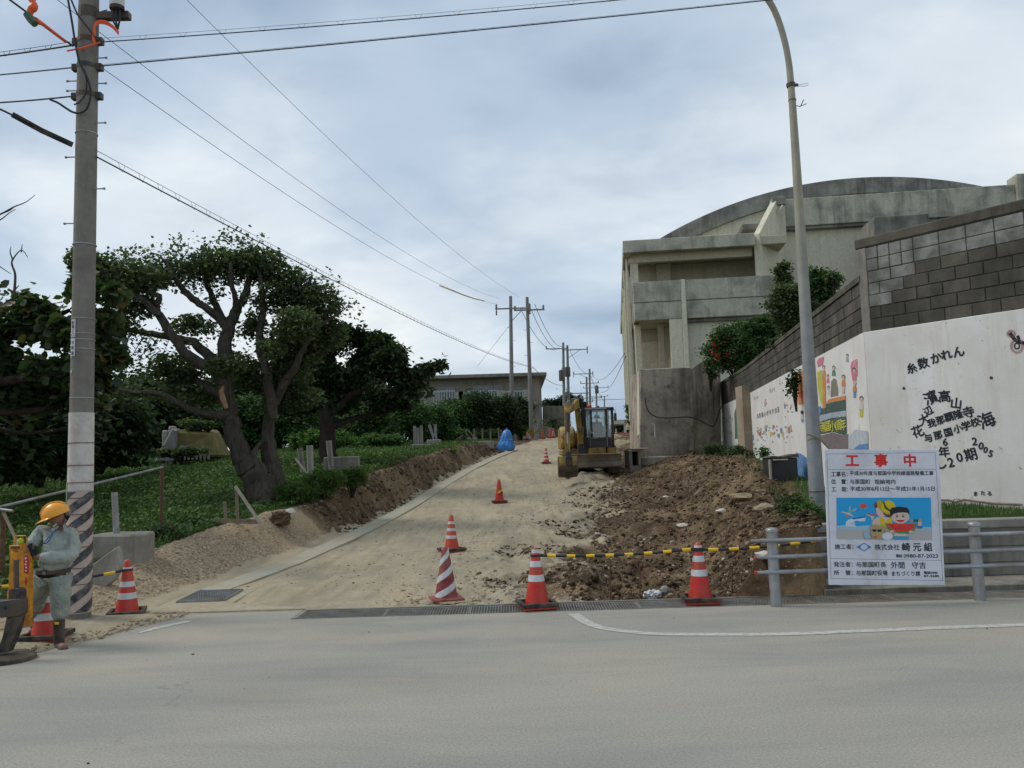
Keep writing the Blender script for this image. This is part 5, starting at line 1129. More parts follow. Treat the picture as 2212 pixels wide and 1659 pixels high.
MB().tube([ry(1744, 938), ry(1758, 942), ry(1772, 950), ry(1790, 968)], .012, 5).tube([ry(1745, 951), ry(1758, 945), ry(1768, 946)], .012, 5).build('dead_vine', M['wood'], lp)
MB().lathe([(0.115, -.005), (0.115, .005)], (0.0, 0, zt_(1062)), 16).build('tie_wire', M['rust'], lp)
# ================================================================== guard rail
gr = thing('guard_rail', (2.94, 9.66, 0), 'grey pipe guard rail with three rails standing along the drain', 'guard rail')
for x in (0, 2.33, 4.66):
    pst = MB().lathe([(0.062, -0.1), (0.062, 0.84), (0.060, 0.842)], (x, 0, 0), 18).build('post', M['galv'], gr, True)
    MB().lathe([(0.070, 0.843), (0.070, 0.868), (0.055, 0.885), (0.02, 0.892)], (x, 0, 0), 18).build('post_cap', M['galv'], gr, True)
    for z in (0.75, 0.565, 0.395): MB().lathe([(0.066, -.022), (0.066, .022)], (x, 0, z), 16).build('clamp_band', M['galv'], gr, True)
for z, x0 in ((0.75, -0.27), (0.565, -0.22), (0.395, -0.22)):
    MB().tube([(x0 + 0.1, -0.075, z), (5.1, -0.075, z)], 0.024, 10).build('rail', M['galv'], gr, True); MB().tube([(x0, -0.075, z), (x0 + 0.3, -0.075, z)], 0.019, 10).build('rail_end', M['galv'], gr, True)
    if z < .7: MB().tube([(x0 - 0.02, -0.075, z), (x0, -0.075, z)], 0.022, 10).build('red_cap', M['cone_red'], gr, True)
# ================================================================== construction notice
def c6(x, y): return 1766 + x * .19535, 961 + y * .19535
sY = 9.50
cTL, cTR, cBL, cBR = at(*c6(48, 62), sY), at(*c6(1322, 45), sY), at(*c6(152, 1540), sY), at(*c6(1425, 1556), sY)
cen = (cTL + cTR + cBL + cBR) / 4; ax = ((cTR - cTL) + (cBR - cBL)).normalized(); az = ((cTL - cBL) + (cTR - cBR)); az = (az - ax * az.dot(ax)).normalized(); ay = az.cross(ax)
SW = ((cTR - cTL).length + (cBR - cBL).length) / 2; SH = ((cTL - cBL).length + (cTR - cBR).length) / 2
sg = thing('construction_sign', cen, 'white construction notice board with red heading and beach cartoon, tied to the guard rail', 'sign', rot=Matrix((( ax.x, ay.x, az.x), (ax.y, ay.y, az.y), (ax.z, ay.z, az.z))).to_euler())
m_board = mplain('sign_board_white', (0.72, 0.72, 0.78), 0.4, var=0.03, dirt=(0.5, 0.49, 0.5), dirt_amt=0.1)
MB().box(-SW / 2, SW / 2, -0.004, 0.012, -SH / 2, SH / 2).build('board', m_board, sg, bevel=0.002)
MB().box(-SW / 2 + .02, -SW / 2 + .05, .0125, .03, -SH / 2 + .02, SH / 2 - .02).box(SW / 2 - .05, SW / 2 - .02, .0125, .03, -SH / 2 + .02, SH / 2 - .02).build('back_frame', M['wood'], sg)
def bl(x, y):                                                     # enlarged-crop point -> board coordinates (bilinear)
    # board edges in the crop
    v = (y - 62 - (x - 48) * (-0.0133)) / 1478.0; xl_ = 48 + 104 * v; xr__ = 1322 + 103 * v; u = (x - xl_) / (xr__ - xl_)
    return (-SW / 2 + SW * u, SH / 2 - SH * v)
_sl = [0]
def flat(poly, c, name='print', z=None, raw=False):
    _sl[0] += 1; z = z if z is not None else 0.0046 + 0.0002 * _sl[0]
    q = poly if raw else [bl(*p) for p in poly]
    key = ('f',) + tuple(c)
    if key not in PC: PC[key] = mflat('print_colour', c, 0.45)
    return MB().add([(a, -z, b) for a, b in q], [tuple(range(len(q)))]).build(name, PC[key], sg, fix=False)
def line(p, q, wd=0.0035, c=(0.05, 0.10, 0.09)):
    a = Vector(bl(*p)); b = Vector(bl(*q)); d = (b - a).normalized(); n = Vector((-d.y, d.x)) * wd / 2; return flat([tuple(a + n), tuple(a - n), tuple(b - n), tuple(b + n)], c, 'frame_line', 0.0046, True)
fr_ = [(78, 108), (1283, 78), (1398, 1475), (170, 1468)]
for i in range(4): line(fr_[i], fr_[(i + 1) % 4])
line((96, 282), (1296, 262)); line((160, 1253), (1382, 1258))
def stext(body, x, y, size, c='k', al='LEFT', xs=1.0, bold=0.0012):
    a, b = bl(x, y); return text_obj(body, size, PC.setdefault(('f', c), mflat('print_' + c, {'k': (0.035, 0.045, 0.05), 'r': (0.70, 0.03, 0.025), 'b': (0.08, 0.22, 0.60)}[c], .45)), Matrix(((1, 0, 0, a), (0, 0, -1, -0.0052), (0, 1, 0, b), (0, 0, 0, 1))), sg, 'lettering', bold, al, xs, 0.0004)
px2 = SH / 1478.0                                                     # metres per crop pixel
for c_, x in (('工', 362), ('事', 682), ('中', 1005)): stext(c_, x, 188 - (x - 362) * .012, 150 * px2, 'r', 'CENTER', 1.05, 0.005)
def fit(body, x0, x1, y, hpx, c='k', bold=0.0012):
    o = stext(body, x0, y, hpx * px2, c, 'LEFT', 1.0, bold); me = o.data; xs_ = [v.co.x for v in me.vertices]; w0 = max(xs_) - min(xs_); m0 = min(xs_)
    tgt = bl(x1, y)[0] - bl(x0, y)[0]
    for v in me.vertices: v.co.x = (v.co.x - m0) * tgt / w0
    return o
fit('工事名：', 133, 318, 335, 60); fit('平成30年度与那国中学校線道路整備工事', 338, 1270, 322, 52)
fit('位　置：', 135, 322, 418, 58); fit('与那国町', 343, 572, 416, 58); fit('祖納地内', 617, 850, 413, 56)
fit('工　期：', 143, 328, 502, 58); fit('平成30年8月13日～平成31年1月15日', 348, 1288, 494, 56)
fit('施工者：', 200, 408, 1128, 60); fit('株式会社', 640, 915, 1128, 66); fit('崎 元 組', 940, 1275, 1125, 98, bold=0.003); fit('電話', 878, 945, 1218, 38); fit('0980-87-2023', 960, 1340, 1217, 56)
fit('発注者：', 195, 405, 1320, 60); fit('与那国町長', 442, 772, 1320, 62); fit('外間', 825, 975, 1322, 78); fit('守吉', 1055, 1208, 1320, 78)
fit('所　管：', 198, 410, 1410, 58); fit('与那国町役場', 445, 790, 1410, 58); fit('まちづくり課', 835, 1150, 1412, 58); fit('電話0980', 1188, 1340, 1395, 32); fit('87-3580', 1188, 1358, 1430, 34)
# company diamond
flat([(435, 1125), (522, 1076), (608, 1122), (524, 1172)], (0.06, 0.22, 0.60), 'emblem'); flat([(462, 1125), (522, 1088), (582, 1122), (524, 1161)], (0.62, 0.62, 0.66), 'emblem'); flat([(440, 1125), (485, 1108), (485, 1140)], (0.06, 0.22, 0.60), 'emblem'); flat([(604, 1122), (562, 1106), (562, 1140)], (0.06, 0.22, 0.60), 'emblem')
stext('MG', 523, 1124, 34 * px2, 'b', 'CENTER', 1.1)
# beach picture
SKY_, SEA, SAND, SKN, YEL, HAIR, WH, DOG = (0.02, 0.36, 0.72), (0.32, 0.52, 0.66), (0.46, 0.45, 0.43), (0.66, 0.50, 0.42), (0.66, 0.50, 0.03), (0.02, 0.02, 0.02), (0.66, 0.70, 0.74), (0.42, 0.33, 0.16)
flat([(200, 590), (1245, 575), (1270, 1040), (220, 1040)], SKY_); flat([(212, 895), (330, 885), (420, 900), (560, 885), (700, 905), (1258, 895), (1262, 950), (216, 950)], SEA); flat([(216, 925), (500, 935), (900, 925), (1260, 935), (1268, 1040), (220, 1040)], SAND)
def ell(cx_, cy_, rx, ry, n=18, a0=0, a1=2 * PI, rot=0): 
    return [(cx_ + rx * math.cos(a0 + (a1 - a0) * i / n) * math.cos(rot) - ry * math.sin(a0 + (a1 - a0) * i / n) * math.sin(rot), cy_ + rx * math.cos(a0 + (a1 - a0) * i / n) * math.sin(rot) + ry * math.sin(a0 + (a1 - a0) * i / n) * math.cos(rot)) for i in range(n)]
flat(ell(501, 677, 38, 28), (0.72, 0.09, 0.02), 'sun_print')
flat([(310, 900), (315, 850), (345, 825), (400, 808), (530, 800), (525, 840), (470, 845), (430, 835), (395, 850), (400, 880), (440, 905)], WH, 'wave'); flat([(370, 815), (525, 785), (528, 803), (400, 825)], (0.03, 0.16, 0.5), 'surfboard'); flat(ell(385, 870, 30, 22), (0.45, 0.62, 0.72), 'wave')
flat([(262, 738), (300, 745), (350, 752), (398, 790), (392, 797), (335, 775), (300, 760), (262, 748)], SKN, 'diver'); flat([(330, 745), (345, 710), (390, 725), (372, 752)], (0.15, 0.45, 0.35), 'diver'); flat([(345, 712), (348, 682), (356, 682), (360, 715)], SKN, 'diver'); flat([(385, 722), (420, 702), (428, 710), (392, 738)], SKN, 'diver'); flat(ell(315, 788, 17, 14), (0.40, 0.28, 0.2), 'diver')
# girl in a straw hat seen from behind
flat([(598, 880), (610, 830), (650, 800), (700, 790), (820, 800), (830, 900), (700, 920)], SKN, 'girl'); flat([(690, 890), (685, 800), (720, 800), (750, 860), (790, 800), (810, 800), (820, 900), (740, 930)], YEL, 'girl'); flat([(640, 700), (655, 680), (740, 690), (750, 780), (700, 800), (650, 770)], SKN, 'girl')
flat([(690, 700), (800, 720), (805, 800), (770, 795), (730, 770)], (0.16, 0.05, 0.04), 'girl'); flat(ell(640, 665, 20, 32), (0.16, 0.05, 0.04), 'girl'); flat([(625, 790), (560, 770), (530, 762), (545, 780), (585, 790), (600, 840)], SKN, 'girl'); flat([(530, 755), (660, 762), (655, 780), (560, 772)], (0.40, 0.12, 0.20), 'girl')
flat(ell(730, 690, 105, 48, rot=0.72), (0.50, 0.38, 0.02), 'hat'); flat(ell(775, 680, 78, 70), YEL, 'hat'); flat([(712, 628), (728, 622), (745, 670), (800, 720), (795, 735), (735, 700)], (0.09, 0.06, 0.03), 'hat')
# small figures at the right, dog with sunglasses
flat(ell(1035, 828, 20, 20), (0.40, 0.3, 0.25), 'beach_figure'); flat([(1060, 815), (1105, 812), (1108, 838), (1062, 840)], (0.03, 0.12, 0.06), 'beach_figure'); flat(ell(1130, 825, 22, 22), (0.40, 0.3, 0.25), 'beach_figure'); flat([(1105, 840), (1150, 840), (1145, 890), (1110, 890)], SKN, 'beach_figure'); flat([(1098, 885), (1155, 885), (1160, 912), (1100, 912)], (0.06, 0.16, 0.42), 'beach_figure'); flat([(1085, 912), (1095, 912), (1100, 945), (1088, 945)], SKN, 'beach_figure'); flat([(1140, 912), (1150, 912), (1152, 945), (1142, 945)], SKN, 'beach_figure')
# boy with a watermelon
flat(ell(910, 790, 98, 75), SKN, 'boy'); flat(ell(995, 800, 16, 22), SKN, 'boy'); flat([(800, 775), (790, 720), (815, 690), (900, 678), (980, 688), (1010, 725), (1005, 760), (985, 745), (940, 740), (880, 745), (830, 760), (822, 780)], HAIR, 'boy')
flat(ell(872, 782, 13, 15), HAIR, 'boy'); flat(ell(942, 778, 13, 15), HAIR, 'boy'); flat(ell(872, 779, 5, 6), WH, 'boy'); flat(ell(942, 775, 5, 6), WH, 'boy'); flat(ell(912, 812, 50, 34, 14, 0, PI), (0.60, 0.04, 0.05), 'boy'); flat([(862, 812), (962, 812), (955, 820), (870, 820)], WH, 'boy')
flat([(880, 850), (945, 850), (960, 960), (1000, 1000), (840, 1000), (860, 950)], SKN, 'boy'); flat([(845, 1003), (1005, 1000), (1010, 1036), (845, 1038)], (0.05, 0.32, 0.55), 'boy')
flat([(745, 862), (1088, 862), (1090, 890), (1060, 945), (1000, 968), (900, 972), (830, 955), (780, 920)], (0.05, 0.26, 0.08), 'watermelon'); flat([(760, 862), (1075, 862), (1060, 915), (1000, 948), (900, 955), (830, 938), (785, 900)], (0.70, 0.05, 0.04), 'watermelon')
rs2 = random.Random(8)
for _ in range(16): x = rs2.uniform(810, 1040); y = rs2.uniform(880, 925); flat(ell(x, y, 4, 5, 6), HAIR, 'seed')
for x in (820, 1030): flat(ell(x, 950, 26, 14), SKN, 'boy')
flat([(570, 905), (620, 880), (740, 890), (800, 950), (760, 965), (730, 935), (620, 925), (585, 925)], DOG, 'dog'); flat([(590, 925), (735, 925), (720, 990), (705, 1032), (610, 1032), (590, 990)], DOG, 'dog'); flat([(600, 928), (650, 928), (645, 955), (610, 955)], HAIR, 'dog'); flat([(655, 930), (710, 928), (700, 955), (662, 955)], HAIR, 'dog'); flat([(612, 1005), (665, 1000), (640, 1030)], (0.55, 0.1, 0.08), 'dog')
flat(ell(770, 1000, 60, 42), WH, 'ball'); flat([(505, 965), (560, 960), (590, 1020), (545, 1036), (515, 1000)], (0.30, 0.50, 0.60), 'ice_block')
# ================================================================== traffic cones
def cone(loc, label, h=0.70, bands=((0.30, 0.365), (0.455, 0.52), (0.60, 0.65)), mat='cone_red', weight=True, group='red traffic cones on the site', spiral=False, rz=0.0, rb=0.145, sc=1.0):
    c = thing('traffic_cone', loc, label, 'traffic cone', group, rz=rz)
    rt = 0.035; r = lambda z: rb + (rt - rb) * (z - 0.03) / (h - 0.03)
    prof = [(rb + .012, 0.028), (rb, 0.036)] + [(r(z), z) for z in (0.2, 0.4, 0.55, h - 0.03)] + [(rt * 0.72, h - 0.008), (rt * 0.3, h)]
    MB().lathe(prof, n=22).build('cone_body', M[mat], c, True)
    MB().box(-.20, .20, -.20, .20, 0.0, 0.027).build('base', M[mat], c, bevel=0.006)
    if weight:
        f = MB(); o, i_ = 0.215, 0.165
        f.box(-o, o, -o, -i_, .030, .075); f.box(-o, o, i_, o, .030, .075); f.box(-o, -i_, -i_ + .001, i_ - .001, .030, .075); f.box(i_, o, -i_ + .001, i_ - .001, .030, .075); f.build('rubber_weight', M['black_rubber'], c, bevel=0.004)
    if not spiral:
        for z0, z1 in bands: MB().lathe([(r(z0) + .0022, z0), (r(z1) + .0022, z1)], n=22).build('reflective_band', M['band_white'], c, True)
    else:
        for k in range(-1, 4):
            vs = []; fs = []; N = 36
            for i in range(N + 1):
                a = -PI + 2 * PI * i / N; zb = -0.02 + 0.21 * k + 0.42 * i / N
                for q in (zb, zb + 0.085): z_ = min(max(q, .04), h - .012); vs.append(((r(z_) + .003) * math.cos(a), (r(z_) + .003) * math.sin(a), z_))
                if i and abs(vs[-1][2] - vs[-2][2]) > 1e-3: fs.append((2 * i - 2, 2 * i, 2 * i + 1, 2 * i - 1))
            if fs: MB().add(vs, fs).build('white_stripe', M['band_white'], c, fix=False)
    if sc != 1: c.scale = (sc,) * 3
    return c
def gz(x, y): return H1(x, y) if y > 10.3 else 0.0
B3 = ((0.215, 0.29), (0.36, 0.43), (0.555, 0.60)); 
def put(u, Y, z=None): x = at(u, 1000, Y).x; return (x, Y, z if z is not None else gz(x, Y))
P_c1 = Vector((at(1160, 1300, 9.98).x, 9.98, 0.012)); P_c2 = Vector((at(1513, 1290, 10.02).x, 10.02, 0.012))
cone(P_c1, 'bright red cone with black weight at the left end of the striped bar', bands=((0.31, 0.385), (0.475, 0.545), (0.635, 0.675)), rz=R(12), sc=1.0)
cone(P_c2, 'bright red cone with black rubber weight standing on the grating next to the guard rail', bands=((0.31, 0.385), (0.475, 0.545), (0.635, 0.665)), rz=R(-3))
xs_ = at(964, 1290, 10.7).x; cone((xs_, 10.7, 0.02), 'faded maroon cone with slanted white stripes at the road mouth', h=0.66, mat='cone_maroon', weight=False, spiral=True, group=None, rz=R(15))
B4 = ((0.19, 0.235), (0.33, 0.375), (0.46, 0.505)); 
x_ = at(976, 1190, 15.9).x; cone((x_, 15.9, gz(x_, 15.9)), 'orange red cone with three white bands just behind the maroon striped cone', bands=((0.25, 0.31), (0.39, 0.445), (0.52, 0.57)), mat='cone_orange', rz=R(30))
x_ = at(1079, 1085, 24.6).x; c25 = cone((x_, 24.6, gz(x_, 24.6)), 'plain red cone with a yellow black mark half way up the side road', bands=(), mat='cone_red', rz=R(10))
f = MB(); f.prism([(-0.09, 0.30), (-0.03, 0.28), (0.09, 0.36), (0.07, 0.40)], 'y', -0.122, -0.1); f.build('yellow_mark', M['bar_yellow'], c25); MB().prism([(-0.08, 0.255), (0.08, 0.29), (0.085, 0.345), (-0.03, 0.275)], 'y', -0.126, -0.104).build('black_mark', M['bar_black'], c25)
x_ = at(1180, 998, 37).x; cone((x_, 37, gz(x_, 37)), 'orange red cone with three white bands left of the digger bucket', bands=((0.19, 0.25), (0.35, 0.41), (0.50, 0.56)), mat='cone_orange', sc=1.0)
for u, Y, bd, lb in ((1083, 55, B4, 'small banded cone half hidden behind the blue tarpaulin'), (1139, 58, B4, 'small banded cone between the twin poles'), (1172, 60, (), 'small plain cone just right of the right twin pole'), (1189, 61, (), 'small plain cone before the pale sloping wall'), (1195.5, 62, B4, 'small banded cone touching its plain neighbour by the pale wall')):
    x_ = at(u, 950, Y).x; cone((x_, Y, gz(x_, Y)), lb, bands=bd, mat='cone_orange')
x_ = at(1331, 940, 78).x; cone((x_, 78, at(1331, 946, 78).z), 'tall banded cone among the red barriers at the top of the road', h=.9, bands=((.3, .38), (.5, .58), (.68, .74)), mat='cone_red')
bg0 = None
for i, u in enumerate((1322, 1338, 1345, 1352, 1359, 1366, 1374)):
    q = at(u, 945, 79 + i * .2); 
    b_ = thing('barrier', q, 'low red and white plastic barrier at the top of the road, number of the row told by its place', 'barrier', 'red and white barriers at the top of the road')
    b_['label'] = 'low red white barrier far up the road, ' + ('leftmost of the row', 'just right of the tall cone', 'third in the row from left', 'middle of the row of seven', 'left of the white canopy post', 'sixth in the row from left', 'rightmost of the row')[i]
    MB().prism([(-.30, 0), (-.26, .25), (-.26, .45), (.26, .45), (.26, .25), (.30, 0)], 'y', -.12, .12).build('barrier_body', M['cone_red'], b_, bevel=.02); MB().box(-.15, .15, -.13, -.122, .2, .36).build('white_panel', M['band_white'], b_)
# left pair of cones
Lc1 = Vector((at(274, 1340, 10.35).x, 10.35, -0.005)); cone(Lc1, 'red cone with black weight on the gravel right of the striped pole', bands=((0.215, 0.29), (0.365, 0.43), (0.565, 0.605)), rz=R(18), mat='cone_red', sc=.97)
Lc2 = Vector((at(98, 1390, 8.95).x, 8.95, 0.01)); cone(Lc2, 'red cone with black weight behind the boots of the worker', bands=((0.215, 0.29), (0.40, 0.465)), rz=R(2), mat='cone_red', sc=.98)
Lc3 = Vector((at(62, 1372, 9.7).x, 9.55, 0.01)); cone(Lc3, 'dull red cone mostly hidden behind the worker and the front cone', bands=((0.30, 0.36),), rz=R(22), mat='cone_orange', sc=.94, weight=False)
def cbar(a, b, label, seg=0.23, ylen=0.10, r=0.017, ph=0.14):
    a = Vector(a); b = Vector(b); o = thing('cone_bar', a, label, 'cone bar'); d = b - a; Lb = d.length; d.normalize()
    pts = [d * (Lb * i / 12) - Vector((0, 0, 0.035 * 4 * (i / 12) * (1 - i / 12))) for i in range(13)]
    f = lambda s: (d * s) - Vector((0, 0, 0.035 * 4 * (s / Lb) * (1 - s / Lb)))
    MB().tube(pts, r, 10).build('black_pipe', M['bar_black'], o, True)
    s = ph
    while s + ylen < Lb - .03: MB().tube([f(s), f(s + ylen)], r + .0018, 10).build('yellow_band', M['bar_yellow'], o, True); s += seg
    for q in (0.0, Lb): MB().lathe([(.062, -.012), (.066, .012)], d * q, 16).build('end_ring', M['bar_black'], o, True)
    return o
cbar(P_c1 + Vector((0, 0, .605)), P_c2 + Vector((0, 0, .625)), 'yellow and black bar hung between the two bright red cones')
cbar(P_c2 + Vector((0, .0, .61)), at(1790, 1163, 10.1), 'yellow and black bar running from the right cone behind the guard rail to the sign', ph=0.12, seg=.25, ylen=.12)
cbar(Lc1 + Vector((0, 0, .555)), Vector((-5.9, 9.5, .50)), 'yellow and black bar running left from the gravel cone behind the striped pole', seg=.27, ylen=.13)
cbar(Vector((-5.95, 9.3, .50)), Vector((-7.8, 9.2, .50)), 'yellow and black bar end at the left picture edge behind the orange stand', seg=.27, ylen=.13)
# ================================================================== growing trees
def resample(pts, rs, step):
    P, Q = [], []
    for i in range(len(pts) - 1):
        a, b = Vector(pts[i]), Vector(pts[i + 1]); n = max(1, int((b - a).length / step))
        for k in range(n): P.append(a.lerp(b, k / n)); Q.append(rs[i] + (rs[i + 1] - rs[i]) * k / n)
    P.append(Vector(pts[-1])); Q.append(rs[-1]); return P, Q
def leaves(name, pts, size, m, parent, seed, droop=0.25, shape=4, asp=0.6, var=0.5, up=0.6):
    r = np.random.RandomState(seed); n = len(pts); s = size * (1 - var / 2 + var * r.rand(n))[:, None]
    a = r.rand(n) * 2 * PI; el = (r.rand(n) - 0.5) * 1.5 - droop
    d = np.stack([np.cos(a) * np.cos(el), np.sin(a) * np.cos(el), np.sin(el)], -1)
    upv = np.stack([r.randn(n) * (1 - up), r.randn(n) * (1 - up), up + 0 * a], -1); side = np.cross(d, upv); side /= np.linalg.norm(side, axis=1)[:, None] + 1e-9
    nm = np.cross(side, d)
    if shape == 4:
        V = np.stack([pts, pts + d * s * 0.5 + side * s * asp * 0.5 + nm * s * 0.10, pts + d * s, pts + d * s * 0.5 - side * s * asp * 0.5 + nm * s * 0.10], 1)
        F = np.array([[0, 1, 2], [0, 2, 3]])
    else:
        V = np.stack([pts, pts + d * s * .25 + side * s * asp * .38 + nm * s * .06, pts + d * s * .65 + side * s * asp * .5 + nm * s * .08, pts + d * s * 1.0 - nm * s * .05, pts + d * s * .65 - side * s * asp * .5 + nm * s * .08, pts + d * s * .25 - side * s * asp * .38 + nm * s * .06], 1)
        F = np.array([[0, 1, 2], [0, 2, 3], [0, 3, 4], [0, 4, 5]])
    k = V.shape[1]; FF = (F[None] + (np.arange(n) * k)[:, None, None]).reshape(-1, 3)
    return npmesh(name, V.reshape(-1, 3), FF, m, parent)
def blobpts(blobs, n, r, shell=0.0):
    vol = np.array([b[1][0] * b[1][1] * b[1][2] for b in blobs]) ** 0.75; vol = vol / vol.sum(); out = []
    for b, w_ in zip(blobs, vol):
        k = max(3, int(n * w_)); d = r.randn(k, 3); d /= np.linalg.norm(d, axis=1)[:, None]; rad = (shell + (1 - shell) * r.rand(k)) ** (1 / 2.4)
        out.append(np.array(b[0])[None] + d * rad[:, None] * np.array(b[1])[None])
    return np.concatenate(out)
def grow_tree(loc, label, cat, limbs, blobs, natt, leaf, lsize, lper, seed, bark='bark', step=0.22, di=1.5, dk=0.32, shape=4, extra=0, group=None, spread=0.16, name='tree', sides=7, asp=0.6, iters=60, eblobs=None, gap=0.42):
    r = np.random.RandomState(seed); root = thing(name, (0, 0, 0), label, cat, group)
    mb = MB(); nodes = []; par = []; lim = []
    for pts, rs in limbs:
        P, Q = resample(smooth_path(pts, 4), list(np.interp(np.linspace(0, len(rs) - 1, (len(pts) - 1) * 4 + 1), range(len(rs)), rs)), 0.25)
        P2 = [p + Vector((r.randn(), r.randn(), r.randn())) * (0.12 * q) for p, q in zip(P, Q)]
        mb.tube(P2, Q, 12 if Q[0] > 0.12 else sides, wob=0.07)
        st = len(nodes)
        for i, (p, q) in enumerate(zip(P2, Q)):
            if q < 0.13 or i > len(P2) * .7: nodes.append(tuple(p)); par.append(-1); lim.append(True)
    N = np.array(nodes); A = blobpts(blobs, natt, r)
    best = np.full(len(A), 1e9); bi = np.zeros(len(A), int); start = 0; alive = np.ones(len(A), bool)
    for it in range(iters):
        new = N[start:]
        if len(new) == 0: break
        for j in range(0, len(new), 800):
            dd = np.linalg.norm(A[:, None] - new[None, j:j + 800], axis=2); k = dd.argmin(1); dv = dd[np.arange(len(A)), k]; b = dv < best; best[b] = dv[b]; bi[b] = k[b] + start + j
        alive &= best > dk; start = len(N)
        use = alive & (best < di * (3.0 if it < 6 else 1.2))
        if not use.any(): break
        acc = {}
        for i in np.where(use)[0]:
            v = A[i] - N[bi[i]]; v /= np.linalg.norm(v) + 1e-9; acc.setdefault(int(bi[i]), []).append(v)
        add = []
        for k, vs in acc.items():
            v = np.sum(vs, 0) + r.randn(3) * 0.25 + np.array([0, 0, 0.1]); v /= np.linalg.norm(v) + 1e-9; add.append(N[k] + v * step); par.append(k)
        N = np.concatenate([N, np.array(add)]); 
        best = np.where(alive, best, best)
    nl = len(lim); rad = np.zeros(len(N)); ch = [[] for _ in range(len(N))]
    for i in range(nl, len(N)): ch[par[i]].append(i)
    for i in range(len(N) - 1, -1, -1): rad[i] = (0.0065 ** 2.2 + sum(rad[c] ** 2.2 for c in ch[i])) ** (1 / 2.2)
    tw = MB()
    done_ = set()
    for i in range(nl, len(N)):
        if i in done_: continue
        # follow the thickest child into one chain
        chain = [par[i], i]; done_.add(i); c = i
        while ch[c]:
            c2 = max(ch[c], key=lambda q: rad[q]); chain.append(c2); done_.add(c2); c = c2
        q = [min(0.09, rad[k]) for k in chain]; q[0] = q[1]
        tw.tube([N[k] for k in chain], q, 5 if q[0] > .02 else 4, caps=False)
    mb.build('trunk', M[bark], root, True, fix=False); tag(tw.build('twigs', M[bark], root, True, fix=False), kind='stuff')
    tip = np.array([i for i in range(nl, len(N)) if rad[i] < 0.018]); 
    if len(tip) == 0: tip = np.arange(nl, len(N))
    pts = np.repeat(N[tip], lper, 0) + r.randn(len(tip) * lper, 3) * spread
    if extra:
        e = blobpts(eblobs or blobs, extra, r); c = fbm(e[:, 0] * 1.0 + e[:, 1] * .7, e[:, 2] * 1.3 + e[:, 1] * .4, 1.1, 2, seed); e = e[c > gap]; pts = np.concatenate([pts, e])
    leaves('crown', pts, lsize, M[leaf], root, seed + 1, shape=shape, asp=asp); return root
def blob(u, v, ru, rv, Y, dz=1.0): c = at(u, v, Y); return (tuple(c), (ru * Y / FPX, dz * (ru + rv) / 2 * Y / FPX, rv * Y / FPX))
def limb(Y, pts, rs, dy=0.0, d1=0.0):
    n = len(pts); return ([at(u, v, Y + dy + (d1 - dy) * i / max(1, n - 1)) for i, (u, v) in enumerate(pts)], [q * Y / FPX for q in rs])
Y1 = 20.3
L1 = [limb(Y1, [(582, 1100), (560, 1045), (540, 1010), (520, 975), (505, 930), (495, 890), (487, 840), (482, 790)], [38, 33, 27, 21, 18, 16, 14, 12]),
      limb(Y1, [(592, 1098), (588, 1040), (583, 985), (580, 940), (586, 890), (600, 845), (606, 790), (604, 740)], [32, 26, 18, 14, 12, 10, 8, 6], 0.3, 0.6),
      limb(Y1, [(575, 1095), (566, 1060), (560, 1020), (548, 985), (556, 965), (575, 950)], [26, 20, 9, 6, 5, 6], -0.35, 0.1),
      limb(Y1, [(488, 830), (455, 795), (404, 768), (378, 733), (348, 690), (338, 662), (343, 640), (312, 629), (286, 616), (244, 592)], [13, 12, 11, 10, 9, 8, 6, 5, 4, 3], 0, -1.0),
      limb(Y1, [(340, 680), (318, 655), (293, 639), (262, 612), (236, 597), (212, 565)], [9, 7, 6.5, 5, 4.5, 3], -0.6, -1.4),
      limb(Y1, [(484, 830), (462, 763 + 22), (425, 745), (390, 733), (330, 722), (277, 712), (222, 697)], [14, 12, 10, 8.5, 7, 5, 3.5], 0.1, 0.7),
      limb(Y1, [(482, 800), (485, 745), (497, 700), (512, 668), (528, 640), (541, 590), (547, 545)], [17, 15, 13, 11, 9, 6, 4], 0, 0.3),
      limb(Y1, [(492, 715), (470, 685), (430, 655), (400, 632), (374, 595), (352, 560)], [10, 9, 8, 7, 5, 3], 0, -0.5),
      limb(Y1, [(487, 700), (470, 668), (458, 640), (446, 612), (440, 565)], [9, 8, 7, 5, 3], 0, 0.8),
      limb(Y1, [(512, 670), (508, 640), (500, 610), (498, 570)], [7, 6, 5, 3], 0, -0.6),
      limb(Y1, [(495, 895), (450, 895), (407, 882), (358, 856), (320, 848), (277, 847), (215, 828)], [10, 9, 8, 6, 5, 4, 3], -0.1, -1.2),
      limb(Y1, [(490, 860), (455, 838), (420, 820), (390, 812), (325, 810)], [12, 10, 8, 6, 4], 0.2, 1.2),
      limb(Y1, [(586, 900), (584, 850), (575, 800), (560, 745), (566, 690), (567, 640), (560, 585)], [14, 12, 10, 9, 7.5, 6, 4], 0.3, 0),
      limb(Y1, [(592, 870), (612, 830), (634, 800), (652, 758), (676, 718), (715, 688), (745, 668)], [12, 10, 8, 6.5, 5, 3, 1.2], 0.4, -0.3),
      limb(Y1, [(604, 760), (618, 715), (642, 676), (662, 640), (672, 600)], [9, 8, 7, 5, 3], 0.5, 0.2),
      limb(Y1, [(645, 680), (680, 650), (715, 635)], [5, 4, 3], 0.4, 0.9)]
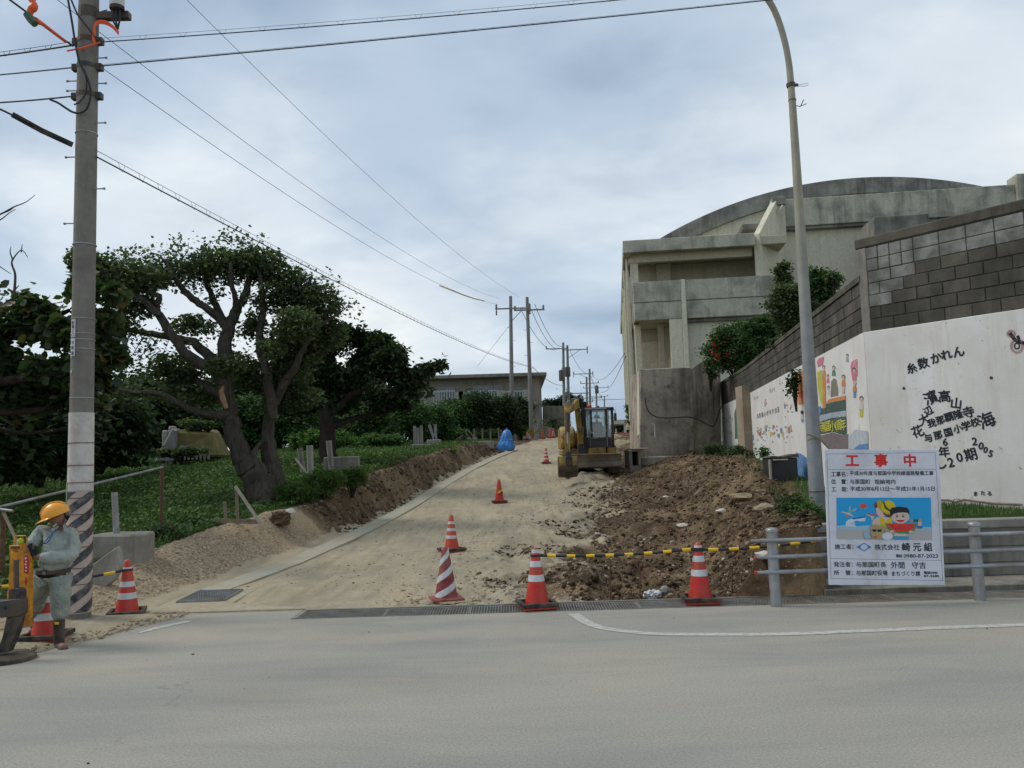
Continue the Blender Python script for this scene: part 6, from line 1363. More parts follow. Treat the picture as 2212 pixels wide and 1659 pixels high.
B1 = [blob(u, v, a, b, Y1 + dy) for u, v, a, b, dy in ((195, 575, 48, 34, -1.2), (255, 560, 55, 28, -.6), (330, 548, 60, 28, 0), (410, 535, 60, 30, 0), (480, 525, 50, 28, .3), (550, 530, 40, 30, 0), (470, 585, 70, 35, 0), (590, 590, 55, 38, .2), (650, 605, 50, 40, .3), (700, 640, 42, 34, .2), (745, 655, 35, 26, 0), (620, 660, 55, 38, .5), (680, 690, 55, 36, .4), (300, 620, 55, 26, -.8), (225, 640, 45, 35, -1), (400, 620, 45, 22, -.4), (250, 700, 50, 28, .4), (310, 735, 55, 26, .4), (385, 700, 40, 20, .4), (520, 700, 30, 25, 0), (560, 640, 35, 30, -.3), (330, 790, 70, 28, .6), (230, 790, 60, 40, .2), (440, 720, 25, 18, 0), (600, 745, 55, 35, .5), (520, 770, 50, 28, .4), (660, 760, 50, 38, .6), (400, 800, 60, 25, .8), (290, 850, 80, 25, -.5), (400, 855, 50, 20, -.4), (600, 830, 70, 28, .7), (450, 650, 35, 25, 0))]
grow_tree(None, 'big gnarled tree with leaning split trunk and open spreading crown left of the side road', 'tree', L1, B1, 2300, 'leaf_mid', 0.105, 12, 3, 'bark', extra=40000, spread=0.12, shape=4, asp=.8, gap=.45, eblobs=[blob(u, v, a, b, Y1 + dy) for u, v, a, b, dy in ((210, 590, 60, 45, -1), (180, 560, 40, 30, -1.2), (290, 660, 60, 30, -.3), (240, 720, 70, 45, .2), (490, 790, 50, 26, -.9), (575, 755, 45, 26, -.7), (640, 700, 55, 40, -.6), (540, 700, 40, 30, .6), (360, 590, 60, 35, .2), (420, 700, 50, 25, .8), (700, 720, 55, 40, .5),(600, 620, 75, 55, .3), (680, 660, 60, 50, .3), (640, 740, 75, 50, .6), (600, 810, 80, 45, .8), (500, 800, 60, 45, .9), (350, 800, 110, 38, .9), (250, 780, 60, 60, .3), (480, 575, 90, 40, .2), (560, 570, 60, 40, .2), (280, 600, 90, 40, -.8), (420, 850, 90, 30, 1.0), (640, 860, 70, 30, 1.0))])
MB().tube([at(489, 882, Y1 - .30), at(482, 862, Y1 - .32), at(478, 846, Y1 - .30), at(483, 833, Y1 - .27)], [.05, .07, .06, .015], 8).build('split_wood', mplain('raw_wood', (0.36, 0.22, 0.12), .9, var=.3), [o_ for o_ in COL.objects if o_.get('label', '').startswith('big gnarled tree')][0], True)
Y2 = 27.5
L2 = [limb(Y2, [(712, 1000), (708, 950), (704, 905), (712, 850), (720, 790)], [20, 17, 15, 12, 8]), limb(Y2, [(706, 900), (750, 860), (800, 830), (860, 805), (915, 795)], [9, 8, 7, 5, 3], 0, -1), limb(Y2, [(706, 890), (670, 850), (640, 800)], [9, 7, 5], 0, .5), limb(Y2, [(712, 860), (760, 800), (790, 750)], [9, 6, 4], 0, -.5), limb(Y2, [(704, 930), (760, 905), (830, 890), (900, 850)], [8, 6, 5, 3], 0, 1)]
B2 = [blob(u, v, a, b, Y2 + dy, .9) for u, v, a, b, dy in ((690, 740, 55, 42, 0), (750, 730, 50, 34, -.5), (810, 748, 45, 34, -.5), (850, 775, 45, 30, -1), (905, 800, 36, 18, -1), (946, 790, 22, 12, -1), (700, 800, 70, 45, 0), (780, 800, 70, 42, -.3), (850, 822, 60, 34, -.8), (905, 845, 30, 18, -1), (640, 800, 50, 45, .5), (730, 860, 80, 30, .4), (810, 868, 60, 28, .6), (640, 860, 60, 35, .5), (860, 870, 35, 22, .5))]
grow_tree(None, 'dense dark evergreen tree behind the big gnarled tree', 'tree', L2, B2, 1300, 'leaf_dark', 0.19, 9, 9, 'bark_dark', extra=42000, gap=.36, spread=0.2, di=2.2, step=.3, dk=.4)
Y3 = 15.0
L3 = [limb(Y3, [(-190, 1080), (-170, 950), (-130, 850), (-80, 780), (0, 720), (80, 700), (150, 670)], [36, 30, 24, 18, 12, 8, 4]), limb(Y3, [(-120, 840), (-20, 830), (60, 815), (140, 800), (220, 780)], [16, 12, 9, 6, 4], 0, -.6), limb(Y3, [(-80, 780), (-30, 700), (20, 650)], [12, 8, 5], 0, .5), limb(Y3, [(-140, 870), (-20, 890), (80, 885), (170, 870), (250, 905)], [12, 9, 7, 5, 3], 0, .5), limb(Y3, [(-150, 880), (-40, 920), (60, 935), (160, 925), (220, 940)], [10, 7, 5, 4, 2.5], .3, 1)]
B3_ = [blob(u, v, a, b, Y3 + dy) for u, v, a, b, dy in ((15, 650, 40, 32, 0), (80, 668, 40, 28, 0), (40, 720, 60, 35, 0), (120, 720, 45, 35, -.3), (30, 790, 60, 35, .3), (110, 790, 55, 30, -.3), (190, 740, 35, 45, -.5), (225, 690, 26, 32, -.6), (250, 640, 22, 28, -.6), (200, 820, 45, 28, -.2), (60, 850, 80, 30, .4), (160, 860, 60, 22, .4), (245, 770, 30, 24, -.6), (-40, 760, 50, 80, 0), (180, 620, 28, 36, -.6))]
grow_tree(None, 'broad leaved tree at the left edge with large round leaves behind the striped pole', 'tree', L3, B3_, 800, 'leaf_big', 0.19, 7, 17, 'bark_dark', extra=7000, gap=.40, spread=0.16, di=1.6, shape=6, asp=.85, step=.2)
bt = thing('bare_tree', (0, 0, 0), 'leafless twigs reaching in from the left edge above the broad leaved tree', 'tree')
bmx = MB()
for pts, rr in (([(-90, 560), (-30, 470), (0, 463), (30, 447), (55, 437), (76, 421)], 3), ([(0, 463), (20, 455), (30, 448)], 1.5), ([(-30, 485), (0, 475), (20, 460), (34, 452)], 1.8), ([(30, 640), (33, 595), (26, 572), (28, 560), (46, 540), (60, 556)], 3), ([(28, 562), (22, 545), (24, 532)], 2), ([(46, 545), (48, 528)], 1.6), ([(-20, 560), (0, 576), (24, 592)], 1.8)):
    bmx.tube(smooth_path([at(u, v, 13.5) for u, v in pts], 4), [q * 13.5 / FPX for q in np.linspace(rr, .6, (len(pts) - 1) * 4 + 1)], 6)
bmx.build('branch', M['bark'], bt, True); MB().tube([at(-90, 560, 13.5), at(-150, 800, 13.5), at(-170, 1080, 13.5)], [.03, .06, .09], 8).build('trunk', M['bark'], bt, True)
# ================================================================== shrubs
def bush(u, v, ru, rv, Y, label, n=5000, size=0.12, m='leaf_hedge', seed=0, name='shrub', cat='shrub', dz=1.0, shape=4, clumps=None, flowers=0, asp=.6):
    r = np.random.RandomState(seed + int(u) + int(v)); c, rad = blob(u, v, ru, rv, Y, dz); o = thing(name, (c[0], c[1], c[2] - rad[2]), label, cat)
    nc = clumps or max(20, int(n / 70)); d = r.randn(nc, 3); d /= np.linalg.norm(d, axis=1)[:, None]; rr = (0.25 + 0.75 * r.rand(nc)) ** (1 / 2.2) * (0.82 + 0.3 * r.rand(nc)); cc = d * rr[:, None] * np.array(rad)[None]
    lowh = cc[:, 2] < 0; nrm_ = np.hypot(cc[:, 0] / rad[0], cc[:, 1] / rad[1]) + 1e-6; f_ = np.where(lowh, rr / nrm_ * np.sqrt(np.clip(nrm_, .3, 1)), 1.0); cc[:, 0] *= f_; cc[:, 1] *= f_
    cc[:, 2] += rad[2]
    k = max(1, n // nc); sg_ = min(rad) * 0.16 + 0.05
    pts = np.repeat(cc, k, 0) + r.randn(nc * k, 3) * np.array([sg_, sg_, sg_ * .7]); pts[:, 2] = np.maximum(pts[:, 2], 0.0)
    leaves('foliage', pts, size, M[m], o, seed + 5, shape=shape, asp=asp)
    st = MB()
    for i in range(min(14, nc)): q = cc[i * (nc // min(14, nc))]; st.tube([(q[0] * .1, q[1] * .1, -0.35), (q[0] * .45, q[1] * .4, q[2] * .45), tuple(q)], [.03 * rad[2] ** .5, .018, .006], 5, caps=False)
    st.build('stem', M['bark_dark'], o, True, fix=False)
    if flowers:
        fc = cc[(cc[:, 0] < -rad[0] * .25)]; fc = fc[r.permutation(len(fc))[:flowers]]; fp = np.repeat(fc, 22, 0) + r.randn(len(fc) * 22, 3) * .10 + np.array([-.05, -.12, 0]); leaves('blossoms', fp, .085, M['flower'], o, seed + 9, asp=.9)
    return o
SH = [ # u, v, ru, rv, Y, label, n, size, mat
 (-60, 930, 170, 110, 19, 'very dark thicket at the left edge under the broad leaved tree', 13000, .24, 'leaf_dark'),
 (90, 930, 110, 95, 23, 'dark thicket between left edge and striped pole', 14000, .24, 'leaf_dark'),
 (215, 915, 85, 85, 27, 'dark thicket just right of the striped pole', 12000, .26, 'leaf_dark'),
 (345, 962, 70, 24, 40, 'low dark scrub behind the left end of the mound', 4000, .24, 'leaf_dark'),
 (560, 950, 60, 24, 40, 'low green scrub seen between the trunks and the posts', 4000, .2, 'leaf_hedge'),
 (255, 905, 60, 50, 34, 'dark thicket filling the gap between striped pole and mound', 7000, .28, 'leaf_dark'),
 (440, 925, 60, 45, 41, 'dark low thicket touching the right end of the mossy mound', 6000, .28, 'leaf_dark'),
 (300, 880, 95, 70, 40, 'dark thicket left of the mossy mound', 9000, .32, 'leaf_dark'),
 (338, 925, 50, 34, 48, 'low dark thicket just above the grey end of the mossy mound', 4000, .3, 'leaf_dark'),
 (395, 880, 95, 58, 46, 'dark thicket above the mossy mound', 10000, .34, 'leaf_dark'),
 (490, 880, 95, 70, 45, 'dark thicket behind the gnarled trunk', 11000, .32, 'leaf_dark'),
 (620, 870, 110, 75, 46, 'dark thicket between gnarled tree and evergreen', 11000, .34, 'leaf_dark'),
 (60, 850, 150, 60, 60, 'distant dark tree line behind the left thickets', 7000, .5, 'leaf_dark'),
 (770, 880, 90, 60, 52, 'dark thicket behind the evergreen trunk', 9000, .36, 'leaf_dark'),
 (540, 905, 60, 50, 40, 'green thicket between the two trunks of the gnarled tree', 9000, .16, 'leaf_hedge'),
 (640, 905, 60, 48, 40, 'leafy thicket right of the gnarled trunk', 9000, .17, 'leaf_hedge'),
 (800, 915, 65, 45, 40, 'bright leafy shrub right of the dark evergreen trunk', 10000, .17, 'leaf_hedge'),
 (870, 905, 60, 48, 44, 'tall leafy shrub under the right end of the evergreen', 10000, .18, 'leaf_hedge'),
 (930, 915, 50, 40, 47, 'mid green shrub behind the stone posts', 9000, .18, 'leaf_hedge'),
 (985, 900, 45, 42, 56, 'green shrub below the left balcony railing', 8000, .2, 'leaf_hedge'),
 (1035, 893, 45, 45, 57, 'dark green shrub covering the middle of the flats', 9000, .2, 'leaf_dark'),
 (1083, 895, 36, 42, 58, 'dark shrub left of the twin poles against the flats', 8000, .2, 'leaf_dark'),
 (1125, 895, 24, 36, 63, 'dark narrow shrub between the twin poles', 5000, .2, 'leaf_dark'),
 (960, 935, 50, 16, 50, 'low leafy shrub in front of the verge fence, left part', 4000, .16, 'leaf_hedge'),
 (1050, 938, 40, 10, 55, 'low leafy shrub in front of the verge fence, right part', 3000, .16, 'leaf_hedge'),
 (1125, 928, 14, 12, 58.5, 'small bright shrub at the foot of the twin poles', 1400, .14, 'leaf_bright'),
 (690, 950, 70, 20, 36, 'low bright leaves at the foot of the dark evergreen', 5000, .15, 'leaf_bright'),
 (820, 952, 60, 14, 38, 'low ground shrub in the grass beyond the evergreen', 4000, .14, 'leaf_bright'),
 (1362, 893, 8, 27, 44, 'small plant clinging to the foot of the hall corner', 1200, .14, 'leaf_hedge'),
 (1340, 926, 22, 14, 110, 'far round shrubs under the white canopy', 3000, .35, 'leaf_dark'),
 (1365, 928, 16, 18, 105, 'far shrub right of the canopy post', 2400, .3, 'leaf_dark'),
]
for i, (u, v, a, b, Y, lb, n, s, m) in enumerate(SH): bush(u, v, a, b, Y, lb, n, s, m, seed=100 + i)
# far trees
for u, v, a, b, Y, lb, s in ((1215, 868, 46, 26, 100, 'far dark round tree between the flats and the second pole pair', .32), (1262, 886, 14, 18, 108, 'far dark tree hidden behind the digger cab roof', .3)):
    L_ = [limb(Y, [(u, v + b + 45), (u, v + b), (u + 2, v)], [4, 3, 2])]; Bb = [blob(u + dx, v + dv, a * .5, b * .55, Y) for dx, dv in ((-a * .5, 4), (0, -b * .4), (a * .45, 0), (0, b * .3), (-a * .25, -b * .1), (a * .2, b * .1))]
    grow_tree(None, lb, 'tree', L_, Bb, 260, 'leaf_dark', s, 8, int(u), 'bark_dark', extra=9000, spread=.35, di=5, step=.8, dk=.9)
# palm like bush
pm = thing('palm', at(1196, 950, 66), 'dark feathery palm bush in front of the garden wall', 'palm')
MB().tube([(0, 0, 0), (0, 0, .9), (.05, 0, 1.4)], [.16, .13, .11], 10).build('trunk', M['bark_dark'], pm, True); rp = random.Random(4)
for i in range(26):
    a = rp.uniform(0, 2 * PI); e = rp.uniform(.1, 1.3); Lf = rp.uniform(1.0, 1.7); f = MB(); pts = []
    for k in range(9): t = k / 8; rr = Lf * t; pts.append(Vector((math.cos(a) * rr * math.cos(e * (1 - t * .6)), math.sin(a) * rr * math.cos(e * (1 - t * .6)), 1.35 + Lf * math.sin(e) * t - 1.3 * t * t)))
    f.tube(pts, .015, 4); side = Vector((-math.sin(a), math.cos(a), 0))
    for k in range(1, 9):
        for s in (-1, 1): b_ = pts[k]; f.add([b_, b_ + (pts[k] - pts[k - 1]) * .5, b_ + side * s * .42 + (pts[k] - pts[k - 1]) * .9 - Vector((0, 0, .18))], [(0, 1, 2)])
    f.build('frond', M['leaf_dark'], pm, fix=False)
# climbing plants over the block wall
bush(1588, 752, 62, 52, 30.5, 'bougainvillea with red blossoms spilling over the block wall', 11000, .11, 'leaf_hedge', 301, 'bougainvillea', 'shrub', .6, flowers=13)
bush(1650, 715, 45, 38, 28, 'leafy creeper between bougainvillea and lamp post', 5000, .11, 'leaf_hedge', 302, 'creeper', 'plant', .6)
bush(1712, 668, 50, 62, 23.5, 'tall leafy creeper behind the lamp post, left half', 9000, .10, 'leaf_mid', 303, 'creeper', 'plant', .55)
bush(1775, 620, 34, 40, 22.5, 'leafy creeper to the right of the lamp post on the block wall', 6000, .10, 'leaf_hedge', 304, 'creeper', 'plant', .5)
bush(1690, 590, 16, 24, 24, 'upright creeper shoot left of the lamp post', 1500, .10, 'leaf_mid', 305, 'creeper', 'plant', .6)
bush(1765, 680, 26, 26, 22, 'dark creeper hanging low behind the lamp post', 3000, .10, 'leaf_dark', 306, 'creeper', 'plant', .5)
bush(1800, 600, 16, 10, 21.5, 'small creeper tuft on the block wall top', 900, .09, 'leaf_mid', 307, 'creeper', 'plant', .6)
bush(1690, 742, 34, 13, 21.8, 'thin creeper hanging in front of the dark blocks', 500, .09, 'leaf_mid', 308, 'creeper', 'plant', .15)
bush(1717, 826, 13, 30, 18.6, 'dark sprig hanging over the mural beside the lamp post', 330, .10, 'leaf_dark', 309, 'creeper', 'plant', .1, clumps=40)
bush(1533, 800, 13, 26, 30.9, 'weed growing from the crack of the blackened wing wall', 700, .10, 'leaf_mid', 310, 'weed', 'plant', .3)
bush(1546, 970, 24, 9, 29.5, 'weeds at the corner of wing wall and mural', 900, .10, 'leaf_mid', 311, 'weed', 'plant', .4)
bush(1590, 975, 30, 9, 26.5, 'weeds left of the tan pilaster', 900, .09, 'leaf_mid', 312, 'weed', 'plant', .4)
bush(1650, 1000 - 25, 8, 14, 20.5, 'small bright weed shoot before the mural', 150, .09, 'leaf_bright', 313, 'weed', 'plant', .3)
bush(1716, 1096, 26, 22, 11.55, 'leafy weed at the foot of the lamp post', 1500, .060, 'leaf_mid', 314, 'weed', 'plant', .8)
bush(1745, 1104, 22, 16, 11.35, 'bright round weed between lamp post and low wall', 900, .055, 'leaf_bright', 315, 'weed', 'plant', .8)
bush(1713, 1130, 18, 14, 11.2, 'dark weed hanging over the cut soil beside the low wall', 700, .055, 'leaf_mid', 316, 'weed', 'plant', .8)
bush(1560, 1003 - 24, 12, 10, 28, 'small grass tuft on the soil bank below the mural', 300, .09, 'leaf_dark', 317, 'weed', 'plant', .4)
bush(330, 1160, 52, 20, 14.6, 'leafy weeds right of the concrete block with the post', 3000, .075, 'leaf_mid', 318, 'weed', 'plant', .8)
bush(420, 1140, 40, 14, 16.5, 'leafy weeds left of the timber frame', 2200, .075, 'leaf_dark', 319, 'weed', 'plant', .8)
bush(690, 1040, 46, 22, 20.4, 'tall dark grass clump right of the gnarled trunk', 2500, .17, 'grass', 320, 'grass_clump', 'plant', .8, asp=.12)
bush(760, 1030, 30, 16, 21.5, 'grass clump hanging over the cut bank', 1500, .16, 'grass', 321, 'grass_clump', 'plant', .8, asp=.12)
bush(640, 1062, 34, 18, 19.6, 'grass clump at the right foot of the gnarled trunk', 1600, .16, 'grass', 322, 'grass_clump', 'plant', .8, asp=.12)
bush(425, 918, 36, 12, 31.5, 'leafy weeds growing over the top of the mossy mound', 2200, .12, 'leaf_mid', 324, 'weed', 'plant', .6)
bush(395, 976, 60, 8, 30, 'tall weeds in front of the mossy mound', 2600, .12, 'leaf_mid', 325, 'weed', 'plant', .4)
bush(945, 978, 40, 10, 36, 'leafy weeds in front of the stone posts', 2200, .12, 'leaf_bright', 323, 'weed', 'plant', .8)
gcv = sample(60000, -17, -3.4, 10.5, 40, lambda x, y: (zones(x, y)[:, 1] > .6) & (x > -0.66 * y), 71, 1.1); gcv[:, 2] += .04 + .10 * np.random.RandomState(3).rand(len(gcv))
tag(leaves('ground_cover', gcv, .085, M['cover'], None, 72, droop=-.2, up=.8, asp=.8), 'low broad leaved ground cover over the left field', 'ground cover', kind='stuff')
# ================================================================== things on the left field
def post(a, b, r_, m, label, name='post', cat='post'):
    a = Vector(a); o = thing(name, a, label, cat); MB().tube([(0, 0, -.1), tuple(Vector(b) - a)], r_, 10).build('shaft', M[m], o, True, bevel=0); return o
# concrete block with a post
q = G(262, 1212); bt_ = thing('concrete_block', (q.x, q.y, q.z), 'squat round cornered concrete block with a grey post standing in it', 'concrete block', rz=R(-8)); s = q.y / FPX
MB().prism([(-.36, -.22), (.34, -.3), (.42, .05), (.36, .32), (-.22, .34), (-.40, .1)], 'z', -.2, 58 * s).build('block', M['concrete'], bt_, bevel=.03)
MB().tube([(-.10, .02, 58 * s), (-.14, .02, 145 * s)], 11 * s / 2 * 1.2, 12).build('post', M['galv_dull'], bt_, True)
q = G(225, 1268); sl = thing('concrete_slab', (q.x, q.y, q.z), 'tilted broken concrete slab leaning on the block right of the striped pole', 'concrete slab'); s = q.y / FPX
MB().prism([(-30 * s, -.1), (-28 * s, 45 * s), (25 * s, 82 * s), (36 * s, 42 * s), (20 * s, 12 * s), (-5 * s, -.05)], 'y', 0, .12).build('slab', M['concrete'], sl, bevel=.012)
q = G(213, 1215); s2 = thing('concrete_slab', (q.x, q.y + .4, q.z), 'small grey slab half hidden behind the tilted one', 'concrete slab'); MB().box(-.25, .2, 0, .12, -.1, .32).build('slab', M['concrete'], s2, bevel=.012)
# pipe rail on the field edge
fr2 = thing('field_rail', (0, 0, 0), 'thin old pipe rail on posts along the field edge at the left', 'fence'); a = at(-60, 1110, 11.4); b = at(352, 1009, 16.2)
MB().tube([a, b], .022, 8).build('rail', M['galv_dull'], fr2, True)
for u, v, Y in ((350, 1009, 16.2), (8, 1098, 11.9)): p_ = at(u, v, Y); MB().tube([(p_.x, p_.y, p_.z + .03), (p_.x, p_.y, hgt(np.array([p_.x]), np.array([p_.y]))[0] - .1)], .035, 8).build('post', M['rust'], fr2, True)
MB().tube([at(0, 1100, 11.8), at(28, 1104, 11.7)], .02, 6).build('bracket', M['galv_dull'], fr2); MB().tube([at(6, 1104, 11.8), at(32, 1160, 11.6), at(52, 1215, 11.4)], .022, 6).build('brace', M['wood'], fr2)
# timber setting-out frame
Yf = 15.8; tf = thing('batter_board', (0, 0, 0), 'small timber setting out frame with a slanted lath beside the gravel heap', 'timber frame')
MB().bar(at(466, 1125, Yf), at(560, 1127, Yf), .02, .085, (0, 0, 1)).build('board', M['wood'], tf)
for u0, v0, u1, v1, nm in ((485, 1083, 489, 1150, 'stake'), (511, 1055, 514, 1150, 'stake')): MB().bar(at(u0, v0, Yf + .06), at(u1, v1, Yf + .06), .05, .04, (0, 1, 0)).build(nm, M['wood'], tf)
M['lath'] = mplain('pale_lath', (0.34, 0.30, 0.24), .8, var=.2, scale=9); MB().bar(at(508, 1050, Yf - .08), at(566, 1136, Yf - .25), .055, .02, (0, 1, 0)).build('lath', M['lath'], tf)
for u0, v0, u1, v1, Y, r_, lb in ((647, 968, 655, 1012, 22.5, .075, 'left one of three leaning concrete posts right of the gnarled trunk'), (669, 962, 671, 1020, 22.3, .085, 'middle one of three concrete posts right of the gnarled trunk'), (710, 952, 716, 1006, 24.5, .085, 'right one of three leaning concrete posts by the evergreen trunk')):
    o = post(at(u1, v1, Y), at(u0, v0, Y), r_, 'concrete', lb, 'concrete_post')
o = post(at(668, 1022, 21.8), at(638, 991, 22), .03, 'lath', 'thin pale stick leaning left of the concrete posts', 'stick', 'stick')
q = at(742, 1003, 25); kb = thing('concrete_slab', (q.x, q.y, q.z - .1), 'low dark concrete kerb piece in the grass behind the right post', 'concrete slab'); MB().box(-.6, .45, 0, .25, -.1, .33).build('slab', M['lowwall'], kb, bevel=.02)
for u0, u1, vt, vb, Y, ps, lb in ((888, 930, 959, 978, 37, ((895, 920), (902, 924), (909.5, 919)), 'stone plinth with three square posts standing together in the grass'), (922, 951, 949, 970, 39, ((932, 917), (940, 916)), 'pale stone plinth with two posts, one leaning, in the grass')):
    a = at(u0, vb, Y); b = at(u1, vt, Y); o = thing('stone_plinth', (a.x, Y, a.z), lb, 'plinth'); MB().box(0, b.x - a.x, 0, .6, -.4, b.z - a.z).build('plinth', M['concrete'], o, bevel=.02)
    for k, (uu, vv) in enumerate(ps): c = at(uu, vv, Y + .2); lean = -.12 if (len(ps) == 2 and k == 0) else 0; MB().bar((c.x - a.x - lean, .3, b.z - a.z), (c.x - a.x + lean, .3, c.z - a.z), .13, .13, (0, 1, 0)).build('post', M['concrete' if k != 2 else 'lowwall'], o)
for u0, v0, u1, v1, Y, lb in ((1009, 927, 1033, 952, 45, 'long wooden stake leaning left over the pale slab'), (1024, 938, 1024, 962, 43, 'upright thin wooden stake at the pale slab'), (1014, 953, 1014, 962, 42.5, 'short stake stub left of the upright stake'), (978, 955, 1000, 937, 49, 'thin branch leaning on the verge fence')):
    post(at(u1, v1, Y), at(u0, v0, Y), .035, 'wood', lb, 'wooden_stake', 'stake')
# wooden box by the twin poles
a = at(1117, 949, 59); b = at(1129, 937, 59); o = thing('wooden_box', (a.x, 59, a.z), 'small light brown board box between the twin poles', 'box'); MB().box(0, b.x - a.x, 0, .35, -.1, b.z - a.z).build('box_body', mplain('plywood', (0.42, 0.26, 0.12), .7), o, bevel=.01)
# blue tarpaulin bundle
tb = MB(); q = G(1093, 964, 38, 50); q = at(1093, 965, 45.5); r_t = np.random.RandomState(6); prof = [(0.38, -.2), (.43, -0.02), (.41, .10), (.37, .22), (.31, .31), (.285, .42), (.275, .56), (.22, .74), (.13, .89), (.03, .95)]
n = 34; vs = []
for k, (rr, z) in enumerate(prof):
    for i in range(n): a = 2 * PI * i / n; w_ = 1 + .09 * math.sin(5 * a + k * .5) + .07 * math.sin(11 * a - k * .9) + .06 * (r_t.rand() - .5); vs.append((rr * w_ * math.cos(a) * 1.1 + .10 * z - .02, rr * w_ * math.sin(a) * .9, z))
fs = [(k * n + i, k * n + (i + 1) % n, (k + 1) * n + (i + 1) % n, (k + 1) * n + i) for k in range(len(prof) - 1) for i in range(n)]; fs.append(tuple((len(prof) - 1) * n + i for i in range(n)))
tp_ = thing('tarpaulin_bundle', q, 'bright blue tarpaulin tied over a lumpy object at the road edge', 'tarpaulin'); M['tarp'] = mplain('blue_tarp', (0.05, 0.22, 0.55), .4, var=.25, scale=7)
tb.add(vs, fs).build('tarpaulin', M['tarp'], tp_, True); MB().tube([(.29 * math.cos(a) * 1.1 + .06, .29 * math.sin(a) * .9, .38 + .02 * math.sin(3 * a)) for a in np.linspace(0, 2 * PI, 25)], .012, 5, caps=False).build('tie_rope', M['band_white'], tp_, True)
# mossy mound / old tomb
q = at(400, 985, 31); tm = thing('stone_tomb', (q.x, 31, q.z - .2), 'old mossy yellow and grey stone mound with a sloping cover in the grass', 'tomb'); s = 31 / FPX
M['moss_yellow'] = mconcrete('yellow_lichen_stone', (0.24, 0.20, 0.07), (0.09, 0.085, 0.05), .6, scale=1.5); M['tomb_grey'] = mconcrete('tomb_grey', (0.27, 0.26, 0.25), (0.13, 0.13, 0.12), .4, scale=2)
MB().add([(-62 * s, 0, 0), (-28 * s, 0, 68 * s), (48 * s, .3, 60 * s), (62 * s, 0, 8 * s), (-50 * s, 2.2, 0), (-20 * s, 1.6, 76 * s), (40 * s, 1.6, 70 * s), (60 * s, 2.2, 8 * s)], [(0, 1, 2, 3), (4, 7, 6, 5), (0, 4, 5, 1), (1, 5, 6, 2), (2, 6, 7, 3), (0, 3, 7, 4)]).build('mound', M['moss_yellow'], tm, bevel=.08)
MB().add([(-66 * s, -.08, 0), (-28 * s, -.08, 72 * s), (-16 * s, -.08, 68 * s), (-24 * s, -.08, 0), (-66 * s, .5, 0), (-28 * s, .5, 74 * s), (-16 * s, .5, 68 * s), (-24 * s, .5, 0)], [(0, 1, 2, 3), (4, 7, 6, 5), (0, 4, 5, 1), (1, 5, 6, 2), (2, 6, 7, 3), (0, 3, 7, 4)]).build('grey_cover', M['tomb_grey'], tm, bevel=.05)
for i in range(8): x = (-10 + i * 8.5) * s; MB().box(x, x + 4.6 * s, -.10, -.02, 2 * s, (34 - i * 1.6) * s).build('slat_stone', M['tomb_grey'], tm, bevel=.02)
for u, v in ((355, 936), (369, 927)): c = at(u, v, 32) - Vector((q.x, 31, q.z - .2)); MB().box(c.x - .1, c.x + .12, c.y, c.y + .3, -.2, c.z + .12).build('marker_stone', M['concrete'], tm, bevel=.04)
# rebar stakes, plastic scraps and lump stones along the drain
for u, v0, v1, Y, lb in ((1318, 1208, 1296, 10.45, 'thin rusty stake standing left of centre before the dug pit'), (1382, 1218, 1294, 10.45, 'thin rusty stake in the middle between the two bright cones'), (1581, 1225, 1285, 10.5, 'thin rusty stake right of the right bright cone')):
    a = at(u, v1, Y); b = at(u, v0, Y); post(a, b, .009, 'rust', lb, 'steel_stake', 'stake')
def lump(u, v, Y, rx, ry, rz_, m, label, seed, name='stone', cat='stone', sub=2, crump=.35, z=None):
    bm = bmesh.new(); bmesh.ops.create_icosphere(bm, subdivisions=sub, radius=1); rr = random.Random(seed)
    for w_ in bm.verts: k = 1 + crump * (rr.random() - .5); w_.co = Vector((w_.co.x * rx * k, w_.co.y * ry * k, w_.co.z * rz_ * k))
    me = bpy.data.meshes.new(name); bm.to_mesh(me); bm.free(); me.materials.append(m); o = bpy.data.objects.new(name, me); COL.objects.link(o); p_ = at(u, v, Y)
    if z is not None: p_.z = z
    o.location = p_; o.rotation_euler = (0, 0, rr.uniform(0, 3)); return tag(o, label, cat)
lump(1408, 1284, 10.5, .13, .08, .05, M['band_white'], 'crumpled white plastic scrap behind the drain between the bright cones', 1, 'plastic_scrap', 'litter', 3, .8)
lump(1435, 1276, 10.6, .09, .06, .06, M['concrete'], 'pale broken stone beside the crumpled plastic', 2)
lump(1470, 1283, 10.5, .05, .05, .04, M['rust'], 'rust brown stone left of the right bright cone', 3)
lump(1592, 1283, 10.5, .055, .05, .035, M['bar_black'], 'black lump on the drain edge right of the right bright cone', 4)
lump(1620, 1270, 10.6, .07, .05, .035, m_lime, 'white stone between the black lump and the guard rail post', 5)
lump(1770, 1262, 10.45, .26, .12, .07, M['galv_dull'], 'grey plastic sheet heap lying under the notice board', 6, 'plastic_sheet', 'litter', 3, .7)
lump(627, 1107, 17.6, .12, .10, .10, m_lime, 'white stone stuck in the gravel heap', 7)
lump(605, 1120, 17.2, .22, .2, .15, m_clod, 'dark lump of soil in the gravel heap', 8, 'soil_lump', 'soil lump', 3, .6)
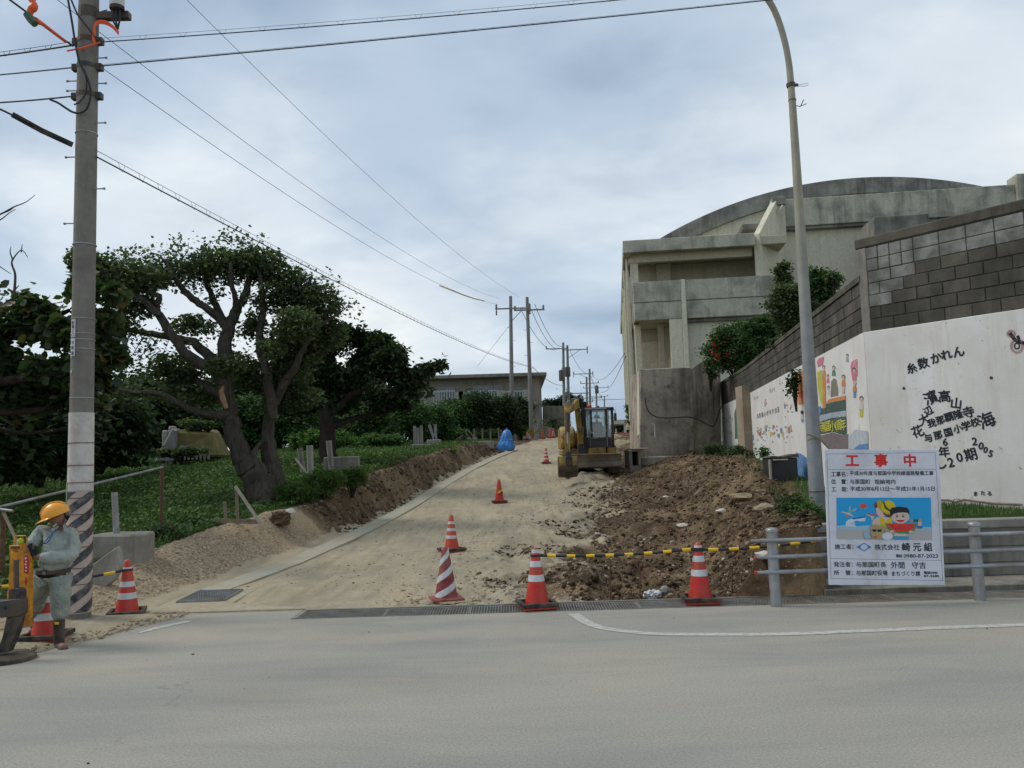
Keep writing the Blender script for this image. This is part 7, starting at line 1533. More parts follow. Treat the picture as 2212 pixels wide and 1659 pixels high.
for i, (u, v, Y, s, lb) in enumerate(((1655, 1100, 14.5, .24, 'brown lump exposed in the right soil bank, upper'), (1600, 1075, 16.5, .26, 'yellowish brown lump exposed in the right soil bank, middle'), (1650, 1200, 11.6, .14, 'pale rock low in the bank near the guard rail'), (1560, 1105, 16, .13, 'flat white rock in the dug pit below the mural'), (1475, 1135, 15.3, .15, 'flat white rock in the middle of the dug pit'), (1440, 1075, 19, .13, 'small white rock before the digger blade'))):
    g = G(u, v); lump(u, v, g.y, s, s * .8, s * .35, island('rock_%d' % i, [(0, (.20, .145, .09)), (1, (.30, .23, .15))]) if i in (0, 1) else m_lime, lb, 30 + i, crump=.4, z=g.z)
MB().tube([at(1760, 1148, 10.9), at(1762, 1180, 10.88), at(1768, 1215, 10.86), at(1778, 1256, 10.85)], .02, 8).build('drain_pipe', M['band_white'], lw)
pr_ = MB(); q_ = [Wr(*c3(*p)) for p in ((1095, 1462), (1180, 1465), (1225, 1480), (1300, 1460), (1400, 1475), (1520, 1490), (1749, 1500))]; pr_.tube([(x, -.06, z) for x, z in q_], .018, 6).build('fallen_pole', M['wood'], wr, True)
MB().tube([(Wr(*c3(1245, 1480))[0] + .06 * math.cos(a), -.07, Wr(*c3(1245, 1480))[1] + .05 * math.sin(a)) for a in np.linspace(0, 2 * PI, 17)], .006, 5, caps=False).build('wire_ring', M['steel_dark'], wr)
# ================================================================== figures
def skin_mesh(name, pts, edges, rad, m, parent, root=0, sub=2, wrinkle=0.0):
    me = bpy.data.meshes.new('k'); me.from_pydata([tuple(p) for p in pts], edges, []); o = bpy.data.objects.new('k', me); COL.objects.link(o)
    md = o.modifiers.new('s', 'SKIN'); md.use_smooth_shade = True; md.branch_smoothing = 0.6
    for i, r_ in enumerate(rad): sv = me.skin_vertices[0].data[i]; sv.radius = r_ if hasattr(r_, '__len__') else (r_, r_); sv.use_root = (i == root)
    s = o.modifiers.new('u', 'SUBSURF'); s.levels = sub; s.render_levels = sub
    dg = bpy.context.evaluated_depsgraph_get(); em = bpy.data.meshes.new_from_object(o.evaluated_get(dg)); bpy.data.objects.remove(o); bpy.data.meshes.remove(me)
    if wrinkle:
        from mathutils import noise as mn
        em.update(); nn = [v.normal.copy() for v in em.vertices]
        for v, nv in zip(em.vertices, nn):
            q = v.co; k = mn.noise(Vector((q.x * 9, q.y * 9, q.z * 5))) * .9 + (1 - 2 * abs(mn.noise(Vector((q.x * 16 + 3, q.y * 16, q.z * 11 + q.x * 8))))) * .6; v.co = q + nv * (wrinkle * k)
    em.name = name; em.materials.clear(); em.materials.append(m); em.shade_smooth(); r = bpy.data.objects.new(name, em); COL.objects.link(r); r.parent = parent; return r
def fabric(name, c, dirt=None, sc_=14):
    t = NT(name); v = t.coord(); n = t.noise(v, 6, 5, .6, .8); col = t.ramp(n, [(.3, tuple(q * .78 for q in c)), (.7, tuple(min(1, q * 1.12) for q in c))])
    if dirt: col = t.mix(t.ramp(t.noise(v, 3.5, 5), [(.52, 0.), (.7, .5)]), col, dirt)
    t.bump(t.noise(t.coord(scale=(1, 1, .6)), sc_, 5, .6, 1.2), 1.0, .035); return t.done(col, .9, 0, .15)
M['work_shirt'] = fabric('pale_green_grey_cotton', (0.36, 0.40, 0.36), (0.28, 0.30, 0.26)); M['work_trousers'] = fabric('grey_green_cotton', (0.31, 0.345, 0.30), (0.24, 0.25, 0.20))
M['skin'] = mplain('tanned_skin', (0.23, 0.125, 0.085), .55, var=.1); M['hair_'] = mflat('black_hair', (0.015, 0.014, 0.013), .7)
M['boot'] = mplain('black_rubber_boot', (0.035, 0.028, 0.028), .45, var=.2, dirt=(.13, .09, .08), dirt_amt=.45, dscale=5); M['glove'] = fabric('navy_glove', (0.02, 0.025, 0.045), None, 30)
M['helmet'] = mplain('orange_yellow_helmet', (0.80, 0.33, 0.02), .28, var=.05, spec=.5)
pY = 8.62; sp_ = pY / FPX; pb = at(130, 1402, pY); pb.z = -0.02
wk = thing('person', pb, 'worker in orange yellow helmet and pale green work clothes leaning over an orange stand', 'person')
def W(x, y, d=0.0): # point of the enlarged view -> local position, d metres behind the heel plane
    u, v = x * .228, 1058 + y * .228; p = at(u, v, pY + d); return Vector(p) - pb
hipc = W(505, 775); chest = W(560, 480, .0); neck = W(585, 335, -.02); head = W(528, 255, -.07)
shL = W(405, 385, .02); elL = W(318, 500, -.10); haL = W(283, 590, -.16)
shR = W(690, 400, .02); elR = W(690, 620, -.06); wrR = W(400, 640, -.22); haR = W(300, 625, -.20)
hR = W(590, 800, .0); kR = W(575, 1010, -.05); aR = W(565, 1330, .02); fR = W(560, 1480, .02); tR = W(612, 1490, -.16)
hL_ = W(400, 800, .05); kL = W(352, 1010, .12); aL = W(345, 1240, .42); fL = W(335, 1330, .48); tL = W(290, 1345, .36)
# body
bp = [hipc, W(530, 640, 0), chest, neck, W(555, 300, -.05), head + Vector((.01, .0, .03)), shL, elL, haL, shR, elR, wrR, haR, hR, kR, aR, fR, hL_, kL, aL, fL, tR, tL, W(498, 325, -.13)]
be = [(0, 1), (1, 2), (2, 3), (3, 4), (4, 5), (2, 6), (6, 7), (7, 8), (2, 9), (9, 10), (10, 11), (11, 12), (0, 13), (13, 14), (14, 15), (15, 16), (0, 17), (17, 18), (18, 19), (19, 20), (16, 21), (20, 22), (5, 23)]
brd = [(.09, .07), (.10, .07), (.13, .10), .055, .06, (.088, .10), .06, .04, .032, .06, .045, .034, .032, .06, .05, .038, .04, .06, .05, .038, .04, .035, .035, (.05, .055)]
body = skin_mesh('body', bp, be, brd, M['skin'], wk)
# nose and ears and mouth on the head, looking down to the left
fdir = (W(430, 330, -.22) - head).normalized(); 
nz_ = MB().lathe([(.012, 0), (.014, .012), (.004, .03)], (0, 0, 0), 8, Vector((0, 0, 1)).rotation_difference(fdir).to_matrix().to_4x4()); o = nz_.build('nose', M['skin'], wk, True); o.location = W(470, 320, -.20)
MB().lathe([(.004, -.01), (.022, 0), (.004, .01)], (0, 0, 0), 10, Matrix.Rotation(R(90), 4, 'X')).build('ear', M['skin'], wk, True).location = W(612, 290, -.06)
MB().tube([W(478, 352, -.205), W(500, 356, -.20), W(520, 350, -.18)], .006, 6).build('mouth', mflat('lips', (.16, .05, .045), .6), wk, True)
for x, y in ((448, 300), (492, 303)): MB().tube([W(x - 9, y, -.20), W(x + 9, y + 2, -.20)], .005, 6).build('eye', M['hair_'], wk, True)
MB().tube([W(505, 348, -.215), W(535, 325, -.235)], .005, 6).build('cigarette', M['band_white'], wk, True)
skin_mesh('hair', [W(560, 270, .02), W(600, 300, .01), W(622, 270, -.02), W(585, 250, .03)], [(0, 1), (1, 2), (0, 3)], [.06, .035, .03, .06], M['hair_'], wk, sub=1)
# clothes
jp = [W(508, 762, 0), W(520, 690, -.01), W(555, 500, -.01), W(580, 385, -.01), shL, elL, W(300, 545, -.14), shR + Vector((.0, 0, -.01)), elR, W(520, 645, -.17), W(368, 640, -.23), W(480, 425, -.03), W(640, 430, -.01)]
je = [(0, 1), (1, 2), (2, 3), (2, 11), (11, 4), (4, 5), (5, 6), (2, 12), (12, 7), (7, 8), (8, 9), (9, 10)]
jr = [(.195, .16), (.185, .15), (.165, .125), (.075, .07), .088, .066, .05, .088, .078, .066, .050, (.10, .10), (.10, .10)]
jac = skin_mesh('work_shirt', jp, je, jr, M['work_shirt'], wk, sub=4, wrinkle=.013)
tp2 = [W(503, 715, 0), hR + Vector((-.02, 0, -.05)), kR + Vector((.0, 0, 0)), W(570, 1130, -.01), W(572, 1235, .0), hL_ + Vector((.03, 0, -.05)), kL, W(338, 1120, .25), W(338, 1190, .36)]
skin_mesh('trousers', tp2, [(0, 1), (1, 2), (2, 3), (3, 4), (0, 5), (5, 6), (6, 7), (7, 8)], [(.16, .13), (.115, .12), .090, .084, .082, (.108, .11), .088, .080, .074], M['work_trousers'], wk, sub=4, wrinkle=.014)
bz = W(505, 772, 0); MB().lathe([(1, -.018), (1.0, .018)], (0, 0, 0), 28, Matrix.Diagonal((.168, .128, 1, 1))).build('belt', M['black_rubber'], wk, True).location = bz
MB().box(-.018, .018, -.008, .0, -.016, .016).build('buckle', M['galv'], wk).location = bz + Vector((-.02, -.134, 0))
for a, f, t_, nm in ((W(559, 1195, 0), fR, tR, 'boot'), (W(338, 1200, .38), fL, tL, 'boot')):
    skin_mesh(nm, [a, a.lerp(f, .55), f, f.lerp(t_, .5) + Vector((0, 0, -.012)), t_ + Vector((0, 0, -.012))], [(0, 1), (1, 2), (2, 3), (3, 4)], [.066, .056, .05, .045, (.046, .036)], M['boot'], wk)
MB().box(-.02, .02, -.072, -.064, -.012, .012).build('boot_mark', M['bar_yellow'], wk).location = W(572, 1252, 0)
for s_, (x0, y0, x1, y1) in enumerate(((560, 345, 520, 400), (595, 335, 610, 400))): MB().add([W(x0, y0, -.105), W(x1, y1, -.145), W(x1 - 40 + 75 * s_, y1 - 18, -.14), W(x0 - 50 + 75 * s_, y0 - 14, -.10)], [(0, 1, 2, 3)]).build('collar', M['work_shirt'], wk, fix=False)
MB().tube(smooth_path([W(540, 375, -.155), W(480, 430, -.165), W(445, 470, -.165), W(415, 508, -.16), W(440, 505, -.16), W(470, 470, -.165), W(500, 420, -.16)], 4), .005, 5).build('lanyard', mflat('lanyard_blue', (.02, .10, .32), .6), wk, True)
MB().box(-.035, .035, -.004, 0, -.05, .0).build('shirt_pocket', M['work_shirt'], wk).location = W(600, 470, -.15)
# gloved hands: palm and five fingers closing on the stand
def hand(base, dirn, palm_n, parent, m, L_=0.16):
    d = Vector(dirn).normalized(); n_ = Vector(palm_n).normalized(); s = d.cross(n_).normalized(); n_ = s.cross(d)
    pts = [base - d * .03, base + d * .045]; ed = [(0, 1)]; rd = [.035, (.040, .028)]
    for k, (off, ln_) in enumerate(((-.030, .060), (-.010, .070), (.010, .066), (.030, .052))):
        a0 = len(pts); p = base + d * .07 + s * off; pts += [p, p + d * ln_ * .45 + n_ * .01, p + d * ln_ * .7 + n_ * .035, p + d * ln_ * .6 + n_ * .06]; rd += [.0125, .0115, .0105, .009]; ed += [(1, a0), (a0, a0 + 1), (a0 + 1, a0 + 2), (a0 + 2, a0 + 3)]
    a0 = len(pts); p = base + d * .01 - s * .035; pts += [p, p + d * .03 - s * .02 + n_ * .02, p + d * .05 - s * .015 + n_ * .045]; rd += [.014, .0125, .0105]; ed += [(0, a0), (a0, a0 + 1), (a0 + 1, a0 + 2)]
    return skin_mesh('glove', pts, ed, rd, m, parent, 0, 1)
hand(W(292, 570, -.15), W(240, 620, -.20) - W(292, 560, -.15), (0, .3, -.6), wk, M['glove']); hand(W(318, 620, -.22), W(262, 560, -.22) - W(318, 620, -.22), (0, .5, .2), wk, M['glove'])
# helmet
hc = W(527, 232, -.065); fwd = Vector((-.84, -.38, -.36)).normalized(); upz = Vector((-.30, -.12, .95)); upz = (upz - fwd * upz.dot(fwd)).normalized(); sd2 = upz.cross(fwd).normalized()
HM = Matrix(((fwd.x, sd2.x, upz.x, 0), (fwd.y, sd2.y, upz.y, 0), (fwd.z, sd2.z, upz.z, 0), (0, 0, 0, 1)))
prof = [(0.122 * math.cos(t), .12 * math.sin(t)) for t in np.linspace(-.15, 1.5, 12)]; hm = MB(); hm.lathe([(r_, z) for r_, z in prof], (0, 0, 0), 32, HM @ Matrix.Diagonal((1.12, .94, 1.05, 1))); o = hm.build('helmet_shell', M['helmet'], wk, True); o.location = hc
br = MB(); n = 24; vs = []
for i in range(n + 1):
    a = -1.25 + 2.5 * i / n; ca, sa = math.cos(a), math.sin(a); ext = .065 * math.cos(a * 1.15) ** 1.0 if abs(a) < 1.3 else 0; ext = max(ext, .006)
    for rr, z in ((.118, .0), (.118 + ext, -.016), (.118 + ext, -.022), (.118, -.010)): vs.append(HM @ Vector((rr * ca * 1.12, rr * sa * .94, z)))
fs = [(i * 4 + k, (i + 1) * 4 + k, (i + 1) * 4 + (k + 1) % 4, i * 4 + (k + 1) % 4) for i in range(n) for k in range(4)]; br.add(vs, fs).build('helmet_peak', M['helmet'], wk, True).location = hc
for off in (-.03, 0, .03):
    pts = [HM @ Vector((.122 * 1.12 * math.cos(t), off, .128 * math.sin(t))) for t in np.linspace(.45, 2.6, 12)]; MB().tube(pts, .006, 6).build('helmet_rib', M['helmet'], wk, True).location = hc
MB().tube([W(615, 262, -.06), W(600, 330, -.08), W(560, 372, -.13), W(520, 378, -.16)], .005, 5).build('chin_strap', M['bar_black'], wk, True)
MB().add([HM @ Vector(q) for q in ((-.05, -.1195, .0), (.02, -.124, .0), (.02, -.122, .022), (-.05, -.1185, .022))], [(0, 1, 2, 3)]).build('helmet_sticker', M['band_white'], wk, fix=False).location = hc
# ------------------------------------------------------------------ orange steel stand the worker holds
M['orange_steel'] = mplain('chipped_orange_steel', (0.66, 0.27, 0.015), .45, var=.12, dirt=(.10, .06, .03), dirt_amt=.18, dscale=9)
sY = 8.35; so = at(45, 1350, sY); so.z = .02
st_ = thing('barricade_stand', so, 'folded orange steel stand with a red warning sticker held upright by the worker', 'barricade')
def Q(x, y, d=0.0): return Vector(at(x * .228, 1058 + y * .228, sY + d)) - so
def plate(name, pts, th, m, d=0): q = [Q(x, y, d) for x, y in pts]; return MB().add([tuple(p) for p in q] + [(p.x, p.y + th, p.z) for p in q], [tuple(range(len(q))), tuple(reversed(range(len(q), 2 * len(q))))] + [(i, i + len(q), (i + 1) % len(q) + len(q), (i + 1) % len(q)) for i in range(len(q))]).build(name, m, st_, bevel=.004)
plate('right_upright', [(168, 520), (200, 508), (215, 515), (262, 600), (290, 690), (288, 1000), (285, 1290), (188, 1290), (205, 1100), (172, 980), (168, 700)], .05, M['orange_steel'], -.02)
plate('left_upright', [(86, 545), (122, 535), (128, 600), (128, 960), (78, 965), (82, 820), (92, 660)], .05, M['orange_steel'], .03)
plate('left_foot', [(66, 960), (100, 960), (104, 1290), (60, 1290)], .05, M['orange_steel'], .10)
plate('top_bracket', [(84, 528), (198, 526), (200, 562), (86, 566)], .07, M['orange_steel'], -.035); plate('lower_bracket', [(104, 590), (175, 590), (178, 660), (106, 662)], .04, M['orange_steel'], -.01)
for x in (118, 142, 170): MB().lathe([(.012, -.012), (.012, .012)], (0, 0, 0), 10, Matrix.Rotation(R(90), 4, 'X')).build('bolt', M['steel_dark'], st_, True).location = Q(x, 546, -.045)
MB().tube([Q(136, 525, 0), Q(138, 455, 0), Q(150, 438, 0), Q(240, 436, 0), Q(253, 450, 0), Q(258, 520, 0)], .007, 6).build('wire_handle', M['orange_steel'], st_, True)
lb_ = MB().lathe([(.001, -.032), (.026, -.02), (.034, 0), (.026, .022), (.001, .033)], (0, 0, 0), 14).build('warning_lamp', mplain('lamp_yellow_green', (.42, .42, .03), .3), st_, True); lb_.location = Q(195, 487, -.01)
stk = MB().add([Q(*p) + Vector((0, -.0015, 0)) for p in ((225, 630, -.02), (268, 615, -.02), (280, 700, -.02), (270, 800, -.02), (228, 790, -.02))], [(0, 1, 2, 3, 4)]).build('red_sticker', mflat('sticker_red', (.50, .03, .03), .5), st_, fix=False)
for x, y, w2_, h2_ in ((245, 650, 22, 16), (248, 680, 16, 14), (244, 708, 20, 14), (250, 738, 18, 16), (246, 768, 18, 12)): MB().add([Q(x + a, y + b, -.02) + Vector((0, -.0030, 0)) for a, b in ((-w2_ / 2, -h2_ / 2), (w2_ / 2, -h2_ / 2 - 2), (w2_ / 2 - 3, h2_ / 2), (-w2_ / 2 + 2, h2_ / 2))], [(0, 1, 2, 3)]).build('sticker_mark', M['band_white'], st_, fix=False)
MB().add([Q(*p) + Vector((0, -.0015, 0)) for p in ((247, 818, -.02), (264, 865, -.02), (247, 918, -.02), (231, 868, -.02))], [(0, 1, 2, 3)]).build('red_diamond', mflat('sticker_red2', (.50, .03, .03), .5), st_, fix=False)
# black outrigger with pad at the picture edge
oY = 8.0; oo = at(10, 1415, oY); oo.z = 0.0; og = thing('outrigger', oo, 'black steel outrigger with slanted leg on a round rubber pad at the left edge', 'outrigger')
def U(x, y, d=0.0): return Vector(at(x * .228, 1058 + y * .228, oY + d)) - oo
def oplate(name, pts, th, m, d=0): q = [U(x, y, d) for x, y in pts]; return MB().add([tuple(p) for p in q] + [(p.x, p.y + th, p.z) for p in q], [tuple(range(len(q))), tuple(reversed(range(len(q), 2 * len(q))))] + [(i, i + len(q), (i + 1) % len(q) + len(q), (i + 1) % len(q)) for i in range(len(q))]).build(name, m, og, bevel=.006)
oplate('lever', [(128, 660), (166, 660), (168, 960), (132, 960)], .03, M['steel_dark'], .02)
oplate('sleeve', [(78, 945), (120, 935), (170, 935), (195, 960), (200, 1060), (76, 1060)], .10, M['black_rubber'], -.02)
oplate('arm', [(-400, 1060), (0, 1052), (190, 1030), (200, 1060), (198, 1180), (180, 1200), (0, 1215), (-400, 1230)], .12, M['steel_dark'], -.03)
MB().lathe([(.014, -.01), (.014, .01)], (0, 0, 0), 12, Matrix.Rotation(R(90), 4, 'X')).build('bolt', M['bar_black'], og, True).location = U(40, 1120, -.04)
oplate('leg', [(62, 1195), (192, 1195), (165, 1330), (75, 1540), (-40, 1550), (20, 1400)], .09, M['black_rubber'], -.01)
pdl = U(130, 1570, .02); MB().lathe([(1, 0), (1.0, .035), (.86, .055), (.5, .06)], (0, 0, 0), 30, Matrix.Diagonal((.285, .26, 1, 1))).build('pad', M['black_rubber'], og, True).location = (pdl.x - .13, pdl.y + .05, 0.003)
tag(MB().tube(smooth_path([at(-20, 1360, 8.25), at(20, 1358, 8.25), at(50, 1355, 8.3), at(76, 1350, 8.35)], 4), .006, 6).build('rope', M['wood'], None, True), 'thin slack rope crossing in front of the orange stand', 'rope')
# ================================================================== the digger
M['digger_yellow'] = mplain('worn_digger_yellow', (0.46, 0.29, 0.045), .5, var=.2, dirt=(.12, .08, .04), dirt_amt=.55, dscale=2.6); M['digger_black'] = mplain('digger_black', (0.03, 0.03, 0.032), .5, dirt=(.10, .075, .05), dirt_amt=.25)
M['digger_grey'] = mplain('worn_blade_steel', (0.20, 0.165, 0.125), .6, .2, var=.2, dirt=(.11, .075, .045), dirt_amt=.5, dscale=2); M['track'] = mplain('muddy_track', (0.05, 0.04, 0.032), .9, var=.3, dirt=(.16, .11, .07), dirt_amt=.4)
gl = NT('cab_glass'); tb_ = gl.n('ShaderNodeBsdfTransparent'); tb_.inputs[0].default_value = (.80, .86, .85, 1); gs_ = gl.n('ShaderNodeBsdfGlossy'); gs_.inputs['Roughness'].default_value = .05; gm = gl.n('ShaderNodeMixShader'); gm.inputs[0].default_value = .10
gl.l(tb_.outputs[0], gm.inputs[1]); gl.l(gs_.outputs[0], gm.inputs[2]); gl.l(gm.outputs[0], gl.o.inputs[0]); M['cab_glass'] = gl.m
Yd = 30.6; do = at(1272, 1024, Yd); dg_ = thing('excavator', do, 'compact yellow and black excavator with its arm at the left and blade down', 'excavator', rz=0)
def dbx(name, m, *a, bev=.02, par=None): return MB().box(*a).build(name, M[m], par or dg_, bevel=bev)
for s_ in (-1, 1):
    tpz = [(-1.25, .12), (-1.0, .0), (1.0, .0), (1.25, .12), (1.33, .30), (1.2, .50), (.9, .56), (-.9, .56), (-1.2, .50), (-1.33, .30)]
    x0 = .62 if s_ > 0 else -1.0; t_ = MB().prism(tpz, 'x', x0, x0 + .38).build('track', M['track'], dg_, bevel=.02)
    for k in range(15):                                              # track shoes on front and top run
        y = -1.28 + .0 * k
    for k in range(9): z = .06 + k * .055; dbx('track_shoe', 'track', x0 - .01, x0 + .39, -1.36 - .0, -1.31, z, z + .03, bev=.004, par=t_)
dbx('undercarriage', 'digger_black', -.6, .6, -.9, .9, .2, .55)
dbx('slew_ring', 'digger_black', -.5, .5, -.6, .7, .56, .70)
bd = MB().prism([(-1.75, .28), (-1.68, .24), (-1.62, .30), (-1.60, .45), (-1.66, .62), (-1.74, .74), (-1.80, .72), (-1.74, .60), (-1.70, .45)], 'x', -1.05, 1.0).build('blade', M['digger_grey'], dg_, bevel=.008)
dbx('blade_arm', 'digger_black', -.5, -.36, -1.62, -.85, .30, .46); dbx('blade_arm', 'digger_black', .36, .5, -1.62, -.85, .30, .46)
dbx('house_base', 'digger_yellow', -1.0, .98, -.55, 1.35, .71, .93, bev=.05)
dbx('front_skirt', 'digger_yellow', -.08, .56, -.95, -.551, .71, .95, bev=.03); dbx('front_skirt', 'digger_yellow', .60, .94, -.90, -.551, .71, 1.02, bev=.03)
MB().prism([(-.45, .94), (-.62, 1.1), (-.60, 1.45), (-.35, 1.68), (.2, 1.78), (1.2, 1.72), (1.38, 1.4), (1.38, .94)], 'x', -1.02, -.48).build('engine_hood', M['digger_yellow'], dg_, bevel=.06)
dbx('counterweight', 'digger_yellow', -.47, .98, .75, 1.42, .94, 1.62, bev=.08)
# cab: frame, panes, roof
cx0, cx1, cy0, cy1, cz0, cz1 = -.20, .88, -.92, .62, .96, 2.36
for x in (cx0, cx1 - .09):
    for y in (cy0, cy1 - .09): dbx('cab_pillar', 'digger_black', x, x + .09, y, y + .09, cz0, cz1 - .062)
dbx('cab_pillar', 'digger_black', cx0 + .24, cx0 + .31, cy0 + .002, cy0 + .06, 1.55, cz1 - .062); dbx('cab_pillar', 'digger_black', cx1 - .30, cx1 - .23, cy0 + .002, cy0 + .06, 1.3, cz1 - .062)
dbx('cab_roof', 'digger_black', cx0 - .03, cx1 + .03, cy0 - .05, cy1 + .05, cz1 - .06, cz1 + .03, bev=.04); dbx('roof_edge', 'galv', cx0 + .06, cx1 - .25, cy0 - .065, cy0 - .051, cz1 - .045, cz1 - .005, bev=.003)
dbx('cab_floor', 'digger_black', cx0, cx1, cy0, cy1, cz0 - .02, cz0 + .06); dbx('lower_panel', 'digger_black', cx0 + .091, cx1 - .091, cy0 + .01, cy0 + .05, cz0 + .061, 1.30, bev=.005)
dbx('side_panel', 'digger_black', cx0 + .01, cx0 + .05, cy0 + .091, cy1 - .091, cz0 + .061, 1.42, bev=.005); dbx('side_panel', 'digger_black', cx1 - .05, cx1 - .01, cy0 + .091, cy1 - .091, cz0 + .061, 1.5, bev=.005)
dbx('dashboard', 'digger_black', cx0 + .33, cx1 - .33, cy0 + .1, cy0 + .3, cz0 + .061, 1.45)
for a in ((cx0 + .095, cx0 + .235, 1.31, cz1 - .07), (cx0 + .315, cx1 - .305, 1.31, cz1 - .07), (cx1 - .225, cx1 - .095, 1.31, cz1 - .07)): dbx('windscreen', 'cab_glass', a[0], a[1], cy0 + .02, cy0 + .028, a[2], a[3], bev=0)
dbx('rear_window', 'cab_glass', cx0 + .095, cx1 - .095, cy1 - .04, cy1 - .032, 1.45, cz1 - .07, bev=0); dbx('side_window', 'cab_glass', cx0 + .02, cx0 + .028, cy0 + .095, cy1 - .095, 1.43, cz1 - .07, bev=0)
MB().box(cx0 + .1, cx1 - .1, cy1 - .085, cy1 - .045, cz0, 1.44).build('rear_panel', M['digger_black'], dg_)
dbx('seat', 'digger_black', .14, .60, -.12, .38, 1.1, 1.32, bev=.03); dbx('seat_back', 'digger_black', .14, .60, .30, .42, 1.32, 1.92, bev=.04)
dbx('mirror', 'digger_black', cx1 + .0, cx1 + .10, cy0 - .12, cy0 - .07, 1.88, 2.16, bev=.015); MB().tube([(cx1 - .02, cy0 - .02, 2.3), (cx1 + .05, cy0 - .1, 2.28), (cx1 + .05, cy0 - .1, 2.15)], .012, 6).build('mirror_arm', M['digger_black'], dg_)
MB().lathe([(.05, 0), (.085, .03), (.09, .09), (.05, .14), (.01, .15)], (.06, -.55, cz1 + .03), 16).build('beacon', M['cone_orange'], dg_, True)
MB().lathe([(.03, 0), (.05, .03), (.05, .06)], (.35, -.8, cz1 + .03), 10).build('work_light', M['galv'], dg_, True); dbx('front_light', 'galv', -.34, -.27, -.98, -.95, 1.60, 1.68, bev=.01)
MB().tube([(.0, cy0 - .04, 1.0), (.0, cy0 - .04, 1.28), (.3, cy0 - .04, 1.28)], .014, 6).tube([(.62, cy0 - .04, 1.0), (.62, cy0 - .04, 1.6)], .012, 6).build('hand_rail', M['galv'], dg_)
# boom, stick, bucket (points measured on the machine)
def D(u, v, dY): return Vector(at(u, v, Yd + dY)) - do
pv = Vector((-.30, -.85, .78)); kn = D(1247, 876, -1.35); s_top = D(1225, 880, -3.1); s_bot = D(1226, 982, -3.35)
def beam(name, pts, wd, hts, m):
    vs = []; n = len(pts)
    for i, p in enumerate(pts):
        d = (pts[min(i + 1, n - 1)] - pts[max(i - 1, 0)]).normalized(); x = Vector((1, 0, 0)); x = (x - d * x.dot(d)).normalized(); y = x.cross(d)
        for a, b in ((-1, -1), (1, -1), (1, 1), (-1, 1)): vs.append(p + x * a * wd / 2 + y * b * hts[i] / 2)
    fs = [(i * 4 + k, i * 4 + (k + 1) % 4, (i + 1) * 4 + (k + 1) % 4, (i + 1) * 4 + k) for i in range(n - 1) for k in range(4)] + [(3, 2, 1, 0), tuple((n - 1) * 4 + k for k in range(4))]
    return MB().add(vs, fs).build(name, M[m], dg_, bevel=.01)
beam('boom', [pv, pv.lerp(kn, .45) + Vector((0, .1, .1)), kn + Vector((0, .2, -.05)), kn + Vector((-.05, -.35, .06)), s_top + Vector((0, .15, -.12))], .19, [.2, .34, .38, .32, .18], 'digger_yellow')
beam('stick', [s_top + Vector((0, .05, .12)), s_top + Vector((0, 0, -.15)), s_bot], .17, [.16, .28, .15], 'digger_yellow')
dbx('swing_post', 'digger_black', -.46, -.14, -1.05, -.80, .50, 1.1, bev=.03)
for a, b, r_ in ((Vector((-.15, -.95, .75)), pv.lerp(kn, .55) + Vector((.13, -.12, 0)), .055), (kn + Vector((-.05, .05, .25)), s_top + Vector((0, .25, .18)), .05), (s_top + Vector((0, -.16, -.2)), s_bot + Vector((0, -.17, .35)), .05)):
    MB().tube([a, a.lerp(b, .6)], r_, 10).build('cylinder', M['digger_black'], dg_, True); MB().tube([a.lerp(b, .6), b], r_ * .5, 8).build('piston_rod', M['galv'], dg_, True)
for k in range(4): o = Vector((.03 * k, 0, .02 * k)); MB().tube(smooth_path([pv + Vector((.1, -.1, .3)) + o, pv.lerp(kn, .6) + Vector((.12, -.3, 0)) + o, kn + Vector((.05, -.25, .28)) + o, s_top + Vector((.08, .3, .10)) + o], 5), .014, 5).build('hose', M['black_cable'], dg_, True)
bk = s_bot + Vector((0.06, .1, -.05)); bw = .60; x0 = bk.x - .36; bkt = [(-.20, 0.0), (-.26, -.20), (-.24, -.46), (-.10, -.62), (.12, -.66), (.36, -.55), (.34, -.50), (.12, -.60), (-.07, -.56), (-.19, -.44), (-.21, -.20), (-.15, 0.0)]
BM = Matrix.Translation((0, bk.y, bk.z)); MB().prism(bkt, 'x', x0 + .0, x0 + bw, BM).build('bucket', M['digger_yellow'], dg_, bevel=.006)
sidep = [(-.20, 0.0), (-.26, -.20), (-.24, -.46), (-.10, -.62), (.12, -.66), (.36, -.55), (.10, -.08)]
for xx in (x0 - .022, x0 + bw + .002): MB().prism(sidep, 'x', xx, xx + .02, BM).build('bucket_side', M['digger_grey'], dg_)
MB().prism([(-.275, -.30), (-.262, -.48), (-.12, -.655), (.12, -.695), (.12, -.664), (-.105, -.625), (-.243, -.468), (-.262, -.30)], 'x', x0 + .003, x0 + bw - .003, BM).build('bucket_wear_plate', M['track'], dg_)
for k in range(4): xx = x0 + .03 + k * (bw - .12) / 3; MB().prism([(.35, -.56), (.50, -.47), (.35, -.50)], 'x', xx, xx + .06, BM).build('bucket_tooth', M['digger_grey'], dg_)
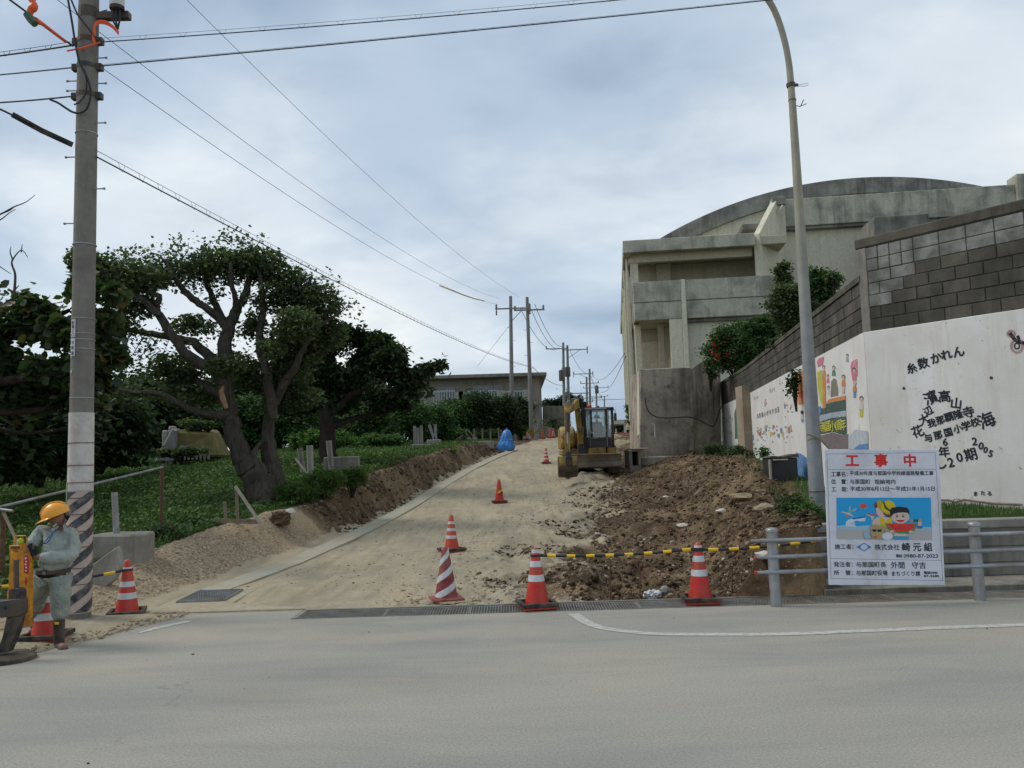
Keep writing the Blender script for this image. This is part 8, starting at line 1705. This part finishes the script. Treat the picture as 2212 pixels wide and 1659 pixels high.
dbx('bucket_link', 'digger_black', bk.x - .11, bk.x + .05, bk.y - .24, bk.y + .06, bk.z - .08, bk.z + .16, bev=.02); dbx('bucket_mount', 'digger_black', bk.x - .14, bk.x + .08, bk.y - .30, bk.y - .262, bk.z - .32, bk.z - .02, bev=.01)
# operator in the cab
op = thing('person', (do.x + .37, do.y + .05, do.z + 1.32), 'excavator operator in a dark cap sitting behind the windscreen', 'person'); 
M['op_cloth'] = fabric('operator_grey', (0.16, 0.17, 0.17)); hp = Vector((0, 0, 0))
skin_mesh('body', [hp, Vector((0, .02, .28)), Vector((0, 0, .46)), Vector((0, -.02, .56)), Vector((0, -.04, .66)), Vector((-.19, 0, .42)), Vector((-.24, -.12, .18)), Vector((-.14, -.38, .15)), Vector((.19, 0, .42)), Vector((.24, -.12, .18)), Vector((.14, -.38, .15)), Vector((-.12, -.42, .0)), Vector((-.12, -.5, -.3)), Vector((.12, -.42, .0)), Vector((.12, -.5, -.3))],
          [(0, 1), (1, 2), (2, 3), (3, 4), (2, 5), (5, 6), (6, 7), (2, 8), (8, 9), (9, 10), (0, 11), (11, 12), (0, 13), (13, 14)], [(.14, .10), (.14, .10), (.12, .09), .05, (.085, .10), .06, .045, .035, .06, .045, .035, .075, .05, .075, .05], M['skin'], op)
skin_mesh('jacket', [hp + Vector((0, 0, .05)), Vector((0, .02, .28)), Vector((0, 0, .46)), Vector((-.19, 0, .42)), Vector((-.24, -.12, .18)), Vector((-.16, -.32, .15)), Vector((.19, 0, .42)), Vector((.24, -.12, .18)), Vector((.16, -.32, .15))], [(0, 1), (1, 2), (2, 3), (3, 4), (4, 5), (2, 6), (6, 7), (7, 8)], [(.17, .13), (.17, .13), (.13, .11), .08, .065, .05, .08, .065, .05], M['op_cloth'], op)
MB().lathe([(.115, 0), (.115, .04), (.09, .10), (.03, .125)], (0, -.04, .72), 18).build('cap', M['hair_'], op, True); MB().prism([(-.08, -.12), (-.06, -.22), (.06, -.22), (.08, -.12)], 'z', .715, .73).build('cap_peak', M['hair_'], op)
